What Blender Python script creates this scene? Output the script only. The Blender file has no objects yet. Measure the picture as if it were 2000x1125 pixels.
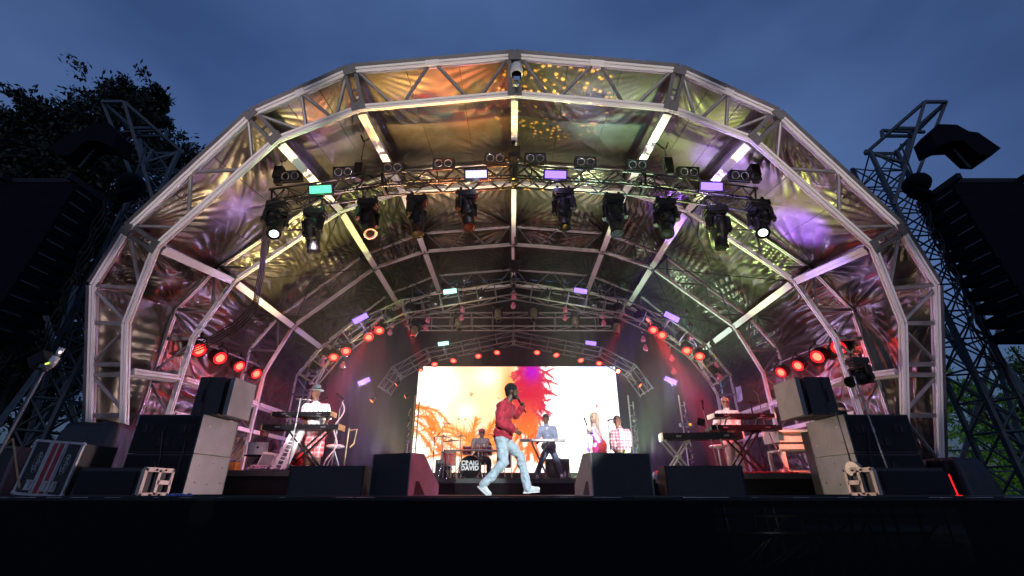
import bpy, math, random
import numpy as np
from mathutils import Vector, Matrix, Euler, Quaternion
from mathutils import noise as mnoise
random.seed(7); np.random.seed(7)
SC = bpy.context.scene
COL = SC.collection
R = math.radians

# ------------------------------------------------------------------ camera
PITCH = R(24.1)
F = 889.0                      # focal length in pixels of the 2000 px wide photo
DECK = 1.5
EYE = DECK + 0.07
CAMX = -0.05
cam_d = bpy.data.cameras.new('camera'); cam = bpy.data.objects.new('camera', cam_d); COL.objects.link(cam)
cam.location = (CAMX, 0, EYE); cam.rotation_euler = (R(90) + PITCH, 0, 0)
cam_d.sensor_width = 36.0; cam_d.lens = 36.0 * F / 2000.0
cam_d.clip_start = 0.05; cam_d.clip_end = 2000
SC.camera = cam
SC.view_settings.view_transform = 'Standard'; SC.view_settings.look = 'None'
SC.view_settings.exposure = 0.3; SC.view_settings.gamma = 1.0
SC.view_settings.use_curve_mapping = False
SC.cycles.use_denoising = True
SC.cycles.max_bounces = 6; SC.cycles.diffuse_bounces = 3; SC.cycles.glossy_bounces = 3
SC.cycles.volume_bounces = 0; SC.cycles.transparent_max_bounces = 6
SC.cycles.sample_clamp_indirect = 4.0
SC.cycles.caustics_reflective = False; SC.cycles.caustics_refractive = False
SC.cycles.volume_step_rate = 4.0

# ------------------------------------------------------------------ world: dusk sky
W = bpy.data.worlds.new('World'); SC.world = W; W.use_nodes = True
nt = W.node_tree; nt.nodes.clear()
out = nt.nodes.new('ShaderNodeOutputWorld'); bg = nt.nodes.new('ShaderNodeBackground')
sky = nt.nodes.new('ShaderNodeTexSky'); sky.sky_type = 'NISHITA'; sky.sun_disc = False
sky.sun_elevation = R(12); sky.sun_rotation = R(180); sky.ozone_density = 4.0; sky.dust_density = 0.6
tc = nt.nodes.new('ShaderNodeTexCoord'); mp = nt.nodes.new('ShaderNodeMapping')
mp.inputs['Scale'].default_value = (1.2, 1.2, 2.6); mp.inputs['Rotation'].default_value = (0.2, 0.35, 0.5)
nz = nt.nodes.new('ShaderNodeTexNoise'); nz.inputs['Scale'].default_value = 1.3; nz.inputs['Detail'].default_value = 4; nz.inputs['Roughness'].default_value = 0.5
cr = nt.nodes.new('ShaderNodeValToRGB')
cr.color_ramp.elements[0].position = 0.36; cr.color_ramp.elements[0].color = (0.56, 0.58, 0.64, 1)
cr.color_ramp.elements[1].position = 0.66; cr.color_ramp.elements[1].color = (1.12, 1.08, 1.02, 1)
mx = nt.nodes.new('ShaderNodeMix'); mx.data_type = 'RGBA'; mx.blend_type = 'MULTIPLY'; mx.inputs[0].default_value = 1.0
nt.links.new(tc.outputs['Generated'], mp.inputs['Vector']); nt.links.new(mp.outputs[0], nz.inputs['Vector'])
nt.links.new(nz.outputs['Fac'], cr.inputs['Fac'])
nt.links.new(sky.outputs[0], mx.inputs[6]); nt.links.new(cr.outputs[0], mx.inputs[7])
sxy = nt.nodes.new('ShaderNodeSeparateXYZ'); nt.links.new(tc.outputs['Generated'], sxy.inputs[0])
gr = nt.nodes.new('ShaderNodeValToRGB'); nt.links.new(sxy.outputs['Z'], gr.inputs['Fac'])
gr.color_ramp.elements[0].position = 0.0; gr.color_ramp.elements[0].color = (0.10, 0.12, 0.20, 1)
gr.color_ramp.elements[1].position = 1.0; gr.color_ramp.elements[1].color = (2.05, 1.8, 1.95, 1)
ee = gr.color_ramp.elements.new(0.5); ee.color = (0.95, 0.82, 1.0, 1)
mx2 = nt.nodes.new('ShaderNodeMix'); mx2.data_type = 'RGBA'; mx2.blend_type = 'MULTIPLY'; mx2.inputs[0].default_value = 1.0
nt.links.new(mx.outputs[2], mx2.inputs[6]); nt.links.new(gr.outputs[0], mx2.inputs[7])
nt.links.new(mx2.outputs[2], bg.inputs['Color']); nt.links.new(bg.outputs[0], out.inputs['Surface'])
bg.inputs['Strength'].default_value = 0.10
sl = bpy.data.lights.new('dusk_sun', 'SUN'); sl.energy = 0.02; sl.angle = R(12); sl.color = (0.8, 0.85, 1.0)
so = bpy.data.objects.new('dusk_sun', sl); COL.objects.link(so); so.rotation_euler = (R(80), 0, R(-20))

# ------------------------------------------------------------------ helpers
sp_, cp_ = math.sin(PITCH), math.cos(PITCH)
def ray(px, py):
    u = (px - 1000.0) / F; v = (562.5 - py) / F
    return Vector((u, cp_ - v * sp_, sp_ + v * cp_))
def P(px, py, Y):
    """point of the place seen in that direction, at distance Y in front of the camera"""
    r = ray(px, py); t = Y / r.y
    return Vector((CAMX + r.x * t, Y, EYE + r.z * t))
def V(*a): return Vector(a)

def frame(d, up=Vector((0, 0, 1))):
    d = d.normalized()
    if abs(d.dot(up)) > 0.98: up = Vector((0, 1, 0))
    x = d.cross(up).normalized(); y = x.cross(d).normalized()
    return x, y, d      # x: side, y: up-ish, d: along

class MB:
    def __init__(s): s.v = []; s.f = []
    def add(s, vs, fs):
        o = len(s.v); s.v += [tuple(p) for p in vs]; s.f += [tuple(i + o for i in f) for f in fs]; return s
    def box(s, c, d, rot=None, taper=None):
        c = Vector(c); hx, hy, hz = d[0] / 2, d[1] / 2, d[2] / 2
        vs = [Vector((x * hx, y * hy, z * hz)) for x in (-1, 1) for y in (-1, 1) for z in (-1, 1)]
        if rot is not None:
            m = rot if isinstance(rot, Matrix) else Euler(rot).to_matrix()
            vs = [m @ p for p in vs]
        return s.add([p + c for p in vs], [(0, 1, 3, 2), (4, 6, 7, 5), (0, 4, 5, 1), (2, 3, 7, 6), (0, 2, 6, 4), (1, 5, 7, 3)])
    def bar(s, p, q, w, h, up=Vector((0, 0, 1))):
        p, q = Vector(p), Vector(q); x, y, d = frame(q - p, up)
        vs = [e + x * a * w / 2 + y * b * h / 2 for e in (p, q) for a, b in ((-1, -1), (1, -1), (1, 1), (-1, 1))]
        return s.add(vs, [(3, 2, 1, 0), (4, 5, 6, 7), (0, 1, 5, 4), (1, 2, 6, 5), (2, 3, 7, 6), (3, 0, 4, 7)])
    def beam(s, p, q, w, h, up=Vector((0, 0, 1)), n=2, g=0.16, dep=0.16):
        """grooved aluminium profile"""
        p, q = Vector(p), Vector(q); x, y, d = frame(q - p, up)
        def side(nn):
            pts = [(-0.5, 0.0)]
            for k in range(nn):
                c = -0.5 + (k + 1) / (nn + 1); gw = g / (nn) / 2 + 0.02
                pts += [(c - gw, 0.0), (c - gw, dep), (c + gw, dep), (c + gw, 0.0)]
            return pts
        prof = []
        for (t, i) in side(n): prof.append((t * w, (-0.5 + i) * h))
        for (t, i) in side(n): prof.append(((0.5 - i) * w, t * h))
        for (t, i) in side(n): prof.append((-t * w, (0.5 - i) * h))
        for (t, i) in side(n): prof.append(((-0.5 + i) * w, -t * h))
        m = len(prof)
        vs = [e + x * a + y * b for e in (p, q) for a, b in prof]
        fs = [(k, (k + 1) % m, (k + 1) % m + m, k + m) for k in range(m)] + [tuple(range(m - 1, -1, -1)), tuple(range(m, 2 * m))]
        return s.add(vs, fs)
    def tube(s, p, q, r, r2=None, n=8, cap=True):
        r2 = r if r2 is None else r2
        p, q = Vector(p), Vector(q)
        if (q - p).length < 1e-6: return s
        x, y, d = frame(q - p)
        vs = [e + (x * math.cos(a) + y * math.sin(a)) * rr for e, rr in ((p, r), (q, r2)) for a in [2 * math.pi * k / n for k in range(n)]]
        fs = [(k, (k + 1) % n, (k + 1) % n + n, k + n) for k in range(n)]
        if cap: fs += [tuple(range(n - 1, -1, -1)), tuple(range(n, 2 * n))]
        return s.add(vs, fs)
    def path(s, pts, r, n=6):
        pts = [Vector(p) for p in pts]
        vs = []; fs = []
        for i, p in enumerate(pts):
            d = (pts[min(i + 1, len(pts) - 1)] - pts[max(i - 1, 0)])
            x, y, _ = frame(d)
            rr = r[i] if isinstance(r, (list, tuple)) else r
            vs += [p + (x * math.cos(2 * math.pi * k / n) + y * math.sin(2 * math.pi * k / n)) * rr for k in range(n)]
        for i in range(len(pts) - 1):
            fs += [(i * n + k, i * n + (k + 1) % n, (i + 1) * n + (k + 1) % n, (i + 1) * n + k) for k in range(n)]
        fs += [tuple(range(n - 1, -1, -1)), tuple(range((len(pts) - 1) * n, len(pts) * n))]
        return s.add(vs, fs)
    def lathe(s, prof, c=(0, 0, 0), ax=Vector((0, 0, 1)), n=20):
        """prof: (radius, distance along axis)"""
        c = Vector(c); x, y, d = frame(Vector(ax))
        vs = []; fs = []
        for r, t in prof:
            r = max(r, 1e-4)
            vs += [c + d * t + (x * math.cos(2 * math.pi * k / n) + y * math.sin(2 * math.pi * k / n)) * r for k in range(n)]
        m = len(prof)
        for i in range(m - 1):
            fs += [(i * n + k, i * n + (k + 1) % n, (i + 1) * n + (k + 1) % n, (i + 1) * n + k) for k in range(n)]
        fs += [tuple(range(n - 1, -1, -1)), tuple(range((m - 1) * n, m * n))]
        return s.add(vs, fs)
    def capsule(s, p, q, r1, r2=None, n=12):
        r2 = r1 if r2 is None else r2
        p, q = Vector(p), Vector(q); L = (q - p).length
        if L < 1e-5: q = p + Vector((0, 0, 1e-3)); L = 1e-3
        prof = [(r1 * math.sin(a), -r1 * math.cos(a)) for a in [math.pi / 2 * k / 4 for k in range(5)]]
        prof += [(r2 * math.cos(a), L + r2 * math.sin(a)) for a in [math.pi / 2 * k / 4 for k in range(5)]]
        return s.lathe(prof, p, q - p, n)
    def ball(s, c, r, m=None, n=14):
        """ellipsoid: r = (rx,ry,rz), m = 3x3 orientation"""
        c = Vector(c)
        if isinstance(r, (int, float)): r = (r, r, r)
        b = MB().lathe([(math.sin(a), -math.cos(a)) for a in [math.pi * k / 10 for k in range(11)]], (0, 0, 0), Vector((0, 0, 1)), n)
        vs = []
        for p in b.v:
            w = Vector((p[0] * r[0], p[1] * r[1], p[2] * r[2]))
            if m is not None: w = m @ w
            vs.append(w + c)
        return s.add(vs, b.f)
    def prism(s, poly, off):
        """closed prism: polygon of 3D points extruded by vector"""
        n = len(poly); off = Vector(off)
        vs = [Vector(p) for p in poly] + [Vector(p) + off for p in poly]
        return s.add(vs, [tuple(range(n)), tuple(range(2 * n - 1, n - 1, -1))] + [(k, k + n, (k + 1) % n + n, (k + 1) % n) for k in range(n)])
    def mesh(s, name, mat=None, smooth=False, origin=None):
        me = bpy.data.meshes.new(name)
        vs = s.v if origin is None else [(a[0] - origin[0], a[1] - origin[1], a[2] - origin[2]) for a in s.v]
        me.from_pydata(vs, [], s.f); me.update()
        if mat is not None: me.materials.append(mat)
        fix_normals(me)
        if smooth: me.polygons.foreach_set('use_smooth', [True] * len(me.polygons))
        return me
import bmesh
def fix_normals(me):
    bm = bmesh.new(); bm.from_mesh(me); bmesh.ops.recalc_face_normals(bm, faces=bm.faces); bm.to_mesh(me); bm.free()

def tag(o, label=None, cat=None, group=None, kind=None):
    if label: o['label'] = label
    if cat: o['category'] = cat
    if group: o['group'] = group
    if kind: o['kind'] = kind
    return o
def thing(name, label, cat, loc=(0, 0, 0), group=None, rot=None):
    o = bpy.data.objects.new(name, None); COL.objects.link(o); o.location = loc; o.empty_display_size = 0.1
    if rot is not None: o.rotation_euler = rot
    return tag(o, label, cat, group)
def put(name, me, parent=None, loc=(0, 0, 0), rot=None, label=None):
    o = bpy.data.objects.new(name, me); COL.objects.link(o); o.location = loc
    if rot is not None:
        if isinstance(rot, Quaternion): o.rotation_mode = 'QUATERNION'; o.rotation_quaternion = rot
        else: o.rotation_euler = rot
    if parent is not None: o.parent = parent
    if label: o['label'] = label
    return o
def pw(name, mb, mat, parent=None, smooth=False, label=None):
    """link world-space geometry as one part of its (unrotated) thing or part"""
    org = Vector((0, 0, 0)); p = parent
    while p is not None: org += p.location; p = p.parent
    return put(name, mb.mesh(name, mat, smooth, org), parent, label=label)
def single(name, mb, mat, label, cat, group=None, smooth=False, kind=None, org=None):
    if org is None:
        a = np.array(mb.v); org = Vector((a[:, 0].mean(), a[:, 1].mean(), a[:, 2].min()))
    o = put(name, mb.mesh(name, mat, smooth, org), None, org)
    return tag(o, label, cat, group, kind)
CACHE = {}
def cm(key, fn, mat, smooth=False):
    if key not in CACHE:
        mb = MB(); fn(mb); CACHE[key] = mb.mesh(key, mat, smooth)
    return CACHE[key]
def ordn(i): return ['leftmost', 'second', 'third', 'fourth', 'fifth', 'sixth', 'seventh', 'eighth', 'ninth', 'tenth', 'eleventh', 'twelfth', 'thirteenth', 'fourteenth', 'fifteenth'][i]

# ------------------------------------------------------------------ materials
def principled(name, base, rough=0.5, metal=0.0, nscale=0, nmix=0.25, bump=0.0, bscale=30, emit=None, estr=0, spec=0.5, sheen=0):
    m = bpy.data.materials.new(name); m.use_nodes = True; t = m.node_tree; b = t.nodes['Principled BSDF']
    b.inputs['Base Color'].default_value = (*base, 1); b.inputs['Roughness'].default_value = rough; b.inputs['Metallic'].default_value = metal
    b.inputs['Specular IOR Level'].default_value = spec
    tcn = t.nodes.new('ShaderNodeTexCoord')
    if nscale:
        n = t.nodes.new('ShaderNodeTexNoise'); n.inputs['Scale'].default_value = nscale; n.inputs['Detail'].default_value = 5
        t.links.new(tcn.outputs['Object'], n.inputs['Vector'])
        r = t.nodes.new('ShaderNodeValToRGB')
        r.color_ramp.elements[0].position = 0.3; r.color_ramp.elements[1].position = 0.7
        r.color_ramp.elements[0].color = (*[c * (1 - nmix) for c in base], 1)
        r.color_ramp.elements[1].color = (*[min(1, c * (1 + nmix * 0.6)) for c in base], 1)
        t.links.new(n.outputs['Fac'], r.inputs['Fac']); t.links.new(r.outputs[0], b.inputs['Base Color'])
        mr = t.nodes.new('ShaderNodeMapRange'); mr.inputs[3].default_value = max(0.05, rough - 0.12); mr.inputs[4].default_value = min(1, rough + 0.15)
        t.links.new(n.outputs['Fac'], mr.inputs[0]); t.links.new(mr.outputs[0], b.inputs['Roughness'])
    if bump:
        n2 = t.nodes.new('ShaderNodeTexNoise'); n2.inputs['Scale'].default_value = bscale; n2.inputs['Detail'].default_value = 6
        t.links.new(tcn.outputs['Object'], n2.inputs['Vector'])
        bp = t.nodes.new('ShaderNodeBump'); bp.inputs['Strength'].default_value = bump; bp.inputs['Distance'].default_value = 0.02
        t.links.new(n2.outputs['Fac'], bp.inputs['Height']); t.links.new(bp.outputs[0], b.inputs['Normal'])
    if emit is not None:
        b.inputs['Emission Color'].default_value = (*emit, 1); b.inputs['Emission Strength'].default_value = estr
    if sheen: b.inputs['Sheen Weight'].default_value = sheen
    return m
def emission(name, col, strength):
    m = bpy.data.materials.new(name); m.use_nodes = True; t = m.node_tree; t.nodes.clear()
    e = t.nodes.new('ShaderNodeEmission'); o = t.nodes.new('ShaderNodeOutputMaterial')
    e.inputs[0].default_value = (*col, 1); e.inputs[1].default_value = strength; t.links.new(e.outputs[0], o.inputs[0])
    return m
MT = {}
MT['alu'] = principled('aluminium_profile', (0.86, 0.84, 0.82), 0.5, 0.05, 1.5, 0.10)
MT['steel'] = principled('galvanised_steel', (0.11, 0.115, 0.125), 0.5, 0.5, 5, 0.3, 0.1, 50)
MT['brace'] = principled('brace_tube', (0.26, 0.26, 0.27), 0.45, 0.4, 5, 0.3)
MT['darksteel'] = principled('dark_tower_steel', (0.10, 0.115, 0.12), 0.55, 0.4, 5, 0.35)
MT['trussalu'] = principled('truss_tube', (0.24, 0.235, 0.225), 0.38, 0.5, 6, 0.25)
MT['blacktruss'] = principled('black_truss', (0.010, 0.010, 0.011), 0.45, 0.0, 6, 0.3, spec=.3)
MT['black'] = principled('black_housing', (0.007, 0.007, 0.008), 0.5, 0.0, 12, 0.4, 0.15, 80, spec=.25)
MT['blackmatt'] = principled('black_matt', (0.010, 0.010, 0.011), 0.8, 0.0, 8, 0.4, 0.2, 60)
MT['blackbox'] = principled('speaker_paint', (0.022, 0.022, 0.024), 0.6, 0.0, 10, 0.35, 0.35, 140)
MT['subside'] = principled('scuffed_lit_side_grey', (0.20, 0.195, 0.195), 0.42, 0.25, 4, 0.16, 0.25, 200)  # lighter grey puts the light on the stage-facing sides into the colour
MT['subdark'] = principled('scuffed_dark_cabinet', (0.03, 0.03, 0.032), 0.55, 0.0, 4, 0.35, 0.4, 120)
MT['grille'] = principled('speaker_grille', (0.012, 0.012, 0.013), 0.7, 0.2, 0, 0, 0.8, 300)
MT['lens'] = principled('lamp_glass', (0.30, 0.32, 0.36), 0.08, 0.7, 30, 0.3)
MT['lensdark'] = principled('dark_lens', (0.003, 0.003, 0.005), 0.5, 0.0, spec=.015)
MT['chrome'] = principled('chrome', (0.7, 0.7, 0.72), 0.18, 0.9, 10, 0.15)
MT['white'] = principled('white_plastic', (0.75, 0.75, 0.74), 0.4, 0, 8, 0.1)
MT['deck'] = principled('stage_deck', (0.035, 0.034, 0.034), 0.45, 0, 2.0, 0.45, 0.3, 40)
MT['cable'] = principled('black_cable', (0.012, 0.012, 0.012), 0.5)
MT['wood'] = principled('wood_cheek', (0.36, 0.21, 0.10), 0.45, 0, 12, 0.35)
MT['cream'] = principled('cream_paint', (0.62, 0.60, 0.50), 0.5, 0, 6, 0.2)
MT['e_strobe_v'] = emission('strobe_violet', (0.26, 0.15, 1.0), 2.1)
MT['e_strobe_w'] = emission('strobe_white', (0.50, 0.46, 1.0), 1.9)
MT['e_strobe_g'] = emission('strobe_green', (0.12, 1.0, 0.42), 1.5)
MT['e_strobe_c'] = emission('strobe_cyan', (0.42, 1.0, 0.86), 1.6)
MT['e_par'] = emission('par_red_core', (1.0, 0.13, 0.07), 3.2)
MT['e_parrim'] = emission('par_red_rim', (1.0, 0.012, 0.02), 1.6)
MT['e_amber'] = emission('amber_lamp', (1.0, 0.50, 0.10), 30)
MT['e_amberdim'] = emission('amber_dim', (1.0, 0.38, 0.08), 1.6)
MT['e_headlens'] = emission('moving_head_lens', (0.72, 0.95, 0.92), 2.6)
MT['e_pink'] = principled('dim_pink_globe', (0.16, 0.06, 0.08), 0.2, 0.2, emit=(0.9, 0.18, 0.28), estr=0.16)
MT['globe'] = principled('smoked_globe', (0.035, 0.03, 0.04), 0.15, 0.2)

def light(kind, name, loc, target=None, energy=1000, color=(1, 1, 1), size=0.1, angle=40, blend=0.6, sy=None):
    l = bpy.data.lights.new(name, kind); l.energy = energy; l.color = color
    if kind == 'SPOT': l.spot_size = R(angle); l.spot_blend = blend; l.shadow_soft_size = size
    elif kind == 'AREA':
        l.size = size
        if sy: l.shape = 'RECTANGLE'; l.size_y = sy
        l.spread = R(angle) if angle < 180 else math.pi
    else: l.shadow_soft_size = size
    o = bpy.data.objects.new(name, l); COL.objects.link(o); o.location = loc
    if target is not None: o.rotation_mode = 'QUATERNION'; o.rotation_quaternion = (Vector(target) - Vector(loc)).to_track_quat('-Z', 'Y')
    return o
# ------------------------------------------------------------------ stage light (show lamps, plus added unseen lamps for the roof frame)
WARM = (1.0, 0.80, 0.74)
for sx in (-1, 1):
    light('SPOT', 'added_shoulder_light', (sx * 7, -15, 6.5), (sx * 5.6, 7.1, 7.3), 7000, (1.0, 0.80, 0.78), 0.2, 12.5, 0.5)  # unseen lamps added behind the camera to brighten the arch beams
    light('SPOT', 'added_crown_light', (sx * 3, -15, 6.5), (sx * 1.8, 6.5, 9.0), 4500, (1.0, 0.86, 0.78), 0.2, 11, 0.5)
    light('SPOT', 'added_leg_light', (sx * 9, -15, 6.0), (sx * 7.6, 8.5, 4.3), 4800, (1.0, 0.74, 0.84), 0.2, 7.5, 0.4)
    light('SPOT', 'added_edge_light', (sx * .25, 6.15, 1.62), (sx * 1.6, 6.6, 8.5), 260, WARM, 0.12, 86, 0.4)  # added uplight without a fixture, brightens the front arch from below
    light('SPOT', 'added_side_light', (sx * 1.6, 8.7, 1.75), (sx * 7.6, 9.0, 4.0), 330 if sx < 0 else 220, (1.0, 0.74, 0.76) if sx < 0 else (1.0, .82, .6), 0.12, 110, 0.6)  # added lamp without a fixture for the arch legs and speaker sides
    light('SPOT', 'added_mid_light', (sx * 3.0, 10.6, 2.3), (sx * 4.2, 13.0, 7.0), 170, (1.0, 0.88, 0.85), 0.15, 140, 0.6)  # added lamp without a fixture for the inner arches
light('SPOT', 'follow_spot', (8.0, -16, 8.0), (-0.08, 7.9, 2.38), 26000, (0.86, 1.0, 0.97), 0.05, 5.0, 0.25)
light('SPOT', 'follow_spot', (1.5, -15, 7.5), (-4.15, 10.4, 2.95), 32000, (1.0, 0.95, 0.98), 0.05, 4.0, 0.3)
# keys from the front truss onto the band
for (x, px, py, Y, e, c, an) in ((-3.9, 617, 800, 10.35, 1500, (1, .85, .9), 13), (-1.0, 941, 862, 13.7, 2600, (1, .85, .85), 9), (.4, 1069, 850, 13.3, 2800, (1, .95, 1), 11), (1.2, 1163, 845, 11.4, 1300, (1, .9, .8), 9),
        (2.2, 1213, 848, 11.6, 1500, (1, .85, .88), 9), (3.6, 1420, 815, 11.1, 1300, (1, .72, .66), 11), (4.3, 1480, 850, 10.3, 3800, (1, .08, .08), 22), (4.5, 1560, 880, 10.4, 700, (1, .85, .5), 12), (-4.3, 560, 880, 9.9, 600, (1, .35, .45), 24)):
    light('SPOT', 'truss_key', (x, 7.45, 6.5), P(px, py, Y), e, c, 0.08, an, 0.5)
light('SPOT', 'red_side_light', (1.5, 7.6, 6.6), (-1.35, 6.8, 1.7), 1500, (1.0, .16, .28), .08, 22, .6)
light('SPOT', 'cool_side_light', (-1.5, 7.6, 6.6), (1.3, 6.7, 1.7), 600, (.75, .95, 1), .08, 20, .6)
for sx in (-1, 1):
    light('SPOT', 'wall_wash_magenta', (sx * 2.6, 12.0, 2.2), (sx * 7.4, 12.4, 3.2), 170, (1.0, .10, .42), .1, 70, .8)
    light('SPOT', 'wall_wash_violet', (sx * 2.2, 14.6, 2.2), (sx * 7.4, 15.0, 3.4), 240, (.45, .15, 1.0), .1, 80, .8)
# coloured washes on the roof fabric
def wash(x, y, px, py, Y, e, col, ang=50, bl=.9, z=1.75): return light('SPOT', 'roof_wash', (x, y, z), P(px, py, Y), e * (30.0 if col is VIO else 7.4), col, 0.12, ang, bl)
GOLD = (1.0, .62, .20); OLIVE = (.78, .98, .22); GREEN = (.35, 1.0, .45); VIO = (.30, .10, 1.0); RED = (1.0, .05, .04)
wash(-2.2, 9.3, 860, 260, 7.6, 1100, (1.0, .52, .12), 30)
wash(-2.6, 9.3, 770, 250, 7.6, 700, GOLD, 26)
wash(-2.6, 9.2, 610, 290, 8.0, 850, (1.0, .72, .34), 28)
wash(-3.2, 9.3, 490, 370, 8.5, 430, (1.0, .66, .30), 24)
wash(2.4, 9.3, 1060, 260, 7.6, 300, OLIVE, 30)
wash(2.6, 9.2, 1230, 240, 7.7, 700, (.85, 1.0, .45), 26)
wash(2.8, 9.2, 1380, 260, 7.9, 900, (.80, .98, .25), 25)
wash(3.2, 9.2, 1545, 360, 8.5, 420, (.88, .95, .28), 24)
wash(-1.2, 9.6, 900, 160, 7.0, 1100, RED, 19); wash(-1.6, 9.6, 650, 215, 7.2, 500, RED, 12)
wash(1.8, 9.2, 1150, 250, 7.7, 420, (.35, .35, 1.0), 17); wash(1.4, 9.4, 1190, 290, 8.0, 380, (.2, 1.0, .75), 18)
wash(-.6, 9.2, 930, 300, 7.9, 380, (1, .12, .05), 16)
for (x, px, py, Y, e) in ((-4.1, 465, 430, 8.7, 1100), (3.2, 1560, 445, 8.9, 900), (-2.6, 645, 235, 7.8, 500), (2.9, 1405, 320, 8.3, 700), (-3.0, 520, 400, 8.7, 400), (3.0, 1480, 300, 8.1, 300)): wash(x, 9.4, px, py, Y, e, VIO, 13)
wash(-2.2, 11.2, 560, 480, 11.2, 520, (1.0, .80, .25), 34); wash(-2.0, 11.4, 690, 440, 11.2, 260, OLIVE, 30); wash(-1.4, 11.4, 900, 400, 11.0, 520, (1, .7, .4), 32)
wash(1.4, 11.4, 1110, 400, 11.0, 480, (.8, 1, .5), 32); wash(2.0, 11.4, 1270, 440, 11.2, 420, (.40, 1, .55), 30); wash(2.4, 11.4, 1420, 520, 11.4, 520, (.6, 1, .3), 34)
wash(-2.2, 13.4, 650, 600, 14.5, 240, (.9, .9, .5), 50); wash(2.2, 13.4, 1350, 600, 14.5, 240, (.6, 1, .6), 50); wash(0, 13.4, 1003, 520, 14.0, 420, (.8, .9, .5), 60)
wash(-4.0, 11.6, 560, 590, 12.3, 420, VIO, 20); wash(4.2, 11.6, 1450, 600, 12.3, 520, VIO, 22); wash(1.5, 11.2, 1300, 470, 11.0, 380, VIO, 14)
wash(-3.5, 10.2, 320, 550, 9.6, 420, (1, .85, .3), 26); wash(-3.4, 10.3, 250, 640, 9.5, 260, (1, .3, .5), 24); wash(3.8, 10.2, 1690, 520, 9.5, 420, (.7, 1, .3), 26); wash(4.2, 9.9, 1800, 620, 9.3, 600, VIO, 22); wash(3.9, 9.9, 1740, 570, 9.5, 420, (1, .4, .05), 9)
wash(-3.6, 10.0, 220, 700, 9.4, 300, (1, .25, .2), 22); wash(-3.6, 9.8, 210, 780, 9.4, 200, (1, .7, .35), 16); wash(3.9, 9.9, 1830, 760, 9.4, 260, (.6, .8, 1), 18)
# beam with a dotted gobo projected up onto the ridge
g_ = wash(0.6, 9.4, 1075, 252, 7.5, 4600, (1.0, .46, .06), 23, .45)
l = g_.data; l.use_nodes = True; t = l.node_tree; em = t.nodes['Emission']; l.shadow_soft_size = 0.01
tcn = t.nodes.new('ShaderNodeTexCoord'); mpn = t.nodes.new('ShaderNodeMapping'); vo = t.nodes.new('ShaderNodeTexVoronoi'); vo.inputs['Scale'].default_value = 56; vo.inputs['Randomness'].default_value = .75
mt_ = t.nodes.new('ShaderNodeMath'); mt_.operation = 'MULTIPLY'; mt_.inputs[1].default_value = 1.0; mrg = t.nodes.new('ShaderNodeMapRange'); mrg.inputs[1].default_value = .36; mrg.inputs[2].default_value = .22
geo = t.nodes.new('ShaderNodeNewGeometry'); t.links.new(geo.outputs['Incoming'], vo.inputs['Vector']); t.links.new(vo.outputs['Distance'], mrg.inputs[0]); t.links.new(mrg.outputs[0], mt_.inputs[0]); t.links.new(mt_.outputs[0], em.inputs['Strength'])

light('SPOT', 'tree_floodlight', (13.0, 14.0, 1.0), (26, 27, 3.5), 2600, (.55, 1.0, .25), .2, 60, .8)

light('SPOT', 'stray_beam', (-2.8, -5, 4.0), P(398, 1000, 6.0), 500, (.55, 1.0, .9), .02, 1.7, .5)
wash(3.0, 9.2, 1700, 470, 8.8, 260, (.3, .2, 1.0), 18); wash(-3.0, 9.2, 760, 230, 7.6, 200, (.45, .25, 1), 12); wash(2.4, 9.2, 1250, 300, 7.9, 300, (.35, 1, .75), 22)

light('SPOT', 'back_glow_teal', (3.4, 15.6, 1.8), (4.6, 17.3, 4.6), 260, (.15, .75, .55), .1, 80, .9)
light('SPOT', 'back_glow_olive', (-3.4, 15.6, 1.8), (-4.4, 17.3, 4.8), 200, (.75, .6, .2), .1, 80, .9)
for sx in (-1, 1):
    light('SPOT', 'back_glow_blue', (sx * 3.0, 13.6, 1.75), (sx * 4.6, 17.2, 2.8), 800, (.15, .25, 1.0), .1, 60, .9)
    light('SPOT', 'red_beam', (sx * 3.6, 11.7, 6.0), (sx * 5.6, 11.9, 1.6), 26000 if sx > 0 else 12000, (1, .02, .03), .05, 15, .4)
    light('SPOT', 'red_beam', (sx * 3.2, 11.7, 6.2), (sx * 1.9, 15.0, 3.4), 9000, (1, .02, .03), .05, 11, .4)
# ------------------------------------------------------------------ roof structure
INN = [(7.42, 0.0), (7.37, 3.2), (6.80, 4.65), (4.52, 6.68), (2.95, 7.28), (0, 7.55)]
OUT = [(8.06, 0.0), (7.98, 3.92), (7.32, 4.98), (4.98, 7.15), (3.12, 7.98), (0, 8.25)]
INN = [(-x, z) for x, z in INN] + [(x, z) for x, z in INN[-2::-1]]
OUT = [(-x, z) for x, z in OUT] + [(x, z) for x, z in OUT[-2::-1]]
ARCHY = [9.47, 10.0, 13.3, 16.6]
def AP(i, xz):
    x, s = xz
    if i == 0: return Vector((x, ARCHY[0] - s * sp_, EYE + s * cp_))
    return Vector((x, ARCHY[i], EYE + s))
def lerp(a, b, t): return Vector(a).lerp(Vector(b), t)
roof = thing('stage_roof', 'arched silver fabric stage roof on pale aluminium frames over the whole stage', 'stage roof', (0, 0, DECK))
arch_names = ['front arch leaning forward over the stage edge', 'second arch behind the front lights', 'third arch', 'rear arch near the screen']
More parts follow.
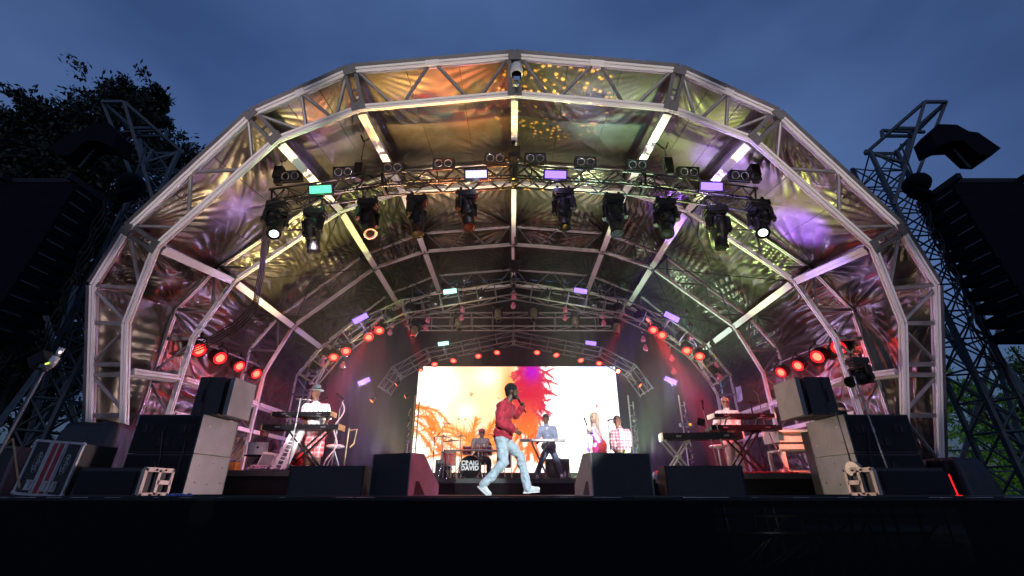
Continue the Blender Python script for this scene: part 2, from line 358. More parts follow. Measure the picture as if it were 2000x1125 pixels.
for i in range(4):
    root = bpy.data.objects.new('roof_arch', None); COL.objects.link(root); root.parent = roof; root['label'] = arch_names[i]
    up = Vector((0, -cp_, -sp_)) if i == 0 else Vector((0, -1, 0))
    w = (0.104, 0.094, 0.082, 0.075)[i]
    base = Vector((0, 0, -0.08))
    for k in range(10):
        a, b = AP(i, OUT[k]), AP(i, OUT[k + 1]); c, d = AP(i, INN[k]), AP(i, INN[k + 1])
        if k == 0: a = a + base; c = c + base
        if k == 9: b = b + base; d = d + base
        m = MB()
        m.beam(a, b, w, w, up, n=1, g=.16)
        if k in (3, 4, 5, 6):      # splice plate
            mid = lerp(a, b, 0.5); m.bar(lerp(a, b, 0.46), lerp(a, b, 0.54), w * 1.1, w * 1.25, up)
        pw('outer_chord', m, MT['alu'], root)
        if i == 0:
            mid = (a + b) / 2; o_ = (mid - (c + d) / 2); o_ = (o_ - (b - a).normalized() * o_.dot((b - a).normalized())).normalized(); kk = o_ * (w / 2 + .036)
            m = MB(); m.bar(a + kk, b + kk, .06, .10, o_); pw('fabric_track', m, MT['steel'], root)
        m = MB(); m.beam(c, d, w, w, up, n=1, g=.16); pw('inner_chord', m, MT['alu'], root)
        # web members
        m = MB(); r = (0.033, 0.03, 0.026, 0.024)[i]
        if k in (0, 9):
            hs = [0.55, 1.45, 2.27, 2.75] if k == 0 else [0.55, 1.45, 2.27, 2.75]
            s = -1 if k == 0 else 1
            def IP(z): return AP(i, (s * (7.42 - 0.05 * z / 3.2), z))
            def OP(z): return AP(i, (s * (8.06 - 0.08 * z / 3.92), z))
            for z in (1.45, 2.22, 2.42, 3.2): m.bar(IP(z), OP(z), 0.075, 0.075, up)
            m.bar(OP(3.92), IP(3.2) if False else AP(i, (s * 7.12, 3.86)), 0.06, 0.06, up)
            m.tube(OP(3.85), IP(3.22), r); m.tube(IP(3.1), OP(2.45), r); m.tube(OP(2.2), IP(1.5), r); m.tube(IP(1.4), OP(0.6), r)
            m.bar(IP(0.55), OP(0.55), 0.07, 0.07, up)
        elif k in (1, 8):
            n0, n1 = (a, b), (c, d)
            m.tube(b if k == 1 else a, lerp(c, d, 0.45 if k == 1 else 0.55), r)
        elif k in (2, 7):
            A, B_, C_, D_ = (a, b, c, d)
            m.tube(lerp(A, B_, 0.03), lerp(C_, D_, 0.18), r) if k == 2 else m.tube(lerp(A, B_, 0.97), lerp(C_, D_, 0.82), r)
            for (t0, t1) in (((0.5, 0.22), (0.5, 0.78)) if True else ()):
                pass
            m.tube(lerp(A, B_, 0.5), lerp(C_, D_, 0.27), r); m.tube(lerp(A, B_, 0.5), lerp(C_, D_, 0.72), r)
            m.tube(lerp(A, B_, 0.97 if k == 2 else 0.03), lerp(C_, D_, 0.80 if k == 2 else 0.20), r)
        elif k in (3, 6):
            m.tube(lerp(a, b, 0.03), lerp(c, d, 0.30), r); m.tube(lerp(a, b, 0.5), lerp(c, d, 0.36), r)
            m.tube(lerp(a, b, 0.5), lerp(c, d, 0.68), r); m.tube(lerp(a, b, 0.97), lerp(c, d, 0.72), r)
        else:
            m.tube(lerp(a, b, 0.04), lerp(c, d, 0.22), r); m.tube(lerp(a, b, 0.48), lerp(c, d, 0.28), r)
            m.tube(lerp(a, b, 0.52), lerp(c, d, 0.70), r); m.tube(lerp(a, b, 0.96), lerp(c, d, 0.78), r)
        pw('web_brace', m, MT['brace'], root)
    for k in range(1, 10):            # node posts and gussets
        if k in (1, 9): continue
        a, c = AP(i, OUT[k]), AP(i, INN[k]); m = MB()
        tdir = (AP(i, OUT[k + 1]) - AP(i, OUT[k - 1])).normalized() * 0.10
        m.bar(a + tdir, c + tdir * 0.8, 0.07, 0.09, up); m.bar(a - tdir, c - tdir * 0.8, 0.07, 0.09, up)
        m.bar(lerp(a, c, 0.85) , lerp(a, c, 1.06), 0.27, w * 1.35, up)
        m.bar(lerp(a, c, -0.07), lerp(a, c, 0.10), 0.24, w * 1.35, up)
        m.tube(lerp(a, c, 0.5) - tdir * 0.7, lerp(a, c, 0.5) + tdir * 0.7, 0.02)
        pw('node_bracket', m, MT['steel'], root)
# purlins between arches
pur = bpy.data.objects.new('purlin_set', None); COL.objects.link(pur); pur.parent = roof
for i in range(3):
    for k in range(1, 10):
        a, b = AP(i, INN[k]), AP(i + 1, INN[k]); o1, o2 = AP(i, OUT[k]), AP(i + 1, OUT[k])
        if k in (1, 9):
            s = -1 if k == 1 else 1
            a, b = AP(i, (s * 7.39, 2.27)), AP(i + 1, (s * 7.39, 2.27))
            o1, o2 = AP(i, OUT[k]), AP(i + 1, OUT[k])
        d = (b - a).normalized(); up = (o1 - a).normalized()
        m = MB(); w = 0.16 if k != 5 else 0.13
        m.beam(a + d * 0.12, b - d * 0.1, w, 0.12, up, n=1, g=0.12)
        side = d.cross(up).normalized()
        pw('purlin', m, MT['alu'], pur)
        if k not in (1, 9):
            m = MB(); q1, q2 = lerp(a, o1, 0.42), lerp(b, o2, 0.42)
            sgn = 1 if k > 5 else -1
            m.beam(q1 + d * 0.12, q2 - d * 0.1, 0.07, 0.06, up, n=1)
            n = 9
            for j in range(1, n): 
                e1, e2 = lerp(a, b, j / n), lerp(q1, q2, j / n)
                m.tube(e1, e2, 0.014, n=5)
            pw('purlin_rail', m, MT['alu'], pur)
# lower edge rails near side walls
for i in range(1, 3):
    for s in (-1, 1):
        a, b = AP(i, (s * 7.40, 1.55)), AP(i + 1, (s * 7.40, 1.55))
        m = MB(); m.beam(a + V(0, .1, 0), b - V(0, .1, 0), 0.10, 0.10, Vector((1, 0, 0)), n=1); pw('side_rail', m, MT['alu'], pur)
# tension straps in the bays
m = MB()
for i in (1, 2):
    for k in (2, 3, 6, 7):
        for (p, q) in ((AP(i, INN[k]), AP(i + 1, INN[k + 1])), (AP(i, INN[k + 1]), AP(i + 1, INN[k]))):
            c = V(0, 0, 0.28); m.path([p + c * 0, lerp(p, q, .5) - V(0, 0, .03), q], 0.014, 5)
for k in (4, 5):
    p, q = AP(1, OUT[k]), AP(2, OUT[k + 1]); m.tube(p, q, 0.014); p, q = AP(1, OUT[k + 1]), AP(2, OUT[k]); m.tube(p, q, 0.014)
pw('tension_strap', m, MT['blacktruss'], roof)

# ------------------------------------------------------------------ roof fabric
def fabric_mat():
    m = bpy.data.materials.new('silver_roof_fabric'); m.use_nodes = True; t = m.node_tree; b = t.nodes['Principled BSDF']
    b.inputs['Metallic'].default_value = 0.75; b.inputs['Roughness'].default_value = 0.34
    tcn = t.nodes.new('ShaderNodeTexCoord')
    n1 = t.nodes.new('ShaderNodeTexNoise'); n1.inputs['Scale'].default_value = 1.1; n1.inputs['Detail'].default_value = 8; n1.inputs['Roughness'].default_value = 0.62
    t.links.new(tcn.outputs['Object'], n1.inputs['Vector'])
    r = t.nodes.new('ShaderNodeValToRGB'); r.color_ramp.elements[0].position = 0.32; r.color_ramp.elements[1].position = 0.68
    r.color_ramp.elements[0].color = (0.075, 0.07, 0.058, 1); r.color_ramp.elements[1].color = (0.20, 0.19, 0.155, 1)
    t.links.new(n1.outputs['Fac'], r.inputs['Fac']); t.links.new(r.outputs[0], b.inputs['Base Color'])
    # creases: stretched noise ridges + fine crinkle
    mpn = t.nodes.new('ShaderNodeMapping'); mpn.inputs['Scale'].default_value = (0.9, 2.4, 0.9); t.links.new(tcn.outputs['Object'], mpn.inputs['Vector'])
    n2 = t.nodes.new('ShaderNodeTexNoise'); n2.noise_type = 'RIDGED_MULTIFRACTAL'; n2.inputs['Scale'].default_value = 1.7; n2.inputs['Detail'].default_value = 3; n2.inputs['Distortion'].default_value = 1.2
    t.links.new(mpn.outputs[0], n2.inputs['Vector'])
    cr2 = t.nodes.new('ShaderNodeMapRange'); cr2.inputs[1].default_value = 0.75; cr2.inputs[2].default_value = 1.5; t.links.new(n2.outputs['Fac'], cr2.inputs[0])
    n3 = t.nodes.new('ShaderNodeTexNoise'); n3.inputs['Scale'].default_value = 2.2; n3.inputs['Detail'].default_value = 7; n3.inputs['Roughness'].default_value = .65; n3.inputs['Distortion'].default_value = .5; mp3 = t.nodes.new('ShaderNodeMapping'); mp3.inputs['Scale'].default_value = (5, .9, 5); t.links.new(tcn.outputs['Object'], mp3.inputs['Vector']); t.links.new(mp3.outputs[0], n3.inputs['Vector'])
    b1 = t.nodes.new('ShaderNodeBump'); b1.inputs['Strength'].default_value = 0.35; b1.inputs['Distance'].default_value = 0.015
    b2 = t.nodes.new('ShaderNodeBump'); b2.inputs['Strength'].default_value = 0.30; b2.inputs['Distance'].default_value = 0.012
    t.links.new(cr2.outputs[0], b1.inputs['Height']); t.links.new(b1.outputs[0], b2.inputs['Normal']); t.links.new(n3.outputs['Fac'], b2.inputs['Height'])
    t.links.new(b2.outputs[0], b.inputs['Normal'])
    return m
MT['fabric'] = fabric_mat()
rng = random.Random(3)
MT['seam'] = principled('seam_tape', (.06, .058, .05), .6, .2, 9, .3)
def panel(a0, a1, b0, b1, fold, curtain, swag, nu=70, nv=70):
    """a0-a1 on the front arch, b0-b1 on the rear arch; grid with real folds"""
    a0, a1, b0, b1 = map(Vector, (a0, a1, b0, b1))
    nrm = ((a1 - a0).cross(b0 - a0)).normalized()
    ctr = (a0 + a1 + b0 + b1) / 4
    if nrm.dot(ctr - Vector((0, ctr.y, EYE + 2.5))) < 0: nrm = -nrm   # outward
    ph = [rng.uniform(0, 6.3) for _ in range(12)]; fr = [rng.choice((17, 20, 24, 28)) for _ in range(4)]
    mb = MB(); off = rng.uniform(0, 50)
    LU = (a1 - a0).length; LV = (b0 - a0).length
    for j in range(nv + 1):
        v = j / nv
        for i in range(nu + 1):
            u = i / nu
            p = a0.lerp(a1, u).lerp(b0.lerp(b1, u), v)
            eu = min(1, 6 * u * (1 - u)) ; ev = min(1, 6 * v * (1 - v)); em = (eu * ev) ** 0.5
            d = 0
            rs_ = [math.hypot((u - cu) * LU, (v - cv) * LV) for cu, cv in ((0, 0), (1, 0), (0, 1), (1, 1))]
            c = min(range(4), key=lambda q: rs_[q]); r0 = rs_[c]; r1 = sorted(rs_)[1]; cu, cv = ((0, 0), (1, 0), (0, 1), (1, 1))[c]
            th = math.atan2(abs((v - cv) * LV), abs((u - cu) * LU)); wv = mnoise.noise(Vector((u * 2 + off, v * 2, c)))
            d += fold * math.exp(-r0 / 1.5) * min(1, r0 / 0.25) * min(1, (r1 - r0) / .5) * (abs(math.sin(th * fr[c] * 0.8 + ph[c] + 0.8 * wv)) ** .7 - 0.6) * (.4 + .9 * abs(math.sin(th * 3.1 + ph[c + 5])))
            w = mnoise.noise(Vector((u * 2.2 + off, v * 1.5 + 7, 0)))
            w2 = mnoise.noise(Vector((u * 5 + off, v * 2 + 3, 4)))
            amp = 0.35 + 0.65 * max(0, mnoise.noise(Vector((u * 2 + off, v * 2, 9))) * 1.6 + 0.45)
            d += curtain * amp * math.sin(u * LU * 27 + ph[4] + 7 * w + 3 * (v - .5)) * (0.5 + 0.5 * w2 + 0.4 * abs(v - 0.5))
            d += swag * math.sin(v * 9 + 3.2 * u + 3 * w + ph[5]) * em
            d += 0.02 * mnoise.noise(Vector((u * LU * 0.9 + off, v * LV * 0.9, 2)))
            p = p + nrm * (0.045 * em + d * em - 0.10 * math.sin(math.pi * u) * math.sin(math.pi * v))
            mb.v.append(tuple(p))
    for j in range(nv):
        for i in range(nu):
            q = j * (nu + 1) + i; mb.f.append((q, q + 1, q + nu + 2, q + nu + 1))
    return mb
for i in range(3):
    for k in range(10):
        a0, a1, b0, b1 = AP(i, OUT[k]), AP(i, OUT[k + 1]), AP(i + 1, OUT[k]), AP(i + 1, OUT[k + 1])
        low = k in (0, 9); shoulder = k in (1, 8)
        if i == 0:
            fold, cur, sw = (0.10, 0.0, 0.05) if not (low or shoulder) else (0.22, 0.02, 0.16)
            if k in (2, 7): fold, cur, sw = 0.16, 0.006, 0.03
            if k in (3, 4, 5, 6): fold, cur, sw = 0.05, 0.0, 0.012
        elif i == 1:
            fold, cur, sw = (0.24, 0.036, 0.03) if k not in (4, 5) else (0.18, 0.014, 0.02)
        else: fold, cur, sw = (0.22, 0.042, 0.03) if k not in (4, 5) else (0.18, 0.016, 0.02)
        mb = panel(a0, a1, b0, b1, fold, cur, sw, 110 if i else 70, 80)
        pw('fabric_panel', mb, MT['fabric'], roof, smooth=True)
        if 1 < k < 8:
            nu_ = 110 if i else 70; cen = Vector((0, 11, EYE + 3)); m = MB()
            for cc in ((nu_ // 2,) if i else (nu_ // 3, 2 * nu_ // 3)):
                pts = [Vector(mb.v[j * (nu_ + 1) + cc]) for j in range(0, 81, 4)]; m.path([p + (cen - p).normalized() * .012 for p in pts], .009, 5)
            pw('seam', m, MT['seam'], roof)
# seams sewn in the front bay
m = MB()
for k in (3, 4, 5, 6):
    a0, a1, b0, b1 = AP(0, OUT[k]), AP(0, OUT[k + 1]), AP(1, OUT[k]), AP(1, OUT[k + 1])
# rear black wall closing the back of the stage
EXTRAY = 17.4
poly = [Vector((x * 1.0, EXTRAY, EYE + s)) for x, s in OUT]; poly[0].z = DECK; poly[-1].z = DECK
def drape(x0, x1, z0, ztop, y, name, mat, parent, amp=0.06, freq=9, nu=160, nz=24, z0f=None):
    mb = MB()
    for j in range(nz + 1):
        for i in range(nu + 1):
            x = x0 + (x1 - x0) * i / nu; zt = ztop(x); z = z0 + (zt - z0) * j / nz
            d = amp * math.sin(x * freq + 1.5 * mnoise.noise(Vector((x * .7, z * .3, y)))) + 0.05 * mnoise.noise(Vector((x, z, y)))
            mb.v.append((x, y + d, z))
    for j in range(nz):
        for i in range(nu):
            q = j * (nu + 1) + i; mb.f.append((q, q + 1, q + nu + 2, q + nu + 1))
    return mb
MT['drape'] = principled('black_drape', (0.007, 0.007, 0.008), 0.9, 0, 3, 0.3, 0.1, 20, spec=0.1)
def outz(x, tab=OUT):
    for (xa, za), (xb, zb) in zip(tab, tab[1:]):
        if xa <= x <= xb and xb > xa: return za + (zb - za) * (x - xa) / (xb - xa)
    return 0
dm = drape(-7.95, 7.95, DECK, lambda x: EYE + max(outz(x), 2.5) - 0.02, EXTRAY, 'd', None, None)
single('backdrop', dm, MT['drape'], 'tall black drape closing the back of the stage behind the screen', 'drape', smooth=True)
# fabric closing bay 3 to the wall
for k in range(10):
    a0, a1 = AP(3, OUT[k]), AP(3, OUT[k + 1]); b0, b1 = a0 + V(0, .85, 0), a1 + V(0, .85, 0)
    pw('rear_fabric_edge', panel(a0, a1, b0, b1, 0.02, 0.0, 0.0, 30, 8), MT['fabric'], roof, smooth=True)

# ------------------------------------------------------------------ ground, stage deck, skirt
MT['ground'] = principled('night_ground', (0.05, 0.055, 0.04), 0.9, 0, 0.6, 0.5, 0.3, 8)
m = MB().add([(-600, -200, 0), (600, -200, 0), (600, 900, 0), (-600, 900, 0)], [(0, 1, 2, 3)])
o = single('ground', m, MT['ground'], None, None, org=(0, 0, 0)); o['kind'] = 'structure'
MT['path'] = principled('pale_path', (0.25, 0.25, 0.24), 0.85, 0, 2, 0.3)
m = MB().add([(14, 21, 0.006), (60, 21, 0.006), (60, 26, 0.006), (14, 26, 0.006)], [(0, 1, 2, 3)])
o = single('path', m, MT['path'], None, None, org=(0, 0, 0)); o['kind'] = 'structure'
SF = 6.0
st = thing('stage_platform', 'long black stage platform with cloth skirt along its front edge', 'stage', (0, SF, 0))
m = MB()
for i in range(12):
    for j in range(6):
        m.box((-11 + 2 * i, SF + 1.0 + 2 * j, DECK - 0.05), (1.994, 1.994, 0.1))
pw('deck', m, MT['deck'], st)
m = MB(); m.box((0, SF - 0.012, DECK - 0.012), (24, 0.03, 0.03)); pw('edge_trim', m, MT['blackmatt'], st)
MT['skirt'] = principled('skirt_cloth', (0.004, 0.004, 0.005), 0.9, 0, 3, 0.3, 0.25, 6, spec=0.12)
MT['scrim'] = MT['skirt'].copy(); t = MT['scrim'].node_tree; tr_ = t.nodes.new('ShaderNodeBsdfTransparent'); mxs = t.nodes.new('ShaderNodeMixShader'); mxs.inputs[0].default_value = .035
oo_ = [n_ for n_ in t.nodes if n_.type == 'OUTPUT_MATERIAL'][0]; t.links.new(t.nodes['Principled BSDF'].outputs[0], mxs.inputs[1]); t.links.new(tr_.outputs[0], mxs.inputs[2]); t.links.new(mxs.outputs[0], oo_.inputs['Surface'])
rr = random.Random(9)
for k in range(14):
    x = 2.4 + .22 * k; m = MB(); m.tube((x, 6.7, 0.02), (x + rr.uniform(-.1, .1), 6.7, DECK - .12), .022); m.tube((x - .2, 6.6, .5 + .05 * k % .4), (x + .5, 6.75, DECK - .2 - rr.random() * .5), .016); pw('understage_strut', m, MT['trussalu'], st)
m = MB(); m.tube((2.3, 6.62, DECK - .42), (5.3, 6.62, DECK - .42), .024); m.tube((2.3, 6.62, DECK - .22), (5.3, 6.62, DECK - .22), .018); pw('understage_ledger', m, MT['trussalu'], st)
light('POINT', 'understage_added_light', (3.4, 6.35, DECK - .25), None, 1.6, (.75, 1, .85), .05)  # unseen lamp added so the struts show through the scrim
for (x0, x1) in ((-12, -6.5), (-6.55, -0.98), (-1.0, 2.32), (2.3, 5.24), (5.2, 12)):
    mb = MB(); nu, nz = 60, 10
    for j in range(nz + 1):
        for i in range(nu + 1):
            x = x0 + (x1 - x0) * i / nu; z = 0.02 + (DECK - 0.05) * j / nz
            d = -0.05 + (0.035 * mnoise.noise(Vector((x * 1.3, z * 1.1, 5))) + 0.02 * math.sin(x * 11 + 3 * mnoise.noise(Vector((x, z, 1)))) * abs(mnoise.noise(Vector((x * .6, 2, 1))))) * (1 - .6 * j / nz)
            mb.v.append((x, SF + d, z))
    for j in range(nz):
        for i in range(nu):
            q = j * (nu + 1) + i; mb.f.append((q, q + 1, q + nu + 2, q + nu + 1))
    pw('skirt', mb, MT['scrim'] if x0 == 2.3 else MT['skirt'], st, smooth=True)
# loose gaffer tape and scraps along the edge
MT['tape'] = principled('tape', (0.4, 0.4, 0.38), 0.6, 0, 20, 0.3)
rr = random.Random(5); m = MB()
for i in range(46):
    x = rr.uniform(-6.5, 6.5); m.box((x, SF + rr.uniform(0.02, 0.4), DECK + 0.004), (rr.uniform(0.02, 0.25), rr.uniform(0.02, 0.05), 0.006), (0, 0, rr.uniform(-.5, .5)))
pw('tape_marks', m, MT['tape'], st)
m = MB()
for k in range(5):
    pts = [V(-6 + 12 * t + 0.2 * math.sin(9 * t + k), SF + 0.25 + 0.12 * k + 0.1 * mnoise.noise(Vector((t * 9, k, 0))), DECK + 0.012) for t in [j / 50 for j in range(51)]]
    m.path(pts, 0.010, 5)
pw('edge_cables', m, MT['cable'], st)

def riser(name, x0, x1, y0, y1, h, label):
    r = thing(name, label, 'riser', ((x0 + x1) / 2, y0, DECK))
    m = MB(); nx = max(1, round((x1 - x0) / 2.0))
    for i in range(nx):
        w = (x1 - x0) / nx; m.box((x0 + w * (i + .5), (y0 + y1) / 2, DECK + h - 0.05), (w - 0.004, y1 - y0, 0.1))
    pw('platform', m, MT['deck'], r)
    m = MB(); m.box(((x0 + x1) / 2, (y0 + y1) / 2, DECK + (h - 0.1) / 2), (x1 - x0 - 0.06, y1 - y0 - 0.06, h - 0.102)); pw('valance', m, MT['skirt'], r)
    return r
riser('keyboard_riser', -6.6, -2.55, 9.3, 11.9, 0.44, 'low black riser under the white keyboard player in a hat')
riser('keyboard_riser', 2.85, 8.0, 9.6, 12.2, 0.40, 'low black riser under the red-lit keyboards on the right')
riser('drum_riser', -2.35, 2.0, 12.0, 14.8, 0.36, 'low black centre riser carrying the drum kit in front of the screen')

# ------------------------------------------------------------------ LED screen
SY = 16.0
sc0 = P(820, 716, SY); sc1 = P(1200, 716, SY); zb = P(1000, 925, SY).z; zb = P(1000, 923, SY).z
sx0, sx1, sz1 = sc0.x - 0.02, sc1.x + 0.02, sc0.z
def paint(Wd=440, Hd=200):
    yy, xx = np.mgrid[0:Hd, 0:Wd]; x = xx / (Wd - 1) * 2.0; y = yy / (Hd - 1)          # x 0..2, y 0 bottom..1 top
    img = np.zeros((Hd, Wd, 3)); 
    def blob(cx, cy, sx, sy): return np.exp(-(((x - cx) / sx) ** 2 + ((y - cy) / sy) ** 2))
    img[:] = (1.7, 1.62, 1.5)
    rs = np.random.RandomState(2)
    g = np.clip(blob(0.62, 0.75, 0.42, 0.75) * 1.5, 0, 1)[..., None]
    img = img * (1 - g) + np.array((1.3, 0.88, 0.46)) * g
    for cx, cy, s, a in ((0.18, 0.80, 0.22, 1.0), (0.5, 0.55, 0.1, 0.5), (0.70, 0.9, 0.13, 0.5), (0.62, 0.35, 0.1, .5), (0.85, 0.62, 0.08, 0.3)):
        q = (blob(cx, cy, s, s * 0.8) * a)[..., None]; img = img * (1 - q) + np.array((1.7, 1.6, 1.4)) * q
    g = np.clip(blob(0.93, 0.6, 0.09, 0.5) * 1.2, 0, 1)[..., None]; img = img * (1 - g) + np.array((1.3, 0.42, 0.08)) * g
    g = np.clip(blob(1.85, 0.95, 0.30, 0.35), 0, 1)[..., None]; img = img * (1 - g) + np.array((0.95, 1.15, 1.6)) * g
    g = np.clip(blob(1.5, 0.25, 0.3, 0.2) * .3, 0, 1)[..., None]; img = img * (1 - g) + np.array((1.2, 1.35, 1.3)) * g
    def stroke(x0, y0, x1, y1, r0, r1, col, a=1.0):
        n = max(2, int(math.hypot(x1 - x0, y1 - y0) * Hd / 1.2))
        for k in range(n + 1):
            t = k / n; cx = (x0 + (x1 - x0) * t) * (Wd - 1) / 2; cy = (y0 + (y1 - y0) * t) * (Hd - 1); r = (r0 + (r1 - r0) * t) * Hd
            xa, xb = int(max(0, cx - r - 1)), int(min(Wd, cx + r + 2)); ya, yb = int(max(0, cy - r - 1)), int(min(Hd, cy + r + 2))
            if xa >= xb or ya >= yb: continue
            q = np.clip(r + 0.5 - np.hypot(xx[ya:yb, xa:xb] - cx, yy[ya:yb, xa:xb] - cy), 0, 1)[..., None] * a
            img[ya:yb, xa:xb] = img[ya:yb, xa:xb] * (1 - q) + np.array(col) * q
    def frond(x0, y0, ang, L, droop, cols, leaf=0.10, dens=26):
        px, py = x0, y0; a = ang; n = dens
        for k in range(n):
            qx, qy = px + math.cos(a) * L / n, py + math.sin(a) * L / n
            stroke(px, py, qx, qy, 0.007, 0.006, cols[0])
            for sgn in (-1, 1):
                if rs.rand() < 0.12: continue
                la = a + sgn * rs.uniform(0.45, 0.9) - 0.25; ll = leaf * rs.uniform(0.6, 1.2) * (1 - 0.6 * k / n)
                stroke(qx, qy, qx + math.cos(la) * ll, qy + math.sin(la) * ll, 0.007, 0.002, cols[rs.randint(len(cols))], 0.75)
            px, py = qx, qy; a -= droop / n
    O = [(1.1, 0.22, 0.02), (1.2, 0.36, 0.04), (0.75, 0.12, 0.01), (1.3, 0.5, 0.08)]
    for (a, b, c, d, e) in ((-0.1, 0.55, 0.5, 0.5, 1.6), (-0.1, 0.6, 0.2, 0.42, 1.5), (-0.1, 0.48, 0.0, 0.35, 1.2), (-0.05, 0.42, -0.5, 0.35, .6), (0.0, 0.5, 0.3, 0.3, 1.9)):
        frond(a, b, c, d, e, O)
    for (a, b, c, d, e) in ((0.62, 0.15, 1.9, 0.45, -1.2), (0.62, 0.18, 2.3, 0.6, -1.0), (0.62, 0.12, 2.8, 0.6, -0.8), (0.64, 0.16, 1.4, 0.35, .6), (0.62, 0.15, 3.0, 0.62, 1.0), (0.70, 0.1, 1.9, 0.4, 1.2), (0.62, .2, 2.1, .3, 1.0), (0.66, .2, 1.1, .3, 1.0), (0.4, 0.1, 2.6, 0.5, .9)):
        frond(a, b, c, d, e, O + [(0.9, 0.12, 0.02)], 0.13, 34)
    Mg = [(0.62, 0.01, 0.05), (0.75, 0.03, 0.06), (0.95, 0.05, 0.05), (0.4, 0.0, 0.10)]
    # crown of the red tree hanging from the top
    for k in range(60):
        y0 = rs.uniform(0.5, 1.05); x0 = 1.03 + 0.10 * rs.rand() + 0.06 * (y0 - .5)
        cols = Mg if y0 > 0.55 else [(1.0, 0.12, 0.03), (1.1, 0.2, 0.03), (0.8, 0.06, 0.04)]
        frond(x0, y0, rs.uniform(-1.2, 0.9), rs.uniform(0.12, 0.30), rs.uniform(0.3, 1.4), cols, 0.06, 12)
        frond(x0, y0, rs.uniform(2.4, 4.0), rs.uniform(0.06, 0.14), -0.5, cols, 0.04, 8)
    for k in range(34):
        frond(1.02 + rs.rand() * .12, rs.uniform(0.2, 0.6), rs.uniform(-1.9, -0.6), rs.uniform(0.12, 0.28), 0.4, [(1.1, 0.18, 0.03), (1.2, 0.3, 0.04), (0.9, 0.08, 0.03)], 0.05, 12)
    def fbm(sc_, seed):
        q = np.zeros((Hd, Wd)); a = 1.0; rs2 = np.random.RandomState(seed)
        for o_ in range(5):
            nx, ny = int(2 * sc_ * 2 ** o_) + 2, int(sc_ * 2 ** o_) + 2; g_ = rs2.rand(ny, nx); fx = x / 2 * (nx - 1.001); fy = y * (ny - 1.001)
            ix, iy = fx.astype(int), fy.astype(int); tx, ty = fx - ix, fy - iy; tx = tx * tx * (3 - 2 * tx); ty = ty * ty * (3 - 2 * ty)
            q += a * ((g_[iy, ix] * (1 - tx) + g_[iy, ix + 1] * tx) * (1 - ty) + (g_[iy + 1, ix] * (1 - tx) + g_[iy + 1, ix + 1] * tx) * ty); a *= .62
        return (q - q.min()) / (q.max() - q.min())
    n1, n2_ = fbm(9, 5), fbm(14, 8)
    den = blob(1.13, 0.92, 0.17, 0.22) * 1.1 + blob(1.09, 0.66, 0.10, 0.22) * .9 + blob(1.04, 0.4, 0.12, 0.22) * .75 + blob(1.2, 0.72, 0.10, 0.08) * .35
    a_ = np.clip((den + (n1 - .5) * 1.3 + (n2_ - .5) * .9 - .5) * 6, 0, 1)[..., None] * .88
    a1_ = a_; tt = np.clip((y - .35) / .35, 0, 1)[..., None]; col = np.array((1.1, .20, .03)) * (1 - tt) + np.array((.66, .015, .05)) * tt
    img[:] = img * (1 - a_) + col * a_
    den = blob(0.62, 0.22, 0.32, 0.20) * .75 + blob(0.08, 0.48, 0.18, 0.1) * .35
    a_ = np.clip((den + (n2_ - .5) * 1.6 - .62) * 8, 0, 1)[..., None] * .9; img[:] = img * (1 - a_) + np.array((1.15, .26, .03)) * a_
    g = np.clip(blob(1.15, 0.95, 0.08, 0.09) * 1.1, 0, 1)[..., None] * (.35 + .65 * a1_); img[:] = img * (1 - g) + np.array((0.48, 0.0, 0.55)) * g
    return img
img = paint(); Hd, Wd = img.shape[:2]
mb = MB()
for j in range(Hd):
    for i in range(Wd): mb.v.append((sx0 + (sx1 - sx0) * i / (Wd - 1), SY, zb + (sz1 - zb) * j / (Hd - 1)))
for j in range(Hd - 1):
    for i in range(Wd - 1): q = j * Wd + i; mb.f.append((q, q + 1, q + Wd + 1, q + Wd))
ms = bpy.data.materials.new('led_picture'); ms.use_nodes = True; t = ms.node_tree; t.nodes.clear()
e = t.nodes.new('ShaderNodeEmission'); oo = t.nodes.new('ShaderNodeOutputMaterial'); at = t.nodes.new('ShaderNodeVertexColor'); at.layer_name = 'picture'
t.links.new(at.outputs[0], e.inputs[0]); t.links.new(e.outputs[0], oo.inputs[0]); e.inputs[1].default_value = 1.0
scr = thing('video_screen', 'large bright video screen showing orange and red palm trees', 'screen', ((sx0 + sx1) / 2, SY, DECK))
me = mb.mesh('display', ms, False, scr.location)
ca = me.color_attributes.new('picture', 'FLOAT_COLOR', 'POINT')
buf = np.ones((Hd * Wd, 4), dtype=np.float32); buf[:, :3] = img.reshape(-1, 3); ca.data.foreach_set('color', buf.ravel())
put('display', me, scr)
m = MB(); m.box(((sx0 + sx1) / 2, SY + 0.08, (zb + sz1) / 2), (sx1 - sx0 + 0.06, 0.12, sz1 - zb + 0.06)); pw('cabinet', m, MT['blackmatt'], scr)
m = MB(); m.box(((sx0 + sx1) / 2, SY + 0.1, (zb - .03 + DECK) / 2), (sx1 - sx0 + 0.1, 0.2, zb - .035 - DECK)); pw('plinth', m, MT['drape'], scr)
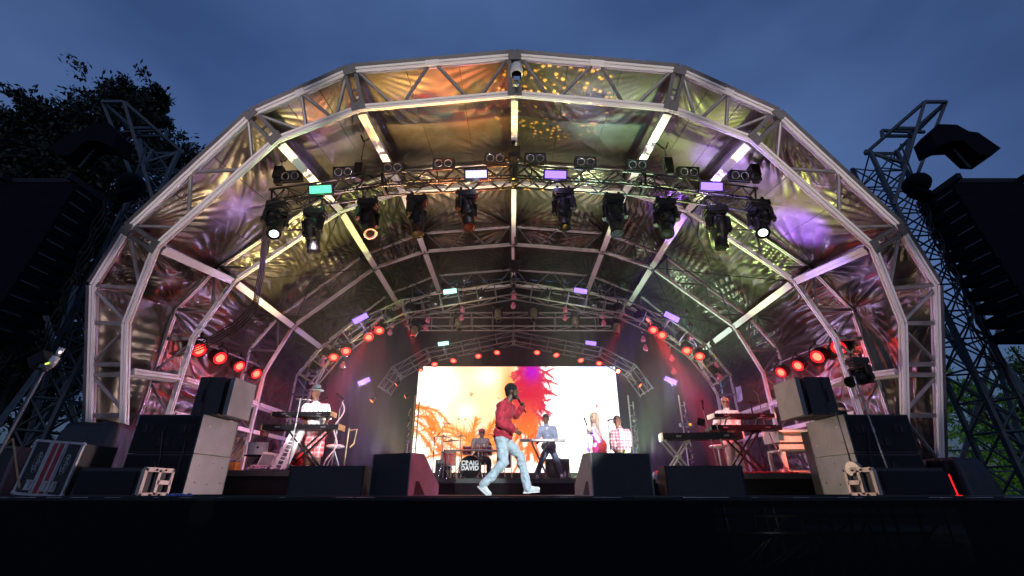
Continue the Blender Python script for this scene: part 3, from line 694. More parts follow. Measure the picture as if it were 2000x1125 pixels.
# side columns beside screen
# ------------------------------------------------------------------ lighting trusses
def box_truss(name, label, pts, w, h, mat, ladder=False, step=0.42, r=0.022, up=Vector((0, 0, 1))):
    """pts: path of truss centre; four chords with zig-zag (or ladder) webs; one part per straight run"""
    pts = [Vector(p) for p in pts]; root = thing(name, label, 'truss', pts[0])
    for a, b in zip(pts, pts[1:]):
        x, y, d = frame(b - a, up); L = (b - a).length; n = max(2, round(L / step))
        cs = [(sx, sy) for sx in (-1, 1) for sy in (-1, 1)]
        m = MB()
        for sx, sy in cs:
            o = x * sx * w / 2 + y * sy * h / 2; m.tube(a + o, b + o, r, n=7)
        pw('chord', m, mat, root)
        m = MB(); rb = r * 0.55
        for k in range(n):
            p, q = a + d * L * k / n, a + d * L * (k + 1) / n
            for s in (-1, 1):
                if ladder:
                    m.tube(p + x * s * w / 2 - y * h / 2, p + x * s * w / 2 + y * h / 2, rb * 1.5, n=5)
                else:
                    e = 1 if k % 2 else -1
                    m.tube(p + x * s * w / 2 + y * e * h / 2, q + x * s * w / 2 - y * e * h / 2, rb, n=5)
                e = 1 if k % 2 else -1
                m.tube(p + y * s * h / 2 + x * e * w / 2, q + y * s * h / 2 - x * e * w / 2, rb, n=5)
        m.box(a, (0.03, w, h)) if False else None
        pw('web', m, mat, root)
        m = MB()
        for e in (a, b):
            for sx, sy in cs: 
                o = x * sx * w / 2 + y * sy * h / 2; m.tube(e + o - d * 0.05, e + o + d * 0.05, r * 1.4, n=7)
            m.tube(e + x * w / 2 + y * h / 2, e - x * w / 2 + y * h / 2, r, n=6); m.tube(e + x * w / 2 - y * h / 2, e - x * w / 2 - y * h / 2, r, n=6)
            m.tube(e + x * w / 2 + y * h / 2, e + x * w / 2 - y * h / 2, r, n=6); m.tube(e - x * w / 2 + y * h / 2, e - x * w / 2 - y * h / 2, r, n=6)
        pw('end_frame', m, mat, root)
    return root
T1Y = 8.0
t1_pts = t1 = [P(538, 392, T1Y), P(750, 360, T1Y), P(1003, 345, T1Y), P(1256, 360, T1Y), P(1468, 390, T1Y)]
box_truss('lighting_truss', 'black front truss carrying the row of large moving lights', t1, 0.34, 0.34, MT['blacktruss'], step=0.3)
T2Y = 12.2
t2 = [P(602, 742, T2Y), P(650, 686, T2Y), P(712, 640, T2Y), P(790, 604, T2Y), P(1003, 566, T2Y), P(1216, 604, T2Y), P(1296, 640, T2Y), P(1362, 686, T2Y), P(1408, 742, T2Y)]
box_truss('lighting_truss', 'arched middle truss with violet strobes and red lamps at its shoulders', t2, 0.40, 0.42, MT['trussalu'], ladder=True, step=0.5)
T3Y = 13.0
t3 = [P(800, 628, T3Y), P(1003, 628, T3Y), P(1206, 628, T3Y)]
box_truss('lighting_truss', 'straight horizontal ladder truss above the video screen', t3, 0.42, 0.42, MT['trussalu'], ladder=True, step=0.62)
T4Y = 15.0
t4 = [P(752, 762, T4Y), P(776, 728, T4Y), P(836, 694, T4Y), P(1003, 660, T4Y), P(1172, 692, T4Y), P(1232, 724, T4Y), P(1262, 765, T4Y)]
box_truss('lighting_truss', 'shallow arched truss framing the top of the video screen', t4, 0.5, 0.34, MT['darksteel'], ladder=True, step=0.55, r=0.02)
# side pipes carrying the red lamps
def pipe(label, p, q, r=0.025):
    m = MB(); m.tube(p, q, r); o = single('lighting_bar', m, MT['trussalu'], label, 'bar'); return o
pipe('thin bar holding four red lamps on the left wall', P(378, 662, 10.6), P(512, 716, 13.0))
pipe('thin bar holding four red lamps on the right wall', P(1652, 656, 10.4), P(1512, 712, 12.8))

# ------------------------------------------------------------------ fixtures
def qaim(v, base=Vector((0, 0, -1))): return base.rotation_difference(Vector(v).normalized())
def f_base(m):
    m.box((0, 0, -0.07), (0.40, 0.26, 0.13)); m.box((0, 0, -0.155), (0.33, 0.22, 0.05))
    for s in (-1, 1): m.tube((s * 0.21, -0.09, -0.07), (s * 0.21, 0.09, -0.07), 0.018); m.tube((s * 0.12, 0, 0), (s * 0.12, 0, 0.07), 0.022); m.box((s * .12, 0, .09), (.05, .06, .06))
def f_yoke(m):
    m.lathe([(0.10, 0), (0.12, 0.04)], (0, 0, -0.22), Vector((0, 0, 1)), 14); m.box((0, 0, -0.235), (0.46, 0.14, 0.05))
    for s in (-1, 1):
        m.prism([V(s * 0.21 - .028, -.075, -.22), V(s * 0.21 - .028, .075, -.22), V(s * 0.21 - .028, .06, -.50), V(s * 0.21 - .028, 0, -.55), V(s * 0.21 - .028, -.06, -.50)], (0.056, 0, 0))
        m.lathe([(0.05, 0), (0.05, 0.02)], (s * 0.24, 0, -0.46), Vector((s, 0, 0)), 12)
def f_head(m):   # pivot at origin, aims along -Z
    m.lathe([(0.05, 0.235), (0.13, 0.22), (0.165, 0.16), (0.17, 0.0), (0.155, -0.10), (0.125, -0.22), (0.118, -0.40), (0.128, -0.41), (0.128, -0.44), (0.095, -0.44), (0.09, -0.42)], (0, 0, 0), Vector((0, 0, 1)), 22)
    for k in range(4):
        a = k * math.pi / 2 + .78; m.box((0.165 * math.cos(a), 0.165 * math.sin(a), 0.06), (0.05, 0.05, 0.22), (0, 0, a))
    for k in range(6): m.lathe([(0.174, 0), (0.174, 0.012)], (0, 0, 0.02 + .03 * k), Vector((0, 0, 1)), 22)
    m.box((0, 0, -0.16), (0.20, 0.27, 0.10))
def f_ring(m): m.lathe([(0.13, 0), (0.13, -0.012), (0.104, -0.012), (0.104, 0)], (0, 0, -0.437), Vector((0, 0, 1)), 22)
def f_lens(m): m.lathe([(0.102, 0), (0.085, -0.012), (0.05, -0.02), (0.001, -0.024)], (0, 0, -0.425), Vector((0, 0, 1)), 22)
MT['deadblack'] = principled('matt_black_ring', (.003, .003, .004), .9, spec=.02)
MT['blackgloss'] = principled('black_gloss_plastic', (0.006, 0.006, 0.008), 0.45, 0, 9, 0.4, 0.1, 60, spec=.2)
def moving_head(loc, aim, label, s=1.0, lit=False, group='moving lights hanging from the front truss', yaw=0.0, glow=None):
    r = thing('moving_light', label, 'moving light', loc, group, rot=(0, 0, yaw)); r.scale = (s, s, s)
    put('base', cm('mh_base', f_base, MT['blackgloss']), r)
    a = Vector(aim).normalized(); pan = math.atan2(a.x, -a.y) if abs(a.x) + abs(a.y) > 0.05 else 0.0
    y = put('yoke', cm('mh_yoke', f_yoke, MT['blackgloss']), r, rot=(0, 0, pan - yaw))
    h = put('head', cm('mh_head', f_head, MT['blackgloss'], True), r, (0, 0, -0.46), (Euler((0, 0, -yaw)).to_quaternion() @ qaim(a)))
    put('bezel', cm('mh_ring' + ('c' if 'silver' in label else ''), f_ring, MT['steel'] if 'silver' in label else MT['deadblack']), h)
    put('lens', cm('mh_lens_' + ('lit' if lit else 'dark'), f_lens, MT['e_headlens'] if lit else MT['lensdark']), h)
    return r
heads = [(546, 396, (0.42, -0.5, -1.0), True), (618, 410, (0.15, .25, -1), False), (722, 392, (0.42, -0.35, -1), False), (816, 385, (0.2, -.1, -1), False), (912, 375, (0.22, -.2, -1), False),
         (1100, 372, (-0.05, -.1, -1), False), (1197, 384, (-0.03, -.15, -1), False), (1296, 392, (-0.22, -.4, -1), False), (1396, 405, (-0.02, .1, -1), False), (1478, 394, (-0.42, -0.5, -1), True)]
hl = ['leftmost moving light on the front truss, tilted out with its lens lit', 'moving light under the green strobe pointing straight down', 'moving light left of centre whose lens faces down and right with a silver ring',
      'moving light hanging fourth from the left on the front truss', 'moving light hanging just left of centre below the white strobe', 'moving light hanging just right of centre below a violet strobe',
      'moving light pointing straight down, second right of centre', 'moving light right of centre whose dark lens tips toward the crowd', 'moving light under the violet strobe near the right end', 'rightmost moving light on the front truss, tilted with its lens lit']
for i, (px, py, aim, lit) in enumerate(heads):
    moving_head(P(px, py, T1Y - 0.05) + V(0, 0, -0.02), aim, hl[i], 1.02, lit)
moving_head(P(1672, 700, 8.6), (-1, -.25, -.35), 'black moving light hanging above the right side fill speaker, aimed across the stage', .8, False, None)
# blinders standing on top of the front truss
def f_bl(m):
    m.box((0, 0, 0.13), (0.46, 0.13, 0.22)); m.box((0, 0, 0.005), (0.40, 0.05, 0.02))
    for s in (-1, 1): m.box((s * 0.238, 0, 0.10), (0.016, 0.05, 0.20))
    m.box((0, -0.07, 0.235), (0.46, 0.02, 0.014)); m.box((0, -0.07, 0.025), (0.46, 0.02, 0.014))
def f_lamp(m): m.lathe([(0.088, 0.0), (0.088, 0.015), (0.074, 0.015), (0.07, 0.002), (0.035, -0.006), (0.001, -0.008)], (0, -0.062, 0.13), Vector((0, -1, 0)), 18)
bl = [(570, 357), (673, 349), (769, 340), (867, 332), (967, 322), (1045, 322), (1143, 329), (1243, 335), (1343, 349), (1442, 356)]
for i, (px, py) in enumerate(bl):
    side = 'left' if i < 5 else 'right'
    r = thing('blinder', 'twin-lamp blinder standing on the front truss, %s from the left of ten' % ('first' if i == 0 else ordn(i)), 'blinder', P(px, py, T1Y), 'twin blinders along the top of the front truss')
    put('housing', cm('bl_h', f_bl, MT['black']), r); r.rotation_euler = (R(22), 0, R((i - 4.5) * 1.2))
    for s in (-1, 1): put('lamp', cm('bl_l', f_lamp, MT['lens'], True), r, (s * 0.105, 0, 0))
# strobes
def f_st(m): m.box((0, 0.035, 0), (0.50, 0.07, 0.23)); m.box((0, 0.1, 0), (0.3, 0.07, 0.12)); m.tube((0, .1, .06), (0, .1, .16), .02)
def f_sp(m): m.box((0, -0.004, 0), (0.44, 0.008, 0.155))
def strobe(px, py, Y, em, label, s=1.0, roll=0, power=40, col=(0.6, 0.45, 1.0), tilt=22):
    r = thing('strobe', label, 'strobe light', P(px, py, Y), 'rectangular strobe lights on the trusses', rot=(R(tilt), roll, 0)); r.scale = (s, s, s)
    put('housing', cm('st_h', f_st, MT['black']), r); put('panel', cm('st_p' + em, f_sp, MT[em]), r)
    if power: light('SPOT', 'strobe_light', P(px, py, Y) + V(0, -0.03, 0), P(px, py, Y) + V(0, -1, -.5), power * .5, col, 0.12, 150, .6); light('POINT', 'strobe_spill', P(px, py, Y) + V(0, -.10, -.14), None, power * .06, col, .05)
    return r
VC = (0.55, 0.38, 1.0)
strobe(626, 370, T1Y - .26, 'e_strobe_g', 'glowing green strobe panel near the left end of the front truss', 1.0, R(-4), 60, (.2, 1, .5))
strobe(930, 340, T1Y - .26, 'e_strobe_w', 'bluish white strobe panel left of centre on the front truss', 1.0, R(-2), 90, (.7, .75, 1))
strobe(1085, 341, T1Y - .26, 'e_strobe_v', 'violet white strobe panel right of centre on the front truss', 1.0, R(2), 110, VC)
strobe(1390, 364, T1Y - .26, 'e_strobe_v', 'violet white strobe panel near the right end of the front truss', 1.0, R(3), 110, VC)
strobe(704, 622, T2Y - .3, 'e_strobe_v', 'violet strobe on the left shoulder of the middle truss', 0.95, R(-30), 120, VC)
strobe(1312, 619, T2Y - .3, 'e_strobe_v', 'violet strobe on the right shoulder of the middle truss', 0.95, R(30), 120, VC)
strobe(879, 569, T2Y - .3, 'e_strobe_c', 'pale cyan strobe left of the middle truss peak', 0.85, R(-8), 60, (.5, 1, .9))
strobe(1134, 568, T2Y - .3, 'e_strobe_v', 'violet strobe right of the middle truss peak', 0.85, R(9), 90, VC)
strobe(866, 671, T4Y - .3, 'e_strobe_c', 'small pale cyan strobe above the left half of the screen', 0.8, R(-8), 40, (.5, 1, .9))
strobe(1154, 670, T4Y - .3, 'e_strobe_v', 'small violet strobe above the right half of the screen', 0.8, R(8), 60, VC)
strobe(711, 745, 14.2, 'e_strobe_v', 'violet strobe low in the dark left of the screen', 0.85, R(-24), 600, VC)
strobe(1310, 743, 14.2, 'e_strobe_v', 'violet strobe low in the dark right of the screen', 0.85, R(24), 600, VC)
# red par lamps
def f_pb(m):
    m.lathe([(0.06, 0.20), (0.10, 0.19), (0.135, 0.10), (0.14, -0.02), (0.15, -0.03), (0.15, -0.06), (0.132, -0.06), (0.128, -0.035)], (0, 0, 0), Vector((0, 0, 1)), 20)
    for k in range(5): m.lathe([(0.146, 0), (0.146, 0.01)], (0, 0, 0.02 + .03 * k), Vector((0, 0, 1)), 20)
def f_py(m):
    pts = [V(0.17, 0, 0)] + [V(0.17 * math.cos(a), 0, 0.24 * math.sin(a)) for a in [math.pi * k / 8 for k in range(9)]] + [V(-0.17, 0, 0)]
    m.path(pts, 0.013, 6); m.tube((0, 0, 0.22), (0, 0, 0.33), 0.02)
def f_pl(m): m.lathe([(0.084, 0), (0.06, -0.010), (0.001, -0.014)], (0, 0, -0.050), Vector((0, 0, 1)), 18)
def f_pr(m): m.lathe([(0.130, 0), (0.084, 0.0), (0.082, 0.004), (0.130, 0.004)], (0, 0, -0.050), Vector((0, 0, 1)), 18)
def par(px, py, Y, aim, label, group, s=1.0, power=120, em='e_par', col=(1, 0.04, 0.03), angle=34, loc=None):
    loc = P(px, py, Y) if loc is None else loc
    r = thing('par_lamp', label, 'par lamp', loc, group); r.scale = (s, s, s)
    put('yoke', cm('par_y', f_py, MT['black']), r)
    h = put('body', cm('par_b', f_pb, MT['black'], True), r, rot=qaim(aim))
    put('lens', cm('par_l' + em, f_pl, MT[em]), h); put('lens_rim', cm('par_r', f_pr, MT['e_parrim']), h)
    if power:
        a = Vector(aim).normalized(); light('SPOT', 'par_light', loc + a * 0.12 * s, loc + a * 5, power, col, 0.06, angle, 0.5)
        if 'wall bar' in (group or ''): light('POINT', 'par_spill', loc + a * 0.25 * s, None, 6, col, .08)
        elif 'red' in label: light('POINT', 'par_spill', loc + a * 0.2 * s + V(0, -.1, 0), None, 5, col, .05)
    return r
g = 'red par lamps on the left wall bar'
for i, (px, py, Y, s) in enumerate([(387, 682, 10.7, 1.25), (428, 698, 11.4, 1.25), (466, 714, 12.1, 1.1), (499, 729, 12.8, 1.1)]):
    par(px, py, Y, (0.75, -0.35 , -0.45), 'red par lamp on the left wall bar, %s from the crowd side' % ('first', 'second', 'third', 'last')[i], g, s, 260)
g = 'red par lamps on the right wall bar'
for i, (px, py, Y, s) in enumerate([(1640, 677, 10.5, 1.3), (1598, 695, 11.2, 1.25), (1560, 713, 11.9, 1.1), (1527, 726, 12.6, 1.1)]):
    par(px, py, Y, (-0.75, -0.35, -0.45), 'red par lamp on the right wall bar, %s from the crowd side' % ('first', 'second', 'third', 'last')[i], g, s, 300)
g = 'red par lamps on the middle truss'
for i, (px, py) in enumerate([(652, 696), (676, 684), (720, 657), (741, 644), (1276, 643), (1293, 653), (1341, 683), (1366, 694)]):
    sd = 'left' if i < 4 else 'right'; n = i if i < 4 else 7 - i
    par(px, py, T2Y - 0.3, (0.25 if i < 4 else -0.25, -0.6, -0.75), 'red par lamp on the middle truss %s shoulder, %s from its outer end' % (sd, ('first', 'second', 'third', 'fourth')[n]), g, 0.95, 420, angle=30)
g = 'red par lamps under the truss above the screen'
for i, (px, py) in enumerate([(849, 710), (886, 703), (934, 694), (971, 687), (1049, 687), (1086, 692), (1134, 702), (1170, 708)]):
    par(px, py, T4Y - 0.2, (0.1 * (1 if i in (0, 2, 5, 6) else -1), -0.5, -0.8), 'small red par lamp above the screen, %s from the left' % ('first' if i == 0 else ordn(i)), g, 0.8, 420, angle=24)
# moving lights on the ladder truss
hp = [(812, 628, (-0.1, -.5, -1)), (895, 613, (0.3, -.4, -1)), (972, 596, (0.15, -.3, -1)), (1042, 594, (-.05, -.3, -1)), (1122, 610, (-0.25, -.4, -1)), (1203, 622, (-.2, -.5, -1))]
MT['yellowrim'] = principled('brassy_and_yellow_lit', (0.30, 0.27, 0.16), 0.35, 0.5, 9, 0.3)
for i, (px, py, aim) in enumerate(hp):
    r = moving_head(P(px, py, T3Y - 0.35), aim, 'small moving light under the ladder truss, %s from the left of six' % ('first' if i == 0 else ordn(i)), 0.62, False, 'small moving lights under the ladder truss')
    m = CACHE['mh_head'].copy(); m.materials.clear(); m.materials.append(MT['yellowrim'])
    for c in r.children:
        if c.name.startswith('head'): c.data = m
# amber back lights
def amber(px, py, Y, label, em='e_amber', power=120, s=.7, aim=(0, -.6, -.8)):
    return par(px, py, Y, aim, label, 'amber lamps beside the screen', s, power, em, (1, .45, .08), 50)
amber(1207, 725, 15.2, 'bright amber lamp flaring at the top right corner of the screen', aim=(-.1, -1, -.35), power=300, s=0.6)
amber(822, 722, 15.3, 'dim amber lamp at the top left corner of the screen', 'e_amberdim', 0, .5)
amber(775, 750, 14.6, 'amber lamp at the left end of the screen truss shining left', 'e_amberdim', 90, .6, (-.8, -.3, -.7))
amber(793, 774, 14.8, 'amber lamp on top of the pole left of the screen', 'e_amberdim', 90, .6, (-.9, -.3, -.5))
amber(1249, 752, 14.6, 'amber lamp at the right end of the screen truss', 'e_amberdim', 90, .6, (.6, -.5, -.7))
amber(727, 782, 14.6, 'amber lamp low in the dark left of the screen', 'e_amberdim', 90, .6, (-.6, -.4, -.8))
# hanging strings of globes
def f_globe(m):
    m.ball((0, 0, 0), 0.075, n=12); m.lathe([(0.04, 0.06), (0.045, 0.10), (0.02, 0.12)], (0, 0, 0), Vector((0, 0, 1)), 10)
MT['e_pinkl'] = MT['e_pink']
gs = [(1003, 520, 608, 5, 12.0), (906, 540, 630, 6, 12.4), (840, 560, 650, 6, 12.6), (1100, 540, 630, 6, 12.4), (1172, 556, 640, 6, 12.6), (770, 590, 658, 5, 12.9), (1248, 590, 690, 6, 12.9),
      (640, 664, 720, 4, 12.3), (683, 640, 726, 4, 12.3), (1385, 640, 750, 5, 12.3), (1303, 640, 740, 4, 12.5), (1340, 600, 700, 4, 12.9)]
for i, (px, y0, y1, n, Y) in enumerate(gs):
    a, b = P(px, y0, Y), P(px, y1, Y); b.x = a.x
    r = thing('globe_string', 'string of globe lamps %s' % ['hanging at the very centre of the middle truss', 'just left of the centre string', 'hanging left of the pale cyan strobe', 'just right of the centre string', 'hanging beside the violet strobe right of the peak',
        'at the left end of the ladder truss', 'at the right end of the ladder truss', 'at the outer left shoulder', 'between the red lamps of the left shoulder', 'at the outer right shoulder', 'between the red lamps of the right shoulder', 'above the red lamps of the right shoulder'][i], 'lamp string', a, 'vertical strings of globe lamps')
    m = MB(); m.tube(a, b, 0.008); pw('cable', m, MT['cable'], r)
    for k in range(n):
        q = lerp(a, b, (k + .5) / n) - a + V(0.02 * math.sin(k * 3 + i), -0.03, 0)
        put('globe', cm('globe_p' if k >= n - 2 else 'globe_d', f_globe, MT['e_pink'] if k >= n - 2 else MT['globe'], True), r, q)
# poles with stacked lamps beside the screen
def lamp_pole(px, label, flip=1, Y=14.6):
    b = P(px, 905, Y); b.z = DECK; t = P(px, 772, Y); t.x = b.x; r = thing('lamp_pole', label, 'lamp pole', b, 'lamp poles beside the screen')
    m = MB(); m.tube(b, t, 0.022); m.tube(b + V(.14, 0, 0), t + V(.14, 0, -0.2), 0.02)
    for k in range(9): m.tube(lerp(b, t, k / 9), lerp(b, t, k / 9) + V(.14, 0, 0), 0.012)
    m.box(b + V(.07, 0, .01), (0.5, 0.5, 0.02)); pw('pole', m, MT['yellowrim'] if flip > 0 else MT['trussalu'], r)  # left pole: yellow light on it put into its colour
    for k in range(6):
        q = V(-.12 * flip, -.05, 0.5 + 0.32 * k); put('globe', cm('globe_d', f_globe, MT['globe'], True), r, q)
    m = MB(); m.path([b + V(-.12 * flip, -.05, 0.1 + 0.06 * k) + V(.03 * math.sin(k), 0, 0) for k in range(40)], 0.014, 5); pw('cable_loom', m, MT['yellowrim'] if flip > 0 else MT['cable'], r)  # left loom carries the same yellow light in its colour
lamp_pole(800, 'yellow-lit pole with stacked globe lamps left of the screen', 1)
lamp_pole(1240, 'dark pole with pale globe lamps right of the screen', -1)
lamp_pole(1345, 'dark pole with globe lamps behind the right keyboards', -1, 14.0)

# ------------------------------------------------------------------ hoists and slings of the front truss
def hoist(px, ptop, pbot, Y, label, s=1.0):
    a, b = P(px, ptop, Y), P(px, pbot, Y); b.x = a.x
    r = thing('chain_hoist', label, 'chain hoist', b, 'chain hoists holding the front truss')
    m = MB(); m.lathe([(0.06, 0), (0.085, 0.02), (0.085, 0.15), (0.06, 0.19)], b + V(-.1, 0, .12), Vector((1, 0, 0)), 14); m.box(b + V(0, 0, .16), (0.18, 0.2, 0.30)); m.box(b + V(.02, 0, -.02), (0.14, 0.14, 0.16)); pw('motor', m, MT['black'], r)
    m = MB(); n = max(3, int((a.z - b.z - .3) / 0.045))
    for k in range(n):
        c = b + V(0, 0, 0.32 + 0.045 * k); 
        if k % 2: m.box(c, (0.024, 0.008, 0.05))
        else: m.box(c, (0.008, 0.024, 0.05))
    pw('chain', m, MT['steel'], r)
    m = MB(); t = a; 
    m.path([t + V(-.14, .1, .25), t + V(-.03, 0, 0), b + V(0, 0, .3 + .045 * n)], 0.02, 5); m.path([t + V(.14, .1, .25), t + V(.03, 0, 0)], 0.02, 5); pw('sling', m, MT['cable'], r)
    return r
hoist(712, 275, 345, 8.0, 'black chain hoist over the front truss left of centre, under the second purlin')
hoist(1298, 290, 335, 8.0, 'black chain hoist over the front truss right of centre')
hoist(552, 315, 352, 8.0, 'black chain hoist at the left end of the front truss')
hoist(1466, 312, 348, 8.0, 'black chain hoist at the right end of the front truss')
# centre hanging box on the ridge
r = thing('ridge_hoist', 'black hoist with motor box hanging from the ridge at the centre of the roof', 'chain hoist', P(1004, 300, 7.9))
b = P(1004, 300, 7.9); m = MB(); m.box(b + V(0, 0, .05), (.26, .2, .18)); m.box(b + V(0, 0, -.15), (.36, .1, .05)); m.box(b + V(-0.02, 0, .22), (.08, .08, .2)); pw('motor', m, MT['black'], r)
m = MB(); m.path([b + V(-.01, 0, .3), b + V(-.05, 0, .55)], .018); m.path([b + V(.01, 0, .3), b + V(.05, 0, .55)], .018); m.box(b + V(0, 0, -.4), (.14, .14, .46)); m.box(b + V(0, 0, -.72), (.1, .1, .16)); pw('sling', m, MT['cable'], r)
r = thing('ridge_hoist', 'small hoist hanging from the ridge above the middle truss', 'chain hoist', P(1006, 515, 11.8))
b = P(1006, 515, 11.8); m = MB(); m.box(b, (.36, .2, .16)); m.box(b + V(0, 0, -.16), (.2, .16, .16)); pw('motor', m, MT['black'], r); m = MB(); m.path([b + V(0, 0, .1), b + V(0, 0, .9)], .02); pw('sling', m, MT['cable'], r)
# dome camera lamp on the front ridge
b = P(1009, 140, 6.15)
r = thing('dome_camera', 'white housed camera hanging from the front arch at the ridge', 'camera', b)
m = MB(); m.lathe([(0.03, .20), (0.09, .17), (0.115, .05), (0.115, -.07), (0.095, -.08)], b, Vector((0, 0, 1)), 18); m.tube(b + V(0, 0, .18), b + V(0, 0.05, .26), .03); pw('housing', m, MT['white'], r, True)
m = MB(); m.ball(b + V(0, 0, -.09), (.095, .095, .09)); pw('dome', m, MT['lensdark'], r, True)
m = MB(); m.box(b + V(0.0, 0, -.22), (.12, .1, .1)); m.tube(b + V(0, 0, -.27), b + V(.02, 0, -.36), .03); pw('sensor', m, MT['chrome'], r)
# cable bundles hanging down the left side
for k, lab in enumerate(('thick black cable bundle sagging from the left end of the front truss to the wall',)):
    m = MB()
    for j in range(4):
        o = V(.03 * j, .02 * j, -.02 * j); a = P(520, 400, 8.0); c1 = P(508, 520, 9.0); c2 = P(495, 590, 9.8); c3 = P(440, 640, 10.2); c4 = P(330, 690, 10.2)
        ctl = [a, c1, c2, c3, c4]; pts = []
        for s in range(4):
            for t in range(8):
                p = ctl[s].lerp(ctl[s + 1], t / 8); pts.append(p + o + V(0, 0, -0.10 * math.sin(math.pi * t / 8) - .04 * j * math.sin(math.pi * (s + t / 8) / 4)))
        m.path(pts + [c4 + o], 0.016, 5)
    single('cable_bundle', m, MT['cable'], lab, 'cables')

# black power and data leads swagged along the front truss
rr = random.Random(21)
for side_, seg in (('left', (0, 1)), ('right', (2, 3))):
    m = MB()
    for k in range(9):
        i = seg[k % 2]; t0 = rr.uniform(0, .7); t1 = t0 + rr.uniform(.15, .3); p, q = lerp(t1_pts[i], t1_pts[i + 1], t0), lerp(t1_pts[i], t1_pts[i + 1], t1); sag = rr.uniform(.08, .22); yo = rr.uniform(-.2, .1)
        m.path([p.lerp(q, j / 10) + V(0, yo, .02 - sag * math.sin(math.pi * j / 10)) for j in range(11)], .012, 5)
        if k % 3 == 0: m.path([p + V(.02 * math.sin(j), yo, .15 - .06 * j) for j in range(8)], .013, 5)
    single('lead_bundle', m, MT['cable'], 'black leads swagged along the %s half of the front truss' % side_, 'cables', kind='stuff')

for i, (px, py) in enumerate([(612, 722), (632, 692), (668, 664), (762, 622), (800, 606), (850, 594), (940, 582), (1070, 582), (1160, 596), (1208, 606), (1250, 622), (1332, 664), (1380, 700), (1397, 728)]):
    loc = P(px, py, T2Y + .1); r = thing('par_lamp', 'unlit black lamp under the middle truss, %s from the left' % ('first' if i == 0 else ordn(i)), 'par lamp', loc, 'unlit black lamps under the middle truss')
    put('yoke', cm('par_y', f_py, MT['black']), r); h = put('body', cm('par_b', f_pb, MT['black'], True), r, rot=qaim((-.5 + i / 13., -.4, -1))); put('lens', cm('par_dark', f_pl, MT['lens']), h)
# ------------------------------------------------------------------ monitors and subwoofers
def poly_box(top, bot, depth, name, mat, label, cat, extra=None):
    pass
def floor_wedge(x0, x1, y0, d, h, label, yaw=0, slope=0.42, sidemat='black'):
    """floor monitor: back face toward the crowd, baffle sloping up toward the stage"""
    r = thing('floor_monitor', label, 'floor monitor', ((x0 + x1) / 2, y0, DECK), 'floor monitors along the stage front', rot=(0, 0, yaw))
    t = 0.018
    prof = [V(0, y0, DECK + .004), V(0, y0 + d, DECK + .004), V(0, y0 + d, DECK + h * 0.28), V(0, y0 + d * slope, DECK + h), V(0, y0, DECK + h)]
    m = MB(); m.prism([p + V(x0 + t, 0, 0) for p in prof], (x1 - x0 - 2 * t, 0, 0)); pw('cabinet', m, MT['blackbox'], r)
    for s, x in ((-1, x0), (1, x1 - t)):
        m = MB(); m.prism([p + V(x, 0, 0) + V(0, -0.004, 0) for p in prof], (t, 0, 0))
        pw('side_panel', m, MT[sidemat], r)
        xx = x - .003 if s < 0 else x + t + .003
        m = MB(); m.prism([V(xx, y0 + d * .16, DECK + .03), V(xx, y0 + d * .52, DECK + .03), V(xx, y0 + d * .30, DECK + h * .36), V(xx, y0 + d * .2, DECK + h * .36)], (-.002 * s, 0, 0)); pw('handle_recess', m, MT['blackmatt'], r)
    a, b = V(x0 + .03, y0 + d * slope + .015, DECK + h - .012), V(x0 + .03, y0 + d - .012, DECK + h * .30)
    n = V(0, b.z - a.z, -(b.y - a.y)).normalized() * -0.012
    m = MB(); m.prism([a, b, b + V(x1 - x0 - .06, 0, 0), a + V(x1 - x0 - .06, 0, 0)], n if n.z > 0 else -n); pw('grille', m, MT['grille'], r)
    return r
MT['wedgeside'] = principled('lit_wedge_side', (0.20, 0.19, 0.19), 0.45, 0, 5, 0.25, 0.7, 160)  # pale tone holds the light falling on monitor and side fill faces
def xr(px0, px1, py, Y): return P(px0, py, Y).x, P(px1, py, Y).x
x0, x1 = xr(709, 808, 895, 6.35); floor_wedge(x0, x1, 6.52, 0.66, 0.54, 'large floor monitor left of the singer with its pink-lit side showing', R(-27), sidemat='wedgeside')
x0, x1 = xr(1151, 1281, 895, 6.35); floor_wedge(x0, x1, 6.45, 0.62, 0.54, 'large floor monitor right of the singer with a pale lit side', R(14), sidemat='wedgeside')
x0, x1 = xr(566, 712, 917, 6.5); floor_wedge(x0, x1, 6.5, 0.55, 0.385, 'low wide floor monitor in front of the player with the hat')
x0, x1 = xr(1298, 1450, 917, 6.5); floor_wedge(x0, x1, 6.5, 0.55, 0.385, 'low wide floor monitor in front of the red-lit keyboards')
def f_handle(m):
    m.box((0, 0, 0), (0.20, 0.012, 0.12)); 
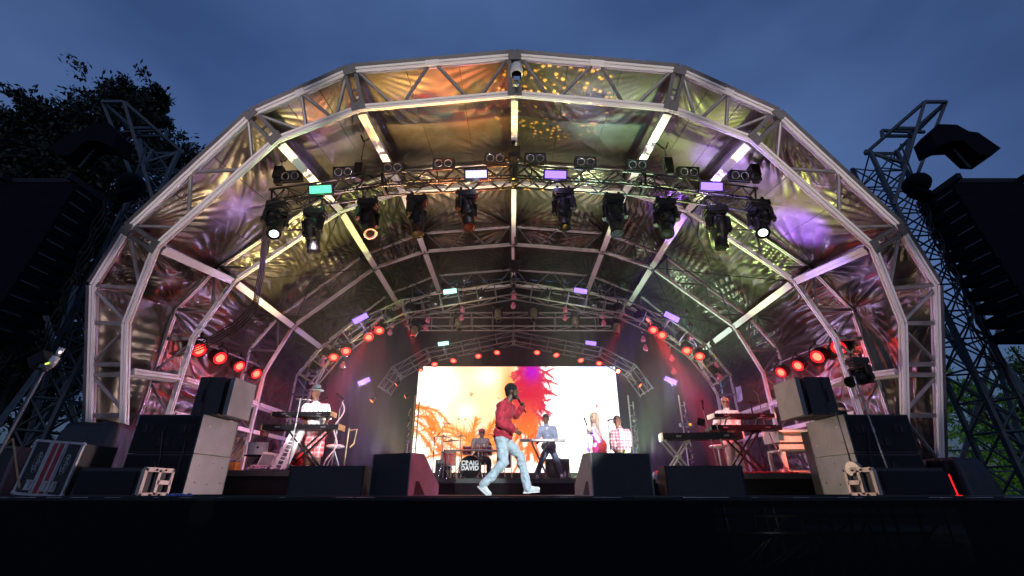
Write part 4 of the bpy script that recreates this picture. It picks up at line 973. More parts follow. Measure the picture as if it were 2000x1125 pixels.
def sub_stack(s, label_hi, label_lo):
    xin = 4.84 if s < 0 else 5.10; w = 0.98; h = 0.56; d = 0.98
    for k in range(2):
        z = DECK + 0.03 + k * (h + 0.012); cx = s * (xin + w / 2); y = 7.25
        r = thing('subwoofer', (label_lo, label_hi)[k], 'subwoofer', (cx, y, z), 'stacked subwoofers at the sides of the stage')
        m = MB(); m.box((cx, y + d / 2, z + h / 2), (w, d, h)); pw('cabinet', m, MT['subdark'], r)
        m = MB(); xs = s * xin - s * 0.004
        m.box((xs, y + d / 2, z + h / 2), (0.008, d - .02, h - .02)); pw('side_panel', m, MT['subside'], r)
        m = MB()
        for j, (a, b) in enumerate(((.22, .72), (.55, .8), (.83, .70), (.2, .3), (.52, .25), (.86, .3))): m.lathe([(.012, 0), (.012, .006)], (xs - s * .004, y + a * d, z + b * h), Vector((-s, 0, 0)), 8)
        pw('rivet', m, MT['chrome'], r)
        m = MB()
        for e in (0.004, 1 - 0.004):
            m.box((xs - s * .004, y + d * e, z + h / 2), (.012, .012, h))
        m.box((xs - s * .004, y + d / 2, z + h - .005), (.012, d, .012)); m.box((xs - s * .004, y + d / 2, z + .005), (.012, d, .012)); pw('edge_trim', m, MT['trussalu'], r)
        m = MB(); m.box((cx, y - .008, z + h / 2), (w - .05, .012, h - .05)); pw('grille', m, MT['grille'], r)
        for (a, b) in ((.2, .62), (.8, .62), (.5, .28)) if k else ((.2, .4), (.8, .4), (.5, .7)):
            hx = cx - w / 2 + w * a; hz = z + h * b
            m = MB(); m.box((hx, y - .018, hz), (.20, .008, .13)); pw('handle_recess', m, MT['blackmatt'], r)
            m = MB(); m.tube((hx, y - .035, hz - .05), (hx, y - .035, hz + .05), .012); pw('handle_grip', m, MT['subdark'], r)
sub_stack(-1, 'upper subwoofer of the left stack, its lit scuffed side facing the stage', 'lower subwoofer of the left stack, resting on the deck')
sub_stack(1, 'upper subwoofer of the right stack, its yellow-lit side facing the stage', 'lower subwoofer of the right stack, resting on the deck')
def side_fill(s, label):
    z0 = DECK + 0.03 + 1.148; h = .60; y = 7.42
    x_in = 4.50 if s < 0 else 4.62; cx = s * 4.86
    r = thing('side_fill_speaker', label, 'speaker', (cx, y, z0), 'side fill speakers on the subwoofer stacks')
    # plan: trapezoid, wide front looking across the stage
    pl = [V(s * 5.20, y + .10, 0), V(s * 5.12, y - .05, 0), V(s * 4.72, y - .02, 0), V(s * 4.70, y + .62, 0), V(s * 5.14, y + .58, 0)]
    m = MB(); m.prism([p + V(0, 0, z0) for p in pl], (0, 0, h)); pw('cabinet', m, MT['blackbox'], r)
    m = MB(); m.box((s * 4.665, y + .30, z0 + h / 2), (.05, .58, h - .02)); pw('grille', m, MT['grille'], r)
    m = MB(); m.box((s * 4.60, y + .30, z0 + h / 2), (.07, .66, h)); pw('front_frame', m, MT['wedgeside'], r)
    m = MB(); m.tube((s * 5.0, y - .065, z0 + .2), (s * 5.0, y - .065, z0 + .4), .012); pw('handle', m, MT['blackmatt'], r)
side_fill(-1, 'dark side fill speaker on top of the left subwoofer stack')
side_fill(1, 'dark side fill speaker on top of the right subwoofer stack')
# front black boxes at the ends with open-sided alloy brackets
def low_box(x0, x1, y, h, label, s, fl):
    r = thing('front_fill_speaker', label, 'speaker', ((x0 + x1) / 2, y, DECK), 'low black speakers before the subwoofer stacks')
    m = MB(); m.prism([V(x0, y, DECK + .01), V(x0, y + .6, DECK + .01), V(x0, y + .55, DECK + h), V(x0, y + .05, DECK + h)], (x1 - x0, 0, 0)); pw('cabinet', m, MT['blackbox'], r)
    m = MB(); m.box(((x0 + x1) / 2, y - .0, DECK + h * .5), (x1 - x0 - .08, .03, h - .09)); pw('grille', m, MT['grille'], r)
    # rigging frame on inner end
    xe = x1 if s < 0 else x0; e = -s
    m = MB(); yy = y + .02; D = .52; z0 = DECK + .03; z1 = DECK + h - .02; X = xe + e * .035
    for (a, b) in (((yy, z0), (yy + D, z0)), ((yy, z1), (yy + D, z1)), ((yy, z0), (yy, z1)), ((yy + D, z0), (yy + D, z1)), ((yy + D * .5, z0), (yy + D * .5, z1)), ((yy + D * .5, (z0 + z1) / 2), (yy + D, (z0 + z1) / 2))):
        m.bar((X, a[0], a[1]), (X, b[0], b[1]), .055, .045, Vector((1, 0, 0)))
    pw('rigging_frame', m, MT['frame_tan'], r)
    m = MB()
    for k in range(8): m.lathe([(.014, 0), (.014, .012)], (X + e * .03, yy + D * ((k % 4) / 3.0), z0 if k < 4 else z1), Vector((e, 0, 0)), 8)
    pw('rivet', m, MT['blackmatt'], r)
MT['frame_tan'] = principled('worn_alloy_frame', (0.42, 0.34, 0.30), 0.5, 0.3, 8, 0.35)
x0, x1 = xr(160, 282, 918, 6.5); low_box(x0, x1, 6.45, .36, 'low black speaker with a tan alloy end frame, front left of the stage', -1, 0)
x0, x1 = xr(1706, 1842, 918, 6.5); low_box(x0, x1, 6.45, .36, 'low black speaker with a tan alloy end frame, front right of the stage', 1, 0)
b = P(1668, 925, 6.9); m = MB(); m.lathe([(.13, 0), (.13, .05)], (b.x, b.y, DECK + .33), Vector((1, .2, .1)), 18); m.lathe([(.05, -.06), (.05, .10)], (b.x, b.y, DECK + .33), Vector((1, .2, .1)), 12)
single('cable_reel', m, MT['frame_tan'], 'small round cable reel lying on the right front speaker frame', 'cable reel')

# ------------------------------------------------------------------ flight case with stripes and script logos
def case():
    y = 6.55; zt = DECK + .70; xa, xb = P(68, 860, y).x, P(160, 860, y).x; w = xb - xa
    r = thing('flight_case', 'upright black flight case with red and white centre stripes and oval logos', 'flight case', ((xa + xb) / 2, y, DECK))
    r.rotation_euler = (0, R(4), 0)
    cx = (xa + xb) / 2
    m = MB(); m.box((cx, y + .3, DECK + .36), (w, .6, .66)); pw('body', m, MT['blackbox'], r)
    fy = y - .004; m = MB(); g = MB(); rd = MB()
    MT['casewhite'] = principled('case_white', (.42, .42, .43), .45, .3, 9, .3); MT['casered'] = principled('case_red', (.30, .02, .03), .5, 0, 9, .3)
    for (a, b) in ((-.13, -.075), (-.012, .012), (.075, .10), (.112, .125)): g.box((cx + (a + b) / 2, fy, DECK + .36), (b - a, .012, .65))
    for (a, b) in ((-.073, -.014), (.014, .073)): rd.box((cx + (a + b) / 2, fy, DECK + .36), (b - a, .010, .65))
    pw('stripe', g, MT['casewhite'], r); pw('red_stripe', rd, MT['casered'], r)
    m = MB()
    for s in (-1, 1): m.bar((cx + s * w / 2, y, DECK + .03), (cx + s * w / 2, y, DECK + .69), .03, .03)
    m.bar((cx - w / 2, y, DECK + .03), (cx + w / 2, y, DECK + .03), .03, .03); m.bar((cx - w / 2, y, DECK + .69), (cx + w / 2, y, DECK + .69), .03, .03)
    for s in (-1, 1):
        for z in (.04, .68): m.ball((cx + s * w / 2, y, DECK + z), .03)
    pw('edging', m, MT['casewhite'], r)
    for dx, ww in ((-.16, .10), (.06, .12), (.17, .07)):
        m = MB(); m.box((cx + dx, y - .012, DECK + .14), (ww, .01, .11)); m.bar((cx + dx - ww / 2, y - .02, DECK + .085), (cx + dx + ww / 2, y - .02, DECK + .085), .012, .014); m.bar((cx + dx - ww / 2, y - .02, DECK + .195), (cx + dx + ww / 2, y - .02, DECK + .195), .012, .014)
        m.bar((cx + dx, y - .025, DECK + .1), (cx + dx, y - .025, DECK + .18), .03, .014); pw('latch', m, MT['casewhite'], r)
    for s in (-1, 1):
        c = V(cx + s * w * .30, y - .006, DECK + .42); m = MB(); n = 28
        m.path([c + V(.045 * math.cos(2 * math.pi * k / n), -.002, .13 * math.sin(2 * math.pi * k / n)) for k in range(n + 1)], .0025, 4)
        lg = pw('logo', m, MT['casewhite'], r)
        text_part('Skapes', .085, .004, MT['casewhite'], r, (c.x - r.location.x + .0, c.y - r.location.y - .003, c.z - r.location.z), (R(90), R(-90 if s < 0 else -90), 0), shear=.4)
    m = MB()
    for k in range(4): m.tube((cx - w * .35 + k * w * .23, y + .1 + .1 * (k % 2), DECK - .0), (cx - w * .35 + k * w * .23, y + .1 + .1 * (k % 2), DECK + .03), .025)
    pw('caster', m, MT['blackmatt'], r)
def text_part(s, size, depth, mat, parent, loc, rot, shear=0, bold=0.0, name='lettering', spacing=1.0):
    c = bpy.data.curves.new(name, 'FONT'); c.body = s; c.size = size; c.extrude = depth; c.align_x = 'CENTER'; c.align_y = 'CENTER'; c.shear = shear; c.offset = bold; c.space_character = spacing
    o = bpy.data.objects.new('tmp', c); COL.objects.link(o); dg = bpy.context.evaluated_depsgraph_get(); dg.update()
    me = bpy.data.meshes.new_from_object(o.evaluated_get(dg)); bpy.data.objects.remove(o); bpy.data.curves.remove(c)
    me.materials.clear(); me.materials.append(mat)
    return put(name, me, parent, loc, rot)
case()
# second dark case edge at the far left
b = P(10, 930, 6.6); m = MB(); m.box((b.x - .35, 6.95, DECK + .33), (.62, .6, .62)); r = thing('flight_case', 'black flight case at the far left edge, mostly out of the picture', 'flight case', (b.x - .35, 6.95, DECK)); pw('body', m, MT['blackbox'], r)
m = MB(); m.bar((b.x - .04, 6.645, DECK + .03), (b.x - .04, 6.645, DECK + .63), .03, .03); m.bar((b.x - .66, 6.645, DECK + .03), (b.x - .04, 6.645, DECK + .03), .03, .03); m.bar((b.x - .66, 6.645, DECK + .63), (b.x - .04, 6.645, DECK + .63), .03, .03); pw('edging', m, MT['steel'], r)
# dark tarped gear behind the flight case
def tarp(px0, px1, pyt, Y, d, label, mat, seed=0):
    a, b = P(px0, pyt, Y), P(px1, pyt, Y); mb = MB(); n = 26; W_ = b.x - a.x; H = a.z - DECK
    for j in range(n + 1):
        for i in range(n + 1):
            u, v = i / n, j / n; ex = min(u, 1 - u); ev = min(v, 1 - v); k = min(1, ex * 7) ** .5 * min(1, ev * 7) ** .5
            z = DECK + .02 + (H - .02) * k + .05 * mnoise.noise(Vector((u * 5 + seed, v * 5, 1))) * k
            mb.v.append((a.x + W_ * u + .03 * mnoise.noise(Vector((u * 9, v * 9, seed))), Y + d * v, z))
    for j in range(n):
        for i in range(n): q = j * (n + 1) + i; mb.f.append((q, q + 1, q + n + 2, q + n + 1))
    return single('covered_gear', mb, mat, label, 'covered gear', smooth=True)
MT['tarp'] = principled('dark_tarp', (.012, .012, .015), .5, 0, 4, .4, .3, 12)
tarp(95, 235, 822, 8.3, 1.2, 'dark tarpaulin over gear behind the striped flight case', MT['tarp'])
tarp(1866, 1935, 893, 6.9, .7, 'black covered box right of the right subwoofers', MT['tarp'], 3)
# small things on the floor
b = P(345, 966, 6.35); m = MB()
for k in range(9): m.ball((b.x + .035 * k - .1, b.y + .03 * math.sin(k * 2), DECK + .022 + .008 * (k % 2)), (.035, .03, .022))
MT['clothblue'] = principled('blue_cloth', (.10, .16, .42), .8, 0, 30, .5, .3, 60)
single('crumpled_cloth', m, MT['clothblue'], 'crumpled blue cloth on the deck beside the left subwoofers', 'cloth')
b = P(440, 922, 9.6); r = thing('equipment_bag', 'small orange box on the left riser edge', 'box', (b.x, b.y, DECK + .44))
m = MB(); m.prism([V(b.x - .17, b.y, DECK + .445), V(b.x + .17, b.y, DECK + .445), V(b.x + .16, b.y, DECK + .60), V(b.x - .08, b.y, DECK + .60)], (0, .2, 0)); MT['orange'] = principled('orange_plastic', (.75, .22, .03), .5, 0, 9, .3); pw('body', m, MT['orange'], r)
m = MB(); m.tube((b.x - .02, b.y + .1, DECK + .60), (b.x + .10, b.y + .1, DECK + .64), .008); pw('handle', m, MT['blackmatt'], r)
a, bq = P(1853, 926, 6.6), P(1869, 962, 6.6); bq.z = DECK + .02; m = MB(); m.tube(a, bq, .009); m.tube(bq - V(.05, 0, .01), bq + V(.05, 0, -.01), .018); MT['e_redrod'] = emission('red_glow_rod', (1, .02, .03), 1.0)
single('red_light_rod', m, MT['e_redrod'], 'thin leaning rod glowing red at the right end of the stage', 'light rod')
# PA tower / truss etc. in part5
# ------------------------------------------------------------------ instruments
def key_bed(m_w, m_b, a, b, d, n, yoff=0):
    pass
def keyboard(name, label, cx, y, z, w, d=.32, h=.09, body='blackgloss', cheek=None, yaw=0, roll=0, knobs=True, keysfront=False):
    r = thing(name, label, 'keyboard', (cx, y, z), None, rot=(0, roll, yaw))
    m = MB(); m.prism([V(-w / 2, 0, 0), V(-w / 2, d, 0), V(-w / 2, d, h * .6), V(-w / 2, d * .45, h * .7), V(-w / 2, d * .40, h), V(-w / 2, 0, h)], (w, 0, 0)); put('body', m.mesh('body', MT[body]), r)
    m = MB(); nk = max(10, int(w / .0245) - 5); kw = (w - .14) / nk
    for i in range(nk): m.box((-w / 2 + .10 + kw * (i + .5), d * .72, h * .7 + .012), (kw * .92, d * .48, .018))
    put('white_keys', m.mesh('white_keys', MT['white']), r)
    m = MB()
    for i in range(nk - 1):
        if i % 7 in (2, 6): continue
        m.box((-w / 2 + .10 + kw * (i + 1), d * .63, h * .7 + .028), (kw * .5, d * .3, .016))
    put('black_keys', m.mesh('black_keys', MT['blackgloss']), r)
    if knobs:
        m = MB()
        for i in range(12): m.lathe([(.011, 0), (.009, .022)], (-w / 2 + .1 + (w - .2) * i / 11, d * .18, h), Vector((0, 0, 1)), 8)
        m.box((0, d * .2, h + .003), (.2, d * .2, .006)); put('knob', m.mesh('knob', MT['black']), r)
    if cheek:
        for s in (-1, 1):
            m = MB(); m.box((s * (w / 2 + .013), d / 2, h * .52), (.024, d + .01, h * 1.15)); put('end_cheek', m.mesh('end_cheek', MT[cheek]), r)
    m = MB()
    for s in (-1, 1): m.box((s * w * .3, -.004, h * .5), (.10, .008, h * .3))
    put('rear_socket', m.mesh('rear_socket', MT['steel']), r)
    return r
def x_stand(label, cx, y, z0, z1, w, d=.3, w2=None, mat='black'):
    r = thing('keyboard_stand', label, 'keyboard stand', (cx, y, z0)); H = z1 - z0
    for k, yy in enumerate((0, d)):
        m = MB(); m.bar((cx - w / 2, y + yy, z0 + .02), (cx + w / 2, y + yy, z1 - .02), .045, .03); pw('cross_leg', m, MT[mat], r)
        m = MB(); m.bar((cx + w / 2, y + yy + .035, z0 + .02), (cx - w / 2, y + yy + .035, z1 - .02), .045, .03); pw('cross_leg', m, MT[mat], r)
    m = MB()
    for s in (-1, 1):
        m.tube((cx + s * w / 2, y - .08, z0 + .02), (cx + s * w / 2, y + d + .1, z0 + .02), .02); m.tube((cx + s * w / 2, y - .04, z1 - .015), (cx + s * w / 2, y + d + .05, z1 - .015), .018)
    m.lathe([(.04, -.03), (.04, .06)], (cx, y, (z0 + z1) / 2), Vector((0, 1, 0)), 12); pw('crossbar', m, MT[mat], r)
    return r
def tier_arms(cx, y, z0, z1, w, d, parent):
    m = MB()
    for s in (-1, 1):
        x = cx + s * w * .36
        m.bar((x, y + d, z0), (x, y + d * .5, z1 - .01), .03, .03); m.bar((x, y - .05, z1 - .012), (x, y + d, z1 - .012), .03, .02)
    pw('upper_tier_arm', m, MT['trussalu'], parent)
def mic_stand(label, px, py_top, Y, z0, boom=None, mic=None, tilt=0, round_base=False, mat='black', group=None):
    b = P(px, 900, Y); t = P(px, py_top, Y); x = t.x; b = V(x, Y, z0); t = V(x + tilt, Y, t.z)
    r = thing('microphone_stand', label, 'microphone stand', b, group)
    m = MB(); m.tube(b + V(0, 0, .02), t, .010); m.lathe([(.018, 0), (.018, .06)], lerp(b, t, .6), t - b, 8); pw('pole', m, MT[mat], r)
    m = MB()
    if round_base: m.lathe([(.14, 0), (.14, .015), (.03, .03)], b, Vector((0, 0, 1)), 20)
    else:
        for k in range(3):
            a = 2.1 * k + .5; m.tube(b + V(0, 0, .14), b + V(.28 * math.cos(a), .28 * math.sin(a), .012), .010)
    pw('base', m, MT[mat], r)
    e = t
    if boom is not None: e = t + Vector(boom); m = MB(); m.tube(t - Vector(boom) * .25, e, .008); m.ball(t, .022); pw('boom', m, MT[mat], r)
    if mic is not None:
        md = Vector(mic).normalized(); m = MB(); m.tube(e, e + md * .15, .012, .018, n=10); m.ball(e + md * .18, .028); m.tube(e - V(0, 0, .015), e + md * .05, .02); pw('microphone', m, MT['black'], r, True)
    return r
# --- left keyboard rig (riser top at DECK+.44)
RL = DECK + .44
kx = (P(600, 830, 9.9).x); 
# x positions
xa, xb = xr(532, 646, 805, 9.9); zU = P(600, 812, 9.9).z; keyboard('keyboard', 'upper black keyboard with a wooden end cheek in front of the hatted player', (xa + xb) / 2, 9.9, zU, xb - xa, .30, .085, cheek='wood')
xa2, xb2 = xr(514, 662, 832, 9.85); zL = P(600, 839, 9.85).z; keyboard('keyboard', 'lower longer black keyboard with knobs in front of the hatted player', (xa2 + xb2) / 2, 9.82, zL, xb2 - xa2, .34, .10, cheek='wood')
s = x_stand('crossed black stand carrying the two left keyboards', (xa2 + xb2) / 2 + .12, 9.86, RL, zL, .75, .26)
tier_arms((xa2 + xb2) / 2, 9.86, zL, zU, .9, .26, s)
# white synth leaning upright (keys facing the crowd)
a = P(541, 925, 9.72); t = P(583, 838, 9.95); a.z = RL + .02
r = thing('keytar_keyboard', 'white keyboard leaning upright against the stand with its keys facing out', 'keyboard', a)
d = (t - a); L = d.length; dn = d.normalized(); sd = V(1, 0, 0) - dn * dn.x; sd.normalize(); nn = sd.cross(dn).normalized()
if nn.y > 0: nn = -nn
m = MB(); m.prism([a - sd * .14, a + sd * .14, a + sd * .14 + d, a - sd * .14 + d], -nn * .07); pw('body', m, MT['white'], r)
m = MB(); nk = 34
for k in range(nk): m.prism([a - sd * .12 + dn * (L * (.04 + .9 * k / nk)), a + sd * .04 + dn * (L * (.04 + .9 * k / nk)), a + sd * .04 + dn * (L * (.04 + .9 * (k + .88) / nk)), a - sd * .12 + dn * (L * (.04 + .9 * (k + .88) / nk))], nn * .014)
pw('white_keys', m, MT['white'], r)
m = MB()
for k in range(nk):
    if k % 7 in (2, 6): continue
    p0 = a + nn * .014 + dn * (L * (.04 + .9 * (k + .68) / nk)); m.prism([p0 - sd * .05, p0 + sd * .04, p0 + sd * .04 + dn * L * .9 / nk * .55, p0 - sd * .05 + dn * L * .9 / nk * .55], nn * .014)
pw('black_keys', m, MT['blackgloss'], r)
# laptop, small stand, speaker, pedals, red guitar
def laptop(px, py, Y, z0, label, w=.36, open_to=-1, col='chrome', img=True, ang=-8):
    c = P(px, py, Y); zb_ = c.z - .13; r = thing('laptop', label, 'laptop', (c.x, Y, zb_))
    m = MB(); m.prism([V(c.x - w / 2, Y, zb_), V(c.x + w / 2, Y, zb_), V(c.x + w / 2, Y + .24, zb_), V(c.x - w / 2, Y + .24, zb_)], (0, 0, .015)); pw('base', m, MT[col], r)
    m = MB(); m.prism([V(c.x - w / 2, Y, zb_ + .012), V(c.x + w / 2, Y, zb_ + .012), V(c.x + w / 2, Y - .03, zb_ + .25), V(c.x - w / 2, Y - .03, zb_ + .25)], (0, .008, 0)); pw('lid', m, MT[col], r)
    m = MB(); m.lathe([(.025, 0), (.025, .002)], (c.x, Y - .018, zb_ + .14), Vector((0, -1, 0)), 14); pw('lid_badge', m, MT['blackgloss'], r)
    return c, zb_
MT['lid'] = principled('silver_lid', (.62, .60, .62), .35, .3, 9, .1)
c, zb_ = laptop(504, 875, 10.4, RL, 'silver laptop with open lid turned to the crowd, left of the white keyboard', .44, col='lid')
m = MB(); m.box((c.x, 10.52, zb_ - .02), (.5, .3, .03)); m.tube((c.x, 10.52, RL), (c.x, 10.52, zb_ - .03), .018)
for k in range(3): m.tube((c.x, 10.52, RL + .3), (c.x + .25 * math.cos(2.1 * k), 10.52 + .25 * math.sin(2.1 * k), RL + .01), .012)
single('laptop_stand', m, MT['black'], 'small black tripod table under the silver laptop', 'laptop stand')
b = P(512, 918, 9.75); r = thing('tilted_speaker', 'small white framed speaker tilted on the left riser', 'speaker', (b.x, b.y, RL)); b.z = RL + .02
m = MB(); m.prism([b + V(-.16, 0, 0), b + V(.18, 0, 0), b + V(.18, .1, .32), b + V(-.10, .1, .36)], (0, .22, 0)); pw('cabinet', m, MT['cream'], r)
m = MB(); m.prism([b + V(-.12, -.006, .03), b + V(.14, -.006, .03), b + V(.145, .08, .29), b + V(-.08, .08, .31)], (0, -.006, 0)); pw('grille', m, MT['subside'], r)
b = P(497, 925, 9.5); r = thing('effects_pedalboard', 'blue grey pedal unit lying on the left riser edge', 'pedalboard', (b.x, b.y, RL)); m = MB(); m.prism([V(b.x - .2, b.y, RL + .005), V(b.x + .2, b.y, RL + .005), V(b.x + .2, b.y + .2, RL + .09), V(b.x - .2, b.y + .2, RL + .09)], (0, 0, .03)); MT['greyblue'] = principled('grey_blue_metal', (.2, .23, .3), .5, .3, 9, .3); pw('body', m, MT['greyblue'], r)
m = MB()
for k in range(5): m.lathe([(.02, 0), (.018, .02)], (b.x - .15 + .075 * k, b.y + .06, RL + .065), Vector((0, -.3, 1)), 10)
pw('switch', m, MT['chrome'], r)
# red electric guitar lying on a stand
b = P(573, 905, 10.1); b.z = RL + .10
r = thing('guitar', 'red electric guitar leaning behind the keyboard stand', 'guitar', b)
m = MB(); pts = [(0, 0), (.14, .02), (.17, .10), (.12, .18), (.15, .27), (.10, .34), (.03, .30), (-.03, .30), (-.11, .35), (-.15, .27), (-.12, .18), (-.17, .10), (-.13, .02)]
m.prism([b + V(x, .12 * z, z * .95) for x, z in pts], (0, .045, 0)); MT['guitarred'] = principled('guitar_red', (.55, .02, .02), .2, 0, 5, .15); pw('body', m, MT['guitarred'], r)
m = MB(); m.bar(b + V(0, .03, .26), b + V(.04, .16, .86), .045, .02, Vector((0, -1, 0))); m.bar(b + V(.04, .16, .86), b + V(.05, .18, 1.0), .07, .02, Vector((0, -1, 0))); pw('neck', m, MT['wood'], r)
m = MB(); m.box(b + V(0, -.002, .14), (.10, .02, .04)); m.box(b + V(0, .01, .22), (.10, .02, .03)); pw('pickup', m, MT['blackgloss'], r)
mic_stand('tall boom stand with a microphone turned to the hatted player', 587, 780, 9.75, RL, boom=(.30, .2, .01), mic=(.6, .3, .3), mat='trussalu')
mic_stand('upright stand with a pinkish microphone right of the hatted player', 664, 800, 9.9, RL, boom=(.05, 0, .22), mic=(-.5, -.3, .35), round_base=True, mat='trussalu')
m = MB(); bb = P(664, 800, 9.9); m.path([V(bb.x + .04 + .07 * math.sin(k * .55), 9.86, bb.z + .15 - (bb.z + .15 - RL - .03) * k / 22 ) - V(.13 * (k / 22) ** 2, 0, 0) for k in range(23)], .014, 6); MT['cablepink'] = principled('pale_cable', (.5, .36, .38), .5)
single('microphone_cable', m, MT['cablepink'], 'pale cable hanging in waves from the stand right of the hatted player', 'cable')
b = P(690, 855, 10.6); r = thing('spare_light_bracket', 'yellow metal handle frame right of the hatted player', 'bracket', b); m = MB(); m.path([b + V(-.12, 0, .16), b + V(.06, 0, .18), b + V(.03, 0, -.12), b + V(-.05, 0, -.2)], .016); m.tube(V(b.x - .12, b.y, RL), b + V(-.12, 0, .2), .014); pw('frame', m, MT['yellowrim'], r)
b = P(655, 872, 10.6); r = thing('stool', 'pale padded stool at the right of the hatted player', 'stool', (b.x, b.y, RL)); m = MB(); m.ball((b.x, b.y, b.z), (.20, .18, .05)); pw('seat', m, MT['lid'], r, True); 
for k in range(3): m = MB(); m.tube((b.x, b.y, b.z - .1), (b.x + .2 * math.cos(2.1 * k), b.y + .2 * math.sin(2.1 * k), RL + .01), .014); pw('leg', m, MT['chrome'], r)

# --- drum kit on the centre riser
RC = DECK + .36
DY = 13.0
MT['drumred'] = principled('red_drum_shell', (.42, .015, .03), .25, 0, 5, .2)
MT['drumblack'] = principled('drum_head_black', (.006, .006, .007), .9, 0, 0, spec=.05)
MT['cymbal'] = principled('bronze_cymbal', (.32, .22, .10), .3, .8, 20, .3, .3, 120)
MT['textwhite'] = principled('printed_white', (.85, .85, .85), .5, emit=None)
kc = P(918, 904, DY); kc.z = RC + .30
r = thing('kick_drum', 'bass drum with black front head lettered in bold white', 'bass drum', (kc.x, DY, RC))
m = MB(); m.lathe([(.26, 0), (.285, 0), (.285, .42), (.26, .42)], kc, Vector((0, 1, 0)), 36); pw('shell', m, MT['drumred'], r, False)
m = MB(); m.lathe([(.262, -.012), (.295, -.016), (.30, .03), (.285, .03), (.28, 0)], kc, Vector((0, 1, 0)), 36); pw('hoop', m, MT['blackgloss'], r)
m = MB(); m.lathe([(.262, -.022), (.262, -.008)], kc, Vector((0, 1, 0)), 36); pw('front_head', m, MT['drumblack'], r)
text_part('CRAIG', .150, .003, MT['textwhite'], r, (0, -.027, kc.z - RC + .105), (R(90), 0, 0), bold=.0085, spacing=1.08)
text_part('DAVID', .150, .003, MT['textwhite'], r, (0, -.027, kc.z - RC - .025), (R(90), 0, 0), bold=.0085, spacing=1.08)
m = MB()
for s in (-1, 1): m.tube(kc + V(s * .28, .08, -.05), V(kc.x + s * .36, DY - .02, RC + .01), .012)
for k in range(8):
    a = k * math.pi / 4 + .3; m.tube(kc + V(.30 * math.cos(a), -.02, .30 * math.sin(a)), kc + V(.30 * math.cos(a), .12, .30 * math.sin(a)), .008)
pw('lug', m, MT['chrome'], r)
mic_stand('low boom stand with a microphone at the bass drum', 896, 925, DY - .25, RC, boom=(.12, .05, .03), mic=(-.3, .6, .1))
def tom(px, py, Y, rad, h, label, floor=False, mat='drumred', tiltd=.15, name='tom_drum'):
    c = P(px, py, Y); r = thing(name, label, 'drum', c if not floor else (c.x, c.y, RC)); ax = Vector((0, -tiltd, 1)).normalized()
    m = MB(); m.lathe([(rad * .98, -h), (rad, -h), (rad, 0), (rad * .98, 0)], c, ax, 24); pw('shell', m, MT[mat], r)
    m = MB(); m.lathe([(rad * 1.0, -.002), (rad * 1.05, -.02), (rad * 1.05, .012), (rad * .98, .012)], c, ax, 24); m.lathe([(rad * 1.05, -h - .012), (rad * 1.05, -h + .02)], c, ax, 24); pw('rim', m, MT['chrome'], r)
    m = MB(); m.lathe([(rad * .98, .0), (.001, .006)], c, ax, 24); pw('head', m, MT['white'], r)
    m = MB()
    for k in range(6):
        a = k * math.pi / 3 + .4; m.tube(c + V((rad + .012) * math.cos(a), (rad + .012) * math.sin(a), .0), c + V((rad + .012) * math.cos(a), (rad + .012) * math.sin(a), -h), .007)
    if floor:
        for k in range(3):
            a = k * 2.09 + .6; m.tube(c + V((rad + .02) * math.cos(a), (rad + .02) * math.sin(a), -h * .3), V(c.x + (rad + .05) * math.cos(a), c.y + (rad + .05) * math.sin(a), RC + .01), .010)
    pw('lug', m, MT['chrome'], r)
tom(914, 872, DY + .15, .13, .2, 'small rack tom on the left above the bass drum', name='tom_drum'); tom(952, 872, DY + .15, .14, .22, 'rack tom on the right above the bass drum')
tom(877, 882, DY + .1, .19, .34, 'red floor tom left of the bass drum', True); tom(985, 884, DY + .1, .20, .36, 'red floor tom right of the bass drum, behind the singer', True)
tom(935, 868, DY + .5, .17, .13, 'snare drum in front of the drummer', True, 'chrome', name='snare_drum')
def cymbal(px, py, Y, rad, label, ax=(0, -.2, 1), boomx=0):
    c = P(px, py, Y); bx = c.x + boomx; r = thing('cymbal', label, 'cymbal', (bx, Y, RC), 'cymbals around the drum kit')
    m = MB(); m.lathe([(rad, -.02), (rad * .55, 0.0), (.05, .012), (.035, .03), (.001, .035), (.001, .03), (.03, .025), (.05, .008), (rad * .55, -.004), (rad, -.024)], c, Vector(ax), 26); pw('plate', m, MT['cymbal'], r, True)
    m = MB(); m.tube((bx, Y, RC + .25), (bx, Y, c.z - (.0 if not boomx else .12)), .010)
    if boomx: m.tube((bx, Y, c.z - .12), c, .009)
    for k in range(3): m.tube((bx, Y, RC + .35), (bx + .28 * math.cos(2.1 * k + .4), Y + .28 * math.sin(2.1 * k + .4), RC + .01), .010)
    m.tube(c, c + V(0, 0, .06), .006); pw('stand', m, MT['chrome'], r)
cymbal(866, 852, DY - .1, .25, 'wide cymbal at the left end of the drum kit, upper of two', (.08, -.12, 1)); cymbal(881, 860, DY + .1, .27, 'cymbal just below and right of the left end cymbal', (-.1, -.15, 1))
cymbal(873, 826, DY + .7, .16, 'small high cymbal floating left above the drum kit', (.1, -.1, 1), -.12); cymbal(968, 848, DY + .3, .22, 'cymbal right of the drummer partly behind the singer', (.15, -.2, 1), .1)
cymbal(900, 851, DY + .35, .20, 'cymbal between the left cymbals and the drummer', (-.05, -.1, 1))
mic_stand('thin overhead microphone stand left of the drum kit', 849, 855, DY - .2, RC, boom=(.18, .1, .2)); 
m = MB(); zr = P(900, 880, DY).z; xl, xrr = P(866, 880, DY).x, P(975, 880, DY).x
r = thing('drum_rack', 'pale curved rack tube across the front of the drum kit', 'drum rack', ((xl + xrr) / 2, DY - .05, RC))
